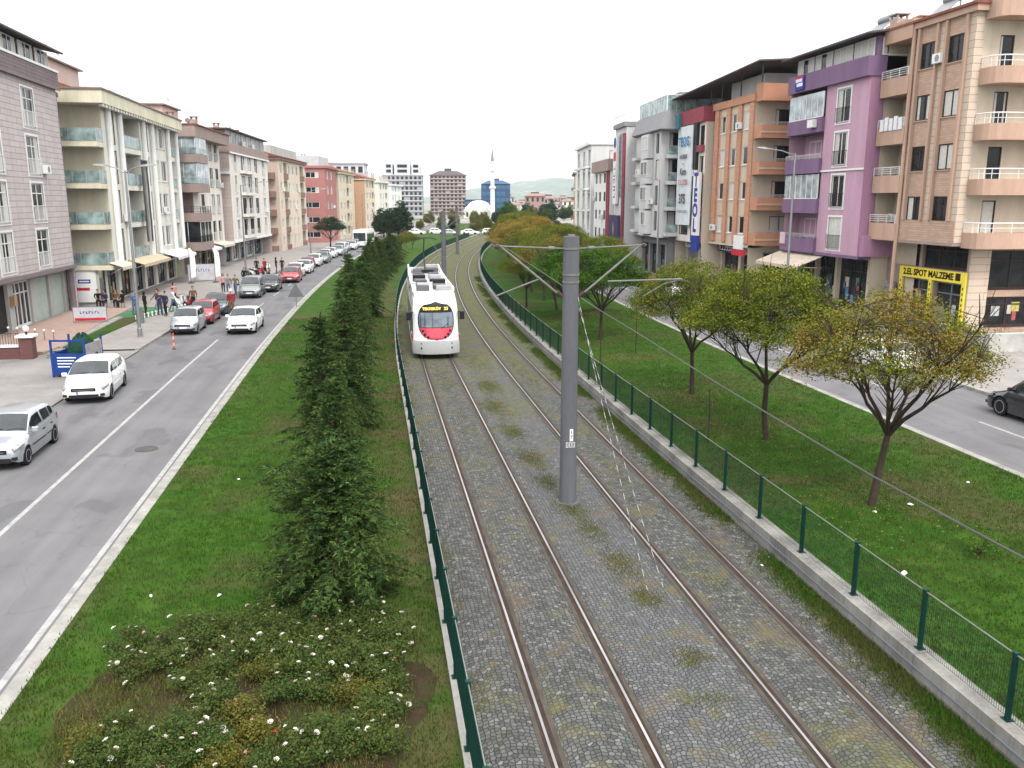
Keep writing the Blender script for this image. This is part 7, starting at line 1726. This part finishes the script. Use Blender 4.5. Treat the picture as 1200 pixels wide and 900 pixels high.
# ------------------------------------------------------------------ street lamps
def street_lamp(loc, rz, h, label, arm=2.0, double=False):
    root = thing('street_lamp', label, 'street lamp', loc, rz, 'street lamps'); mb = MB(); mb.lathe([(.14, 0), (.14, .5), (.1, .55), (.06, h - .3), (.05, h)], 12); mb.obj('post', m_galv, root, True)
    bs = MB(); bs.lathe([(.2, 0), (.2, .03), (.15, .05)], 12); bs.obj('base_plate', m_galv, root)
    for sg in ((1, -1) if double else (1,)):
        a = MB(); a.tube([(0, 0, h - .15), (sg * arm * .5, 0, h + .15), (sg * arm, 0, h + .28)], .035, 8); a.obj('arm', m_galv, root, True)
        l_ = MB(); l_.loft([[(sg * (arm - .1), y, h + z) for y, z in ((-.07, .22), (.07, .22), (.07, .32), (-.07, .32))], [(sg * (arm + .25), y, h + z) for y, z in ((-.16, .24), (.16, .24), (.12, .38), (-.12, .38))], [(sg * (arm + .7), y, h + z) for y, z in ((-.1, .3), (.1, .3), (.08, .37), (-.08, .37))]], 0, True); l_.obj('lamp_head', M('lamp_grey', (.3, .31, .32), .5), root)
    return root
street_lamp((-13.75, 53.2, .12), PI * .98, 9.6, 'tall grey street lamp between the blue waste cage and the small silver hatchback', 1.0, True)
street_lamp((-13.3, 95.2, .12), 0, 9.6, 'grey street lamp in front of the pale pink block')
street_lamp(L(132, -13.6, .12), 0, 9.4, 'grey street lamp before the peach block on the left')
street_lamp((27.9, 54.6, .12), PI, 11.0, 'grey street lamp standing before the violet balconies on the right')
street_lamp(T(86, 26.6, .12), PI - .05, 10, 'grey street lamp before the grey block on the right')
street_lamp(L(190, -13.6, .12), -.1, 9.4, 'far grey street lamp near the big dark tree on the left')

# ------------------------------------------------------------------ road sign seen from behind
rt = thing('warning_sign', 'grey back of a triangular road sign on a post at the median kerb', 'road sign', (-5.75, 66.5, .12), -.1)
mb = MB(); mb.tube([(0, 0, 0), (0, 0, 1.75)], .03, 8); mb.obj('post', m_galv, rt, True)
mb = MB(); tri = [(-.62, .78), (.62, .78), (.0, 1.86)]; mb.loft([[(x, -.05, z) for x, z in tri], [(x, -.035, z) for x, z in tri]], 0, True); mb.box(-.3, .3, -.07, -.052, 1.0, 1.04); mb.obj('sign_plate', M('sign_back', (.14, .145, .15), .6, .1), rt)

# ------------------------------------------------------------------ bollard, litter bin, waste cage
rt = thing('bollard', 'short red and white bollard at the kerb gap in front of the small silver car', 'bollard', (-10.95, 49.0, 0)); mb = MB()
for i in range(5): mb.lathe([(.05, i * .18), (.05, i * .18 + .178)], 10, i % 2)
mb.obj('post', [M('bollard_red', (.5, .08, .05), .6), M('bollard_pale', (.55, .4, .36), .6)], rt); mb = MB(); mb.lathe([(.12, 0), (.12, .02), (.06, .04)], 12); mb.obj('base', m_black, rt)
rt = thing('waste_cage', 'open blue steel waste cage with a boxed frame beside the white hatchback', 'waste cage', (-13.8, 42.3, .05), -.12)
m_bl = M('cage_blue', (.015, .045, .2), .5, .2, 3.0)
mb = MB()
for x in (-.75, .75):
    for y in (-.9, .9): mb.box(x - .04, x + .04, y - .04, y + .04, 0, 1.75)
mb.obj('frame_posts', m_bl, rt); 
mb = MB(); mb.box(-.79, .79, -.935, -.905, .12, 1.12); mb.obj('front_panel', m_bl, rt); mb = MB(); mb.box(-.735, .735, -.93, -.88, 1.66, 1.75); mb.obj('top_bar', m_bl, rt)
mb = MB(); mb.box(.755, .785, -.86, .86, .12, 1.5); mb.obj('side_panel', M('cage_grey', (.3, .29, .3), .7, .35, 3), rt); mb = MB(); mb.box(-.785, -.755, -.86, .86, .12, 1.1); mb.obj('side_panel', m_bl, rt); mb = MB(); mb.box(-.74, .74, .88, .91, .12, 1.4); mb.obj('back_panel', m_bl, rt); mb = MB(); mb.box(-.74, .74, -.88, .88, .08, .12); mb.obj('floor_panel', m_bl, rt)
for i in range(4): mb = MB(); mb.box(-.5, .35 - .1 * i, -.945, -.9365, .9 - i * .14, .95 - i * .14); mb.obj('painted_line', m_white, rt)
tp = thing('garden_waste', 'dark green netting and cuttings heaped in the blue waste cage', 'garden waste', (-13.6, 42.5, .05))
mb = MB(); rings = []
for i in range(9):
    q = i / 8; rings.append([(math.cos(2 * PI * j / 18) * .68 * math.cos(q * 1.45) * (1 + .1 * math.sin(j * 3 + i)), math.sin(2 * PI * j / 18) * .8 * math.cos(q * 1.45), .3 + 1.55 * math.sin(q * 1.45) * (1 + .08 * math.sin(j * 2.2 + i * 1.3))) for j in range(18)])
mb.loft(rings, 0, True); mb.obj('netting', M('green_netting', (.012, .05, .03), .9, .5, 7.0, bmp=.6), tp, True)
rt = thing('litter_bin', 'dark grey litter bin standing at the near end of the green mat', 'bin', (-15.25, 59.4, .12)); mb = MB(); mb.lathe([(.24, 0), (.27, .8), (.29, .82), (.29, .88), (.22, .89)], 14); mb.obj('drum', M('bin_grey', (.16, .17, .17), .6, .2), rt, True); mb = MB(); mb.lathe([(.2, .892), (.2, .9), (.05, .95)], 14); mb.obj('lid', m_dark, rt)

# ------------------------------------------------------------------ forecourt, low wall, mats, boards
m_fore, nt, b = nodes('forecourt_paving'); v = objco(nt); br = N(nt, 'ShaderNodeTexBrick', offset=.5)
for kk, x in (('Scale', 1.0), ('Mortar Size', .01), ('Brick Width', .3), ('Row Height', .3)): br.inputs[kk].default_value = x
br.inputs['Color1'].default_value = c4((.29, .19, .155)); br.inputs['Color2'].default_value = c4((.34, .235, .19)); br.inputs['Mortar'].default_value = c4((.2, .14, .12)); lk(nt, v, br.inputs['Vector'])
lk(nt, mixc(nt, rng(nt, noise(nt, v, .6, 4), .4, .7, 0, .5), br.outputs['Color'], (.3, .24, .2)), b.inputs['Base Color']); b.inputs['Roughness'].default_value = .9
def slab_poly(name, pts, z0, z1, mat):
    mb = MB(); mb.loft([[(x, y, z0) for x, y in pts], [(x, y, z1) for x, y in pts]], 0, True); return tag(mb.obj(name, mat), kind='structure')
slab_poly('forecourt_paving', [(-22, 47.6), (-17.35, 48.0), (-17.1, 50), (-17.6, 58), (-17.9, 67.6), (-22, 67.6)], .05, .2, m_fore)
slab_poly('forecourt_kerb', [(-17.02, 49.5), (-16.88, 49.5), (-17.0, 62), (-17.5, 62.3), (-17.52, 58)], .05, .22, m_kerb)
slab_poly('verge', [(-16.85, 49.5), (-16.3, 49.5), (-15.75, 60), (-15.9, 63), (-16.97, 62)], .05, .16, m_lawn)
lw = thing('low_wall', 'low red brick wall with white coping and a globe lamp pillar, left forecourt', 'wall', (-17.55, 46.95, .05))
mb = MB(); mb.box(-4.5, -.5, -.15, .15, 0, .62); mb.obj('brickwork', Mclad('dark_brick', (.15, .07, .065), (.1, .06, .055), .25, .08, .01), lw); mb = MB(); mb.box(-4.5, -.48, -.22, .22, .623, .72); mb.obj('coping', m_white, lw)
mb = MB(); mb.bbox(-.44, .2, -.3, .3, 0, 1.12, .02); mb.obj('pillar', MATS['dark_brick'], lw); mb = MB(); mb.bbox(-.55, .3, -.4, .4, 1.123, 1.24, .02); mb.obj('pillar_cap', m_white, lw)
mb = MB(); mb.lathe([(.06, 1.24), (.05, 1.42)], 10, 0, (-.12, 0, 0)); mb.obj('lamp_stem', m_dark, lw); mb = MB(); mb.ball((-.12, 0, 1.56), .16, 0, 14, 10); mb.obj('globe_lamp', M('opal_glass', (.72, .68, .68), .3, .03), lw, True)
mb = MB()
for i in range(30): mb.box(-4.4 + i * .13, -4.385 + i * .13, -.01, .01, .72, 1.3)
mb.box(-4.5, -.46, -.012, .012, 1.302, 1.33); mb.obj('railing', m_rail_k, lw)
for i in range(6):
    bl = MB(); bl.lathe([(.035, 0), (.03, .5)], 8); o = bl.obj('chain_post', m_galv, None, True); o.location = (-21.2 + i * .62, 53.8 - i * .38, .2); bb = MB(); bb.ball((0, 0, .55), .07, 0, 8, 6); bb.obj('white_knob', m_white, o, True); tag(o, '%s white-knobbed post from the shop in the short forecourt row' % ORD[i], 'post', 'white knobbed posts on the forecourt')
low_shrub((-16.2, 46.9, .05), .7, .35, 'heap of cut branches and rubble by the brick wall and the waste cage', m_weed, 31, 50, 10)
m_mat = M('green_mat', (.06, .15, .08), .95, .15, 2.0)
slab_poly('green_mat', [(-18.3, 60.6), (-15.95, 60.2), (-13.95, 67.6), (-17.6, 68.6)], .12, .135, m_mat)
for i in range(14):
    a = i / 13; o = MB(); o.cyl((0, 0, .12), (0, 0, 1), .05, .24, 8); o.cyl((0, 0, .26), (0, 0, 1), .05, .05, 10, 0, [(.05, -.02), (.09, 0), (.05, .05)]); oo = o.obj('white_stud', m_white, None, True); oo.location = (-15.9 + 1.9 * a, 60.9 + 6.4 * a, .135); tag(oo, '%s low white stud from the camera along the street edge of the green mat' % ORD[i], 'post', 'white studs along the green mat')
def aboard(loc, rz, w_, h, label, words, face, fmat, name='sign_board', cat='sign board'):
    rt = thing(name, label, cat, loc, rz); mb = MB(); mb.box(-w_ / 2, w_ / 2, -.03, .03, .12, h); mb.obj('panel', face, rt)
    mb = MB(); mb.box(-w_ / 2 - .04, -w_ / 2 - .003, -.04, .04, 0, h + .03); mb.box(w_ / 2 + .003, w_ / 2 + .04, -.04, .04, 0, h + .03); mb.box(-w_ / 2, w_ / 2, -.035, .035, h + .003, h + .035); mb.obj('frame', m_galv, rt)
    if words: text(words[0], words[1], rt, (0, -.036, h * .6), (PI / 2, 0, 0), fmat)
    else:
        m = MB(); r_ = random.Random(int(w_ * 9))
        for i in range(7):
            x = -w_ * .3 + i * w_ * .09; t = .05; hh = h * .16; m.box(x, x + t, -.036, -.0305, h * .58, h * .58 + hh); m.box(x + t, x + w_ * .06, -.036, -.0305, h * .58 + (hh - t if i % 2 else 0), h * .58 + (hh if i % 2 else t))
        m.obj('lettering', fmat, rt)
    return rt
bd = aboard((-18.4, 59.6, .2), .05, 2.0, 1.0, 'white and grey banner board with a red foot standing before the sitting people', None, M('banner_pale', (.5, .5, .52), .7, .2, 2), m_blue)
mb = MB(); mb.box(-.95, .95, -.036, -.0305, .13, .3); mb.obj('red_strip', m_red, bd)
aboard((-16.9, 90.2, .12), .35, 2.6, 1.7, 'pale grey banner on a frame between two white feather flags', None, M('banner_pale', (.5, .5, .52), .7), m_blue, 'banner_frame', 'banner')
for (x, y, lab) in ((-17.6, 88.2, 'left of two white feather flags on the pavement, beside the grey banner'), (-15.4, 88.9, 'right of two white feather flags on the pavement, beside the grey banner')):
    rt = thing('feather_flag', lab, 'flag', (x, y, .12), .3, 'feather flags'); mb = MB(); mb.tube([(0, 0, 0), (0, 0, 2.8), (-.12, 0, 3.4), (-.4, 0, 3.6)], .02, 6); mb.lathe([(.3, 0), (.3, .06), (.05, .1)], 10); mb.obj('pole', m_dark, rt, True)
    mb = MB(); ring = [(.03, .5), (.5, .6), (.55, 1.8), (.5, 2.9), (.1, 3.45), (-.1, 3.35), (0.03, 2.8)]; mb.loft([[(x2, .02 * math.sin(z * 3) - .012, z) for x2, z in ring], [(x2, .02 * math.sin(z * 3) + .012, z) for x2, z in ring]], 0, True); mb.obj('cloth', m_white, rt)
rt = thing('flag', 'red flag hanging on a pole before the dark billboard on the right side', 'flag', (22.9, 81.5, .1), 0, None); mb = MB(); mb.tube([(0, 0, 0), (0, 0, 4.3)], .035, 8); mb.obj('pole', m_galv, rt, True)
mb = MB(); n = 8; rings = []
for i in range(n + 1):
    q = i / n; x = .05 + .75 * q; y = .08 * math.sin(q * 7); rings.append([(x * .8, y, 4.25 - .5 * q), (x * .8, y + .015, 4.25 - .5 * q), (x * .8, y + .015 + .05 * q, 3.0 - .6 * q), (x * .8, y + .05 * q, 3.0 - .6 * q)])
mb.loft(rings, 0, True); mb.obj('cloth', M('flag_red', (.5, .03, .03), .7), rt)
# shop clutter, planters and small walls on the right pavement by the yellow shop
for i, (x, y, sx_, sy_, h, col, lab) in enumerate(((33.3, 42.6, .5, .3, .8, (.12, .11, .12), 'dark grey washing machine on the pavement right of the yellow shop'), (32.6, 44.6, .6, .5, .9, (.36, .36, .36), 'pale used cabinet set out in front of the yellow shop'), (33.0, 46.4, .5, .5, .75, (.2, .2, .25), 'dark used appliance set out in front of the yellow shop'))):
    rt = thing('used_appliance', lab, 'appliance', (x, y, .12), .1 * i, 'used goods in front of the yellow shop'); mt = M('appliance_%d' % i, col, .4, .1); mb = MB(); mb.bbox(-sx_ / 2, sx_ / 2, -sy_ / 2, sy_ / 2, 0.03, h, .02); mb.obj('casing', mt, rt); mb = MB(); mb.cyl((0, -sy_ / 2 - .01, h * .5), (0, 1, 0), .15, .03, 18); mb.obj('door', m_galv, rt); mb = MB(); mb.box(-sx_ / 2 + .03, sx_ / 2 - .03, -sy_ / 2 - .012, -sy_ / 2 - .002, h - .14, h - .04); mb.obj('control_panel', m_dark, rt)
rt = thing('planter_wall', 'low grey garden wall with a dark gate in front of the tan block', 'wall', (32.5, 40.2, .12)); mb = MB(); mb.bbox(-.3, 3.5, -.15, .15, 0, 1.0, .02); mb.bbox(.2, 3.5, .16, .3, 0, 1.0, .02); mb.obj('blockwork', m_conc, rt); mb = MB(); mb.box(-1.5, -.32, -.05, .05, .05, .95); mb.obj('gate', m_grd, rt)
m_rusty = Mleaf('rusty_leaf', [(0.0, (.12, .03, .02)), (.6, (.2, .06, .03)), (1.0, (.1, .1, .03))], None, .6, .2)
low_shrub((34.2, 41.6, .12), .55, 1.5, 'rust coloured shrub against the sand-coloured pier of the tan block', m_rusty, 41, 50, 14)
low_shrub((35.6, 40.6, .12), .6, 2.4, 'taller rust coloured shrub to the right of the pier of the tan block', m_rusty, 42, 60, 14)
low_shrub((33.0, 45.4, .12), .4, 1.0, 'dark green bush in a pot by the yellow shop door', m_leaf_dark, 43, 40, 20)
# ------------------------------------------------------------------ trees of the left pavement and the far green
t1 = make_tree('street_tree', (55, 5.3, 2.6, 1.6, 300, 46, .075, 0.1, .13, -.3, .3), m_leaf_dark, 'dark green street tree by the parked cars far down the left kerb', 'street trees')
t1.location = L(147, -12.9, .1); t1.scale = (1.05, 1.05, 1.0)
t2 = make_tree('far_tree', (61, 4.6, 1.9, .5, 520, 40, .085, 0.0, .12, .6, -.3), m_leaf_dark, 'big dark tree in front of the grey tower', 'far trees')
t2.location = (6.2, 196, 0); t2.scale = (1.75, 1.75, 1.75)
def far_tree(x, y, k, label, mat=None, rz=0.0, wide=1.0):
    o = copy_tree(t2); recolour(o, mat) if mat is not None else None
    o.name = 'far_tree'; place(o, (x, y, .0), rz, label, 'far trees'); o.scale = (k * wide, k * wide, k); return o
far_tree(3.0, 200, 1.4, 'dark tree left of the big one before the grey tower', None, 2.2)
for i, (s, t, k, mt, w_) in enumerate(((128, -2.6, .5, m_leaf_olive, 'olive'), (134, -1.2, .55, m_leaf_olive, 'brown-green'), (139, -2.2, .5, m_leaf_autumn, 'rusty'), (145, -1.0, .5, m_leaf_olive, 'grey-green'), (152, -3.0, .55, m_leaf_autumn, 'russet'), (120, -2.3, .55, m_leaf_autumn, 'brown'))):
    q = T(s, t - 2.4); o = copy_tree(protos['c']); recolour(o, mt); o.name = 'young_tree'; place(o, q, i * 1.3, 'small %s young tree on the green behind the tram, %s towards the junction' % (w_, ORD[i]), 'young trees behind the tram', k)
for i, (s, t, r_, h, mt) in enumerate(((113, -2.2, 1.5, 2.6, m_leaf_dark), (116, -3.4, 1.6, 2.9, m_leaf_olive), (119, -1.6, 1.5, 2.4, m_leaf_autumn), (122, -3.6, 1.7, 3.0, m_leaf_dark))):
    q = T(s, t, .1); low_shrub(q, r_, h, '%s large bush at the far end of the cedar row, from the camera' % ORD[i], mt, 60 + i, 90, 26)['group'] = 'bushes at the end of the cedar row'

# ------------------------------------------------------------------ far buildings
def far_block(name, label, cat, x, y, w_, d, h, head, wall, nfl, ncol, winw=.5, band=None, roof=None, extra=None, glass=None, frame=.0):
    rt = thing(name, label, cat, (x, y, 0), -head); mb = MB(); mb.box(-w_ / 2, w_ / 2, 0, d, 0, h); mb.obj('wall', wall, rt); st = h / nfl; cw = w_ / ncol
    gm = MB(); gm.box(-cw * winw / 2, cw * winw / 2, -.12, .05, 0, st * .55); me = gm.mesh('window', [glass or m_int])
    for k in range(nfl):
        for j in range(ncol):
            if (k + j * 3) % 11 == 7: continue
            o = link('window', me, rt); o.location = (-w_ / 2 + cw * (j + .5), 0, st * (k + .25))
    if band:
        for k in range(nfl): mb = MB(); mb.box(-w_ / 2 - .3, w_ / 2 + .3, -.5, -.125, st * k, st * k + .5); mb.obj('floor_band', band, rt)
    if roof == 'hip':
        mb = MB(); mb.loft([[(-w_ / 2 - .6, -.6, h), (w_ / 2 + .6, -.6, h), (w_ / 2 + .6, d + .6, h), (-w_ / 2 - .6, d + .6, h)], [(-w_ / 4, d * .3, h + w_ * .13), (w_ / 4, d * .3, h + w_ * .13), (w_ / 4, d * .7, h + w_ * .13), (-w_ / 4, d * .7, h + w_ * .13)]], 0, True); mb.obj('roof', extra or m_roof, rt); mb = MB(); mb.box(-2, 2, d * .4, d * .6, h + w_ * .1, h + w_ * .2); mb.obj('chimney', m_roof, rt)
    else: mb = MB(); mb.box(-w_ / 2 - .3, w_ / 2 + .3, -.3, d + .3, h, h + .5); mb.obj('cornice', band or wall, rt)
    return rt
m_tgrey = M('tower_grey', (.3, .3, .33), .85, .12); m_tw2 = M('tower_white', (.5, .5, .52), .85, .08); m_tbr = M('tower_brown', (.36, .29, .27), .85, .1); m_teal = Mglass('tower_blue_glass', (.05, .13, .2), .1); m_bframe = M('blue_frame', (.03, .07, .16), .5)
tw = far_block('tower_block', 'tall grey and white tower block with a stepped top, left of the brown tower', 'tower block', 17.5, 470, 21, 18, 21.5, .1, m_tgrey, 8, 9, .55, m_tw2)
for x, w_, h in ((-7.2, 4.2, 27.5), (0, 8.5, 30.0), (7.2, 4.5, 27.0)):
    mb = MB(); mb.box(x - w_ / 2, x + w_ / 2, 2, 14, 22.0, h); o = mb.obj('upper_storeys', m_tw2, tw)
    for k in range(2): mb = MB(); mb.box(x - w_ * .3, x + w_ * .3, 1.9, 2.05, 23 + k * 2.6, 24.6 + k * 2.6); mb.obj('window', m_glass, o)
far_block('tower_block', 'brown and pink tower block with a pitched roof, right of the grey tower', 'tower block', 44.5, 500, 20.5, 18, 22.5, .1, m_tbr, 11, 9, .6, M('tower_pink', (.42, .35, .34), .85, .1), 'hip')
far_block('office_block', 'blue glass office block with a domed roof behind the minaret', 'office block', 66.5, 460, 15.0, 15, 17.0, .1, m_bframe, 5, 6, .82, None, 'hip', m_bframe, m_teal)
far_block('office_block', 'low wide teal wing of the blue glass office block, behind the mosque dome', 'office block', 56, 452, 14, 10, 8.5, .1, m_bframe, 3, 6, .8, None, None, None, m_teal)
far_block('apartment_block', 'tall white block rising behind the red and peach blocks on the left', 'apartment block', -6.5, 262, 10.5, 10, 18.6, .1, m_tw2, 6, 5, .6, m_tgrey)
# mosque
ms = thing('mosque', 'white domed mosque with one slim minaret at the end of the street', 'mosque', (52.4, 420, -.5), -.1); m_stone = M('pale_stone', (.55, .55, .5), .85, .08)
mb = MB(); mb.box(-7.5, 7.5, 0, 14, 0, 4.6); mb.box(-6, 6, 1, 13, 4.6, 5.4); mb.obj('prayer_hall', m_stone, ms); mb = MB(); mb.lathe([(6, 5.4), (5.9, 5.6), (5.5, 6.6), (4.5, 7.7), (2.8, 8.6), (.8, 9.0), (.1, 9.05)], 28, 0, (0, 7, 0)); mb.obj('dome', m_white, ms, True)
for x in (-5.5, 5.5): mb = MB(); mb.lathe([(1.5, 4.6), (1.4, 5.2), (.9, 5.8), (.1, 6.1)], 14, 0, (x, 1.6, 0)); mb.obj('small_dome', m_white, ms, True)
for i in range(6): mb = MB(); mb.box(-6.3 + i * 2.3, -5.3 + i * 2.3, -.06, .05, 1.2, 3.4); mb.obj('window', m_int, ms)
mb = MB(); mb.lathe([(1.3, 0), (1.05, 4), (.98, 14.2), (1.6, 14.6), (1.6, 15.4), (.9, 15.45), (.85, 22.0), (1.45, 22.4), (1.45, 23.2), (.75, 23.25), (.7, 27.0)], 14, 0, (6.2, -8, 0)); mn = mb.obj('minaret', m_white, ms, True); mb = MB(); mb.lathe([(.85, 27.0), (.2, 32.0), (.06, 33.0)], 12, 0, (6.2, -8, 0)); mb.obj('spire', M('lead_grey', (.2, .21, .22), .6), mn, True)
# low houses and trees before the hill
rr = random.Random(9); hc = [m_tw2, M('far_pink', (.45, .33, .3), .9), M('far_red', (.32, .22, .2), .9), m_cream_w, m_tgrey, m_white]
words_ = ['white', 'pinkish', 'reddish', 'cream', 'grey', 'bright white']
for i in range(24):
    x = 76 + i * 4.0 + rr.uniform(-1, 1); y = rr.uniform(400, 640); x = x * y / 480; k = i * 5 % 6
    far_block('far_house', '%s far house with tiled roof, %s from the blue office block towards the right' % (words_[k], ORD[i]), 'house', x, y, rr.uniform(7, 13), 9, rr.uniform(5.5, 11), .15, hc[k], 3, 4, .4, None, 'hip', M('far_tile', (.27, .17, .14), .9))
for i in range(26):
    y = rr.uniform(290, 420); x = (64 + i * 4.1) * y / 440 + rr.uniform(-2, 2); far_tree(x, y, rr.uniform(1.1, 1.9), 'far %s tree at the end of the street, %s from the mosque towards the right' % (('dark', 'green', 'greyish')[i % 3], ORD[i]), (None, m_leaf_green, m_leaf_olive)[i % 3], i, rr.uniform(.8, 1.2))
for i in range(9): far_tree(14 + i * 4.5, rr.uniform(228, 262), rr.uniform(.6, .95), '%s low tree behind the far junction, counted from the left' % ORD[i], (m_leaf_autumn, m_leaf_olive, None)[i % 3], i)
for i in range(10): far_tree(20 + i * 4.2, rr.uniform(285, 350), rr.uniform(.7, 1.15), '%s rusty tree beyond the far junction, before the towers, counted from the left' % ORD[i], (m_leaf_autumn, m_leaf_olive, m_leaf_autumn)[i % 3], i)
for i in range(7): v = T(196 + 3 * i, 12 + i * 2.8); low_shrub(v, 1.4, 1.6, '%s bush along the far junction, counted from the tram line' % ORD[i], (m_leaf_green, m_leaf_olive, m_leaf_autumn)[i % 3], 90 + i, 60, 20)['group'] = 'bushes by the far junction'

# ------------------------------------------------------------------ hills
m_hill, nt, b = nodes('wooded_hill'); v = objco(nt); n1 = noise(nt, v, .006, 6.0, .65); n2 = N(nt, 'ShaderNodeTexVoronoi', i_Scale=.014); lk(nt, v, n2.inputs['Vector'])
col = ramp(nt, n1, [(.35, (.025, .05, .02)), (.55, (.05, .075, .035)), (.7, (.1, .1, .06))]); hc_ = math_(nt, 'MULTIPLY', math_(nt, 'LESS_THAN', n2.outputs['Distance'], .28), rng(nt, noise(nt, v, .003, 3), .48, .58))
lk(nt, mixc(nt, hc_, col, (.4, .36, .33)), b.inputs['Base Color']); b.inputs['Roughness'].default_value = 1.0
def hill(name, x0, x1, y0, y1, hf, nx, ny):
    V = []; F = []
    for i in range(nx + 1):
        for j in range(ny + 1):
            x, y = x0 + (x1 - x0) * i / nx, y0 + (y1 - y0) * j / ny; V.append((x, y, hf(x, j / ny, i / nx)))
    for i in range(nx):
        for j in range(ny): k = i * (ny + 1) + j; F.append((k, k + 1, k + ny + 2, k + ny + 1))
    o = link(name, np_mesh(name, np.array(V), np.array(F), [m_hill])); o.data.polygons.foreach_set('use_smooth', np.ones(len(F), dtype=bool)); return tag(o, kind='structure')
def ridge(x, q, u):
    crest = 2.4 * np.interp(x / 2.4, [-200, 150, 250, 330, 420, 500, 555, 635, 720, 900, 1300], [10, 14, 24, 44, 50, 64, 76, 64, 52, 44, 30]); return -3 + (crest + 9 * math.sin(x * .013) + 6 * math.sin(x * .035) + 6) * math.sin(min(1, q * 1.15) * PI / 2) * (1 if q < .87 else 1 - (q - .87) * 1.5)
hill('hills', -480, 3100, 3900, 7000, ridge, 220, 30)
# ------------------------------------------------------------------ air
m_haze = bpy.data.materials.new('haze_air'); m_haze.use_nodes = True; nt = m_haze.node_tree; nt.nodes.clear()
out = N(nt, 'ShaderNodeOutputMaterial'); vol = N(nt, 'ShaderNodeVolumePrincipled'); vol.inputs['Color'].default_value = (.84, .92, 1.0, 1); vol.inputs['Density'].default_value = HAZE; vol.inputs['Anisotropy'].default_value = 0.2
lk(nt, vol.outputs[0], out.inputs['Volume'])
if HAZE > 0:
    mb = MB(); mb.box(-560, 3200, -40, 7200, -4.5, 230); tag(mb.obj('haze', m_haze), 'pale grey-blue haze over the whole street and hills', 'haze', kind='stuff')
# ------------------------------------------------------------------ tidy: lettering becomes real meshes
dg = bpy.context.evaluated_depsgraph_get()
for o in [o for o in C.objects if o.type == 'FONT']:
    me = bpy.data.meshes.new_from_object(o.evaluated_get(dg)); n = link(o.name.split('.')[0], me, o.parent); n.location = o.location; n.rotation_euler = o.rotation_euler; n.scale = o.scale; bpy.data.objects.remove(o)
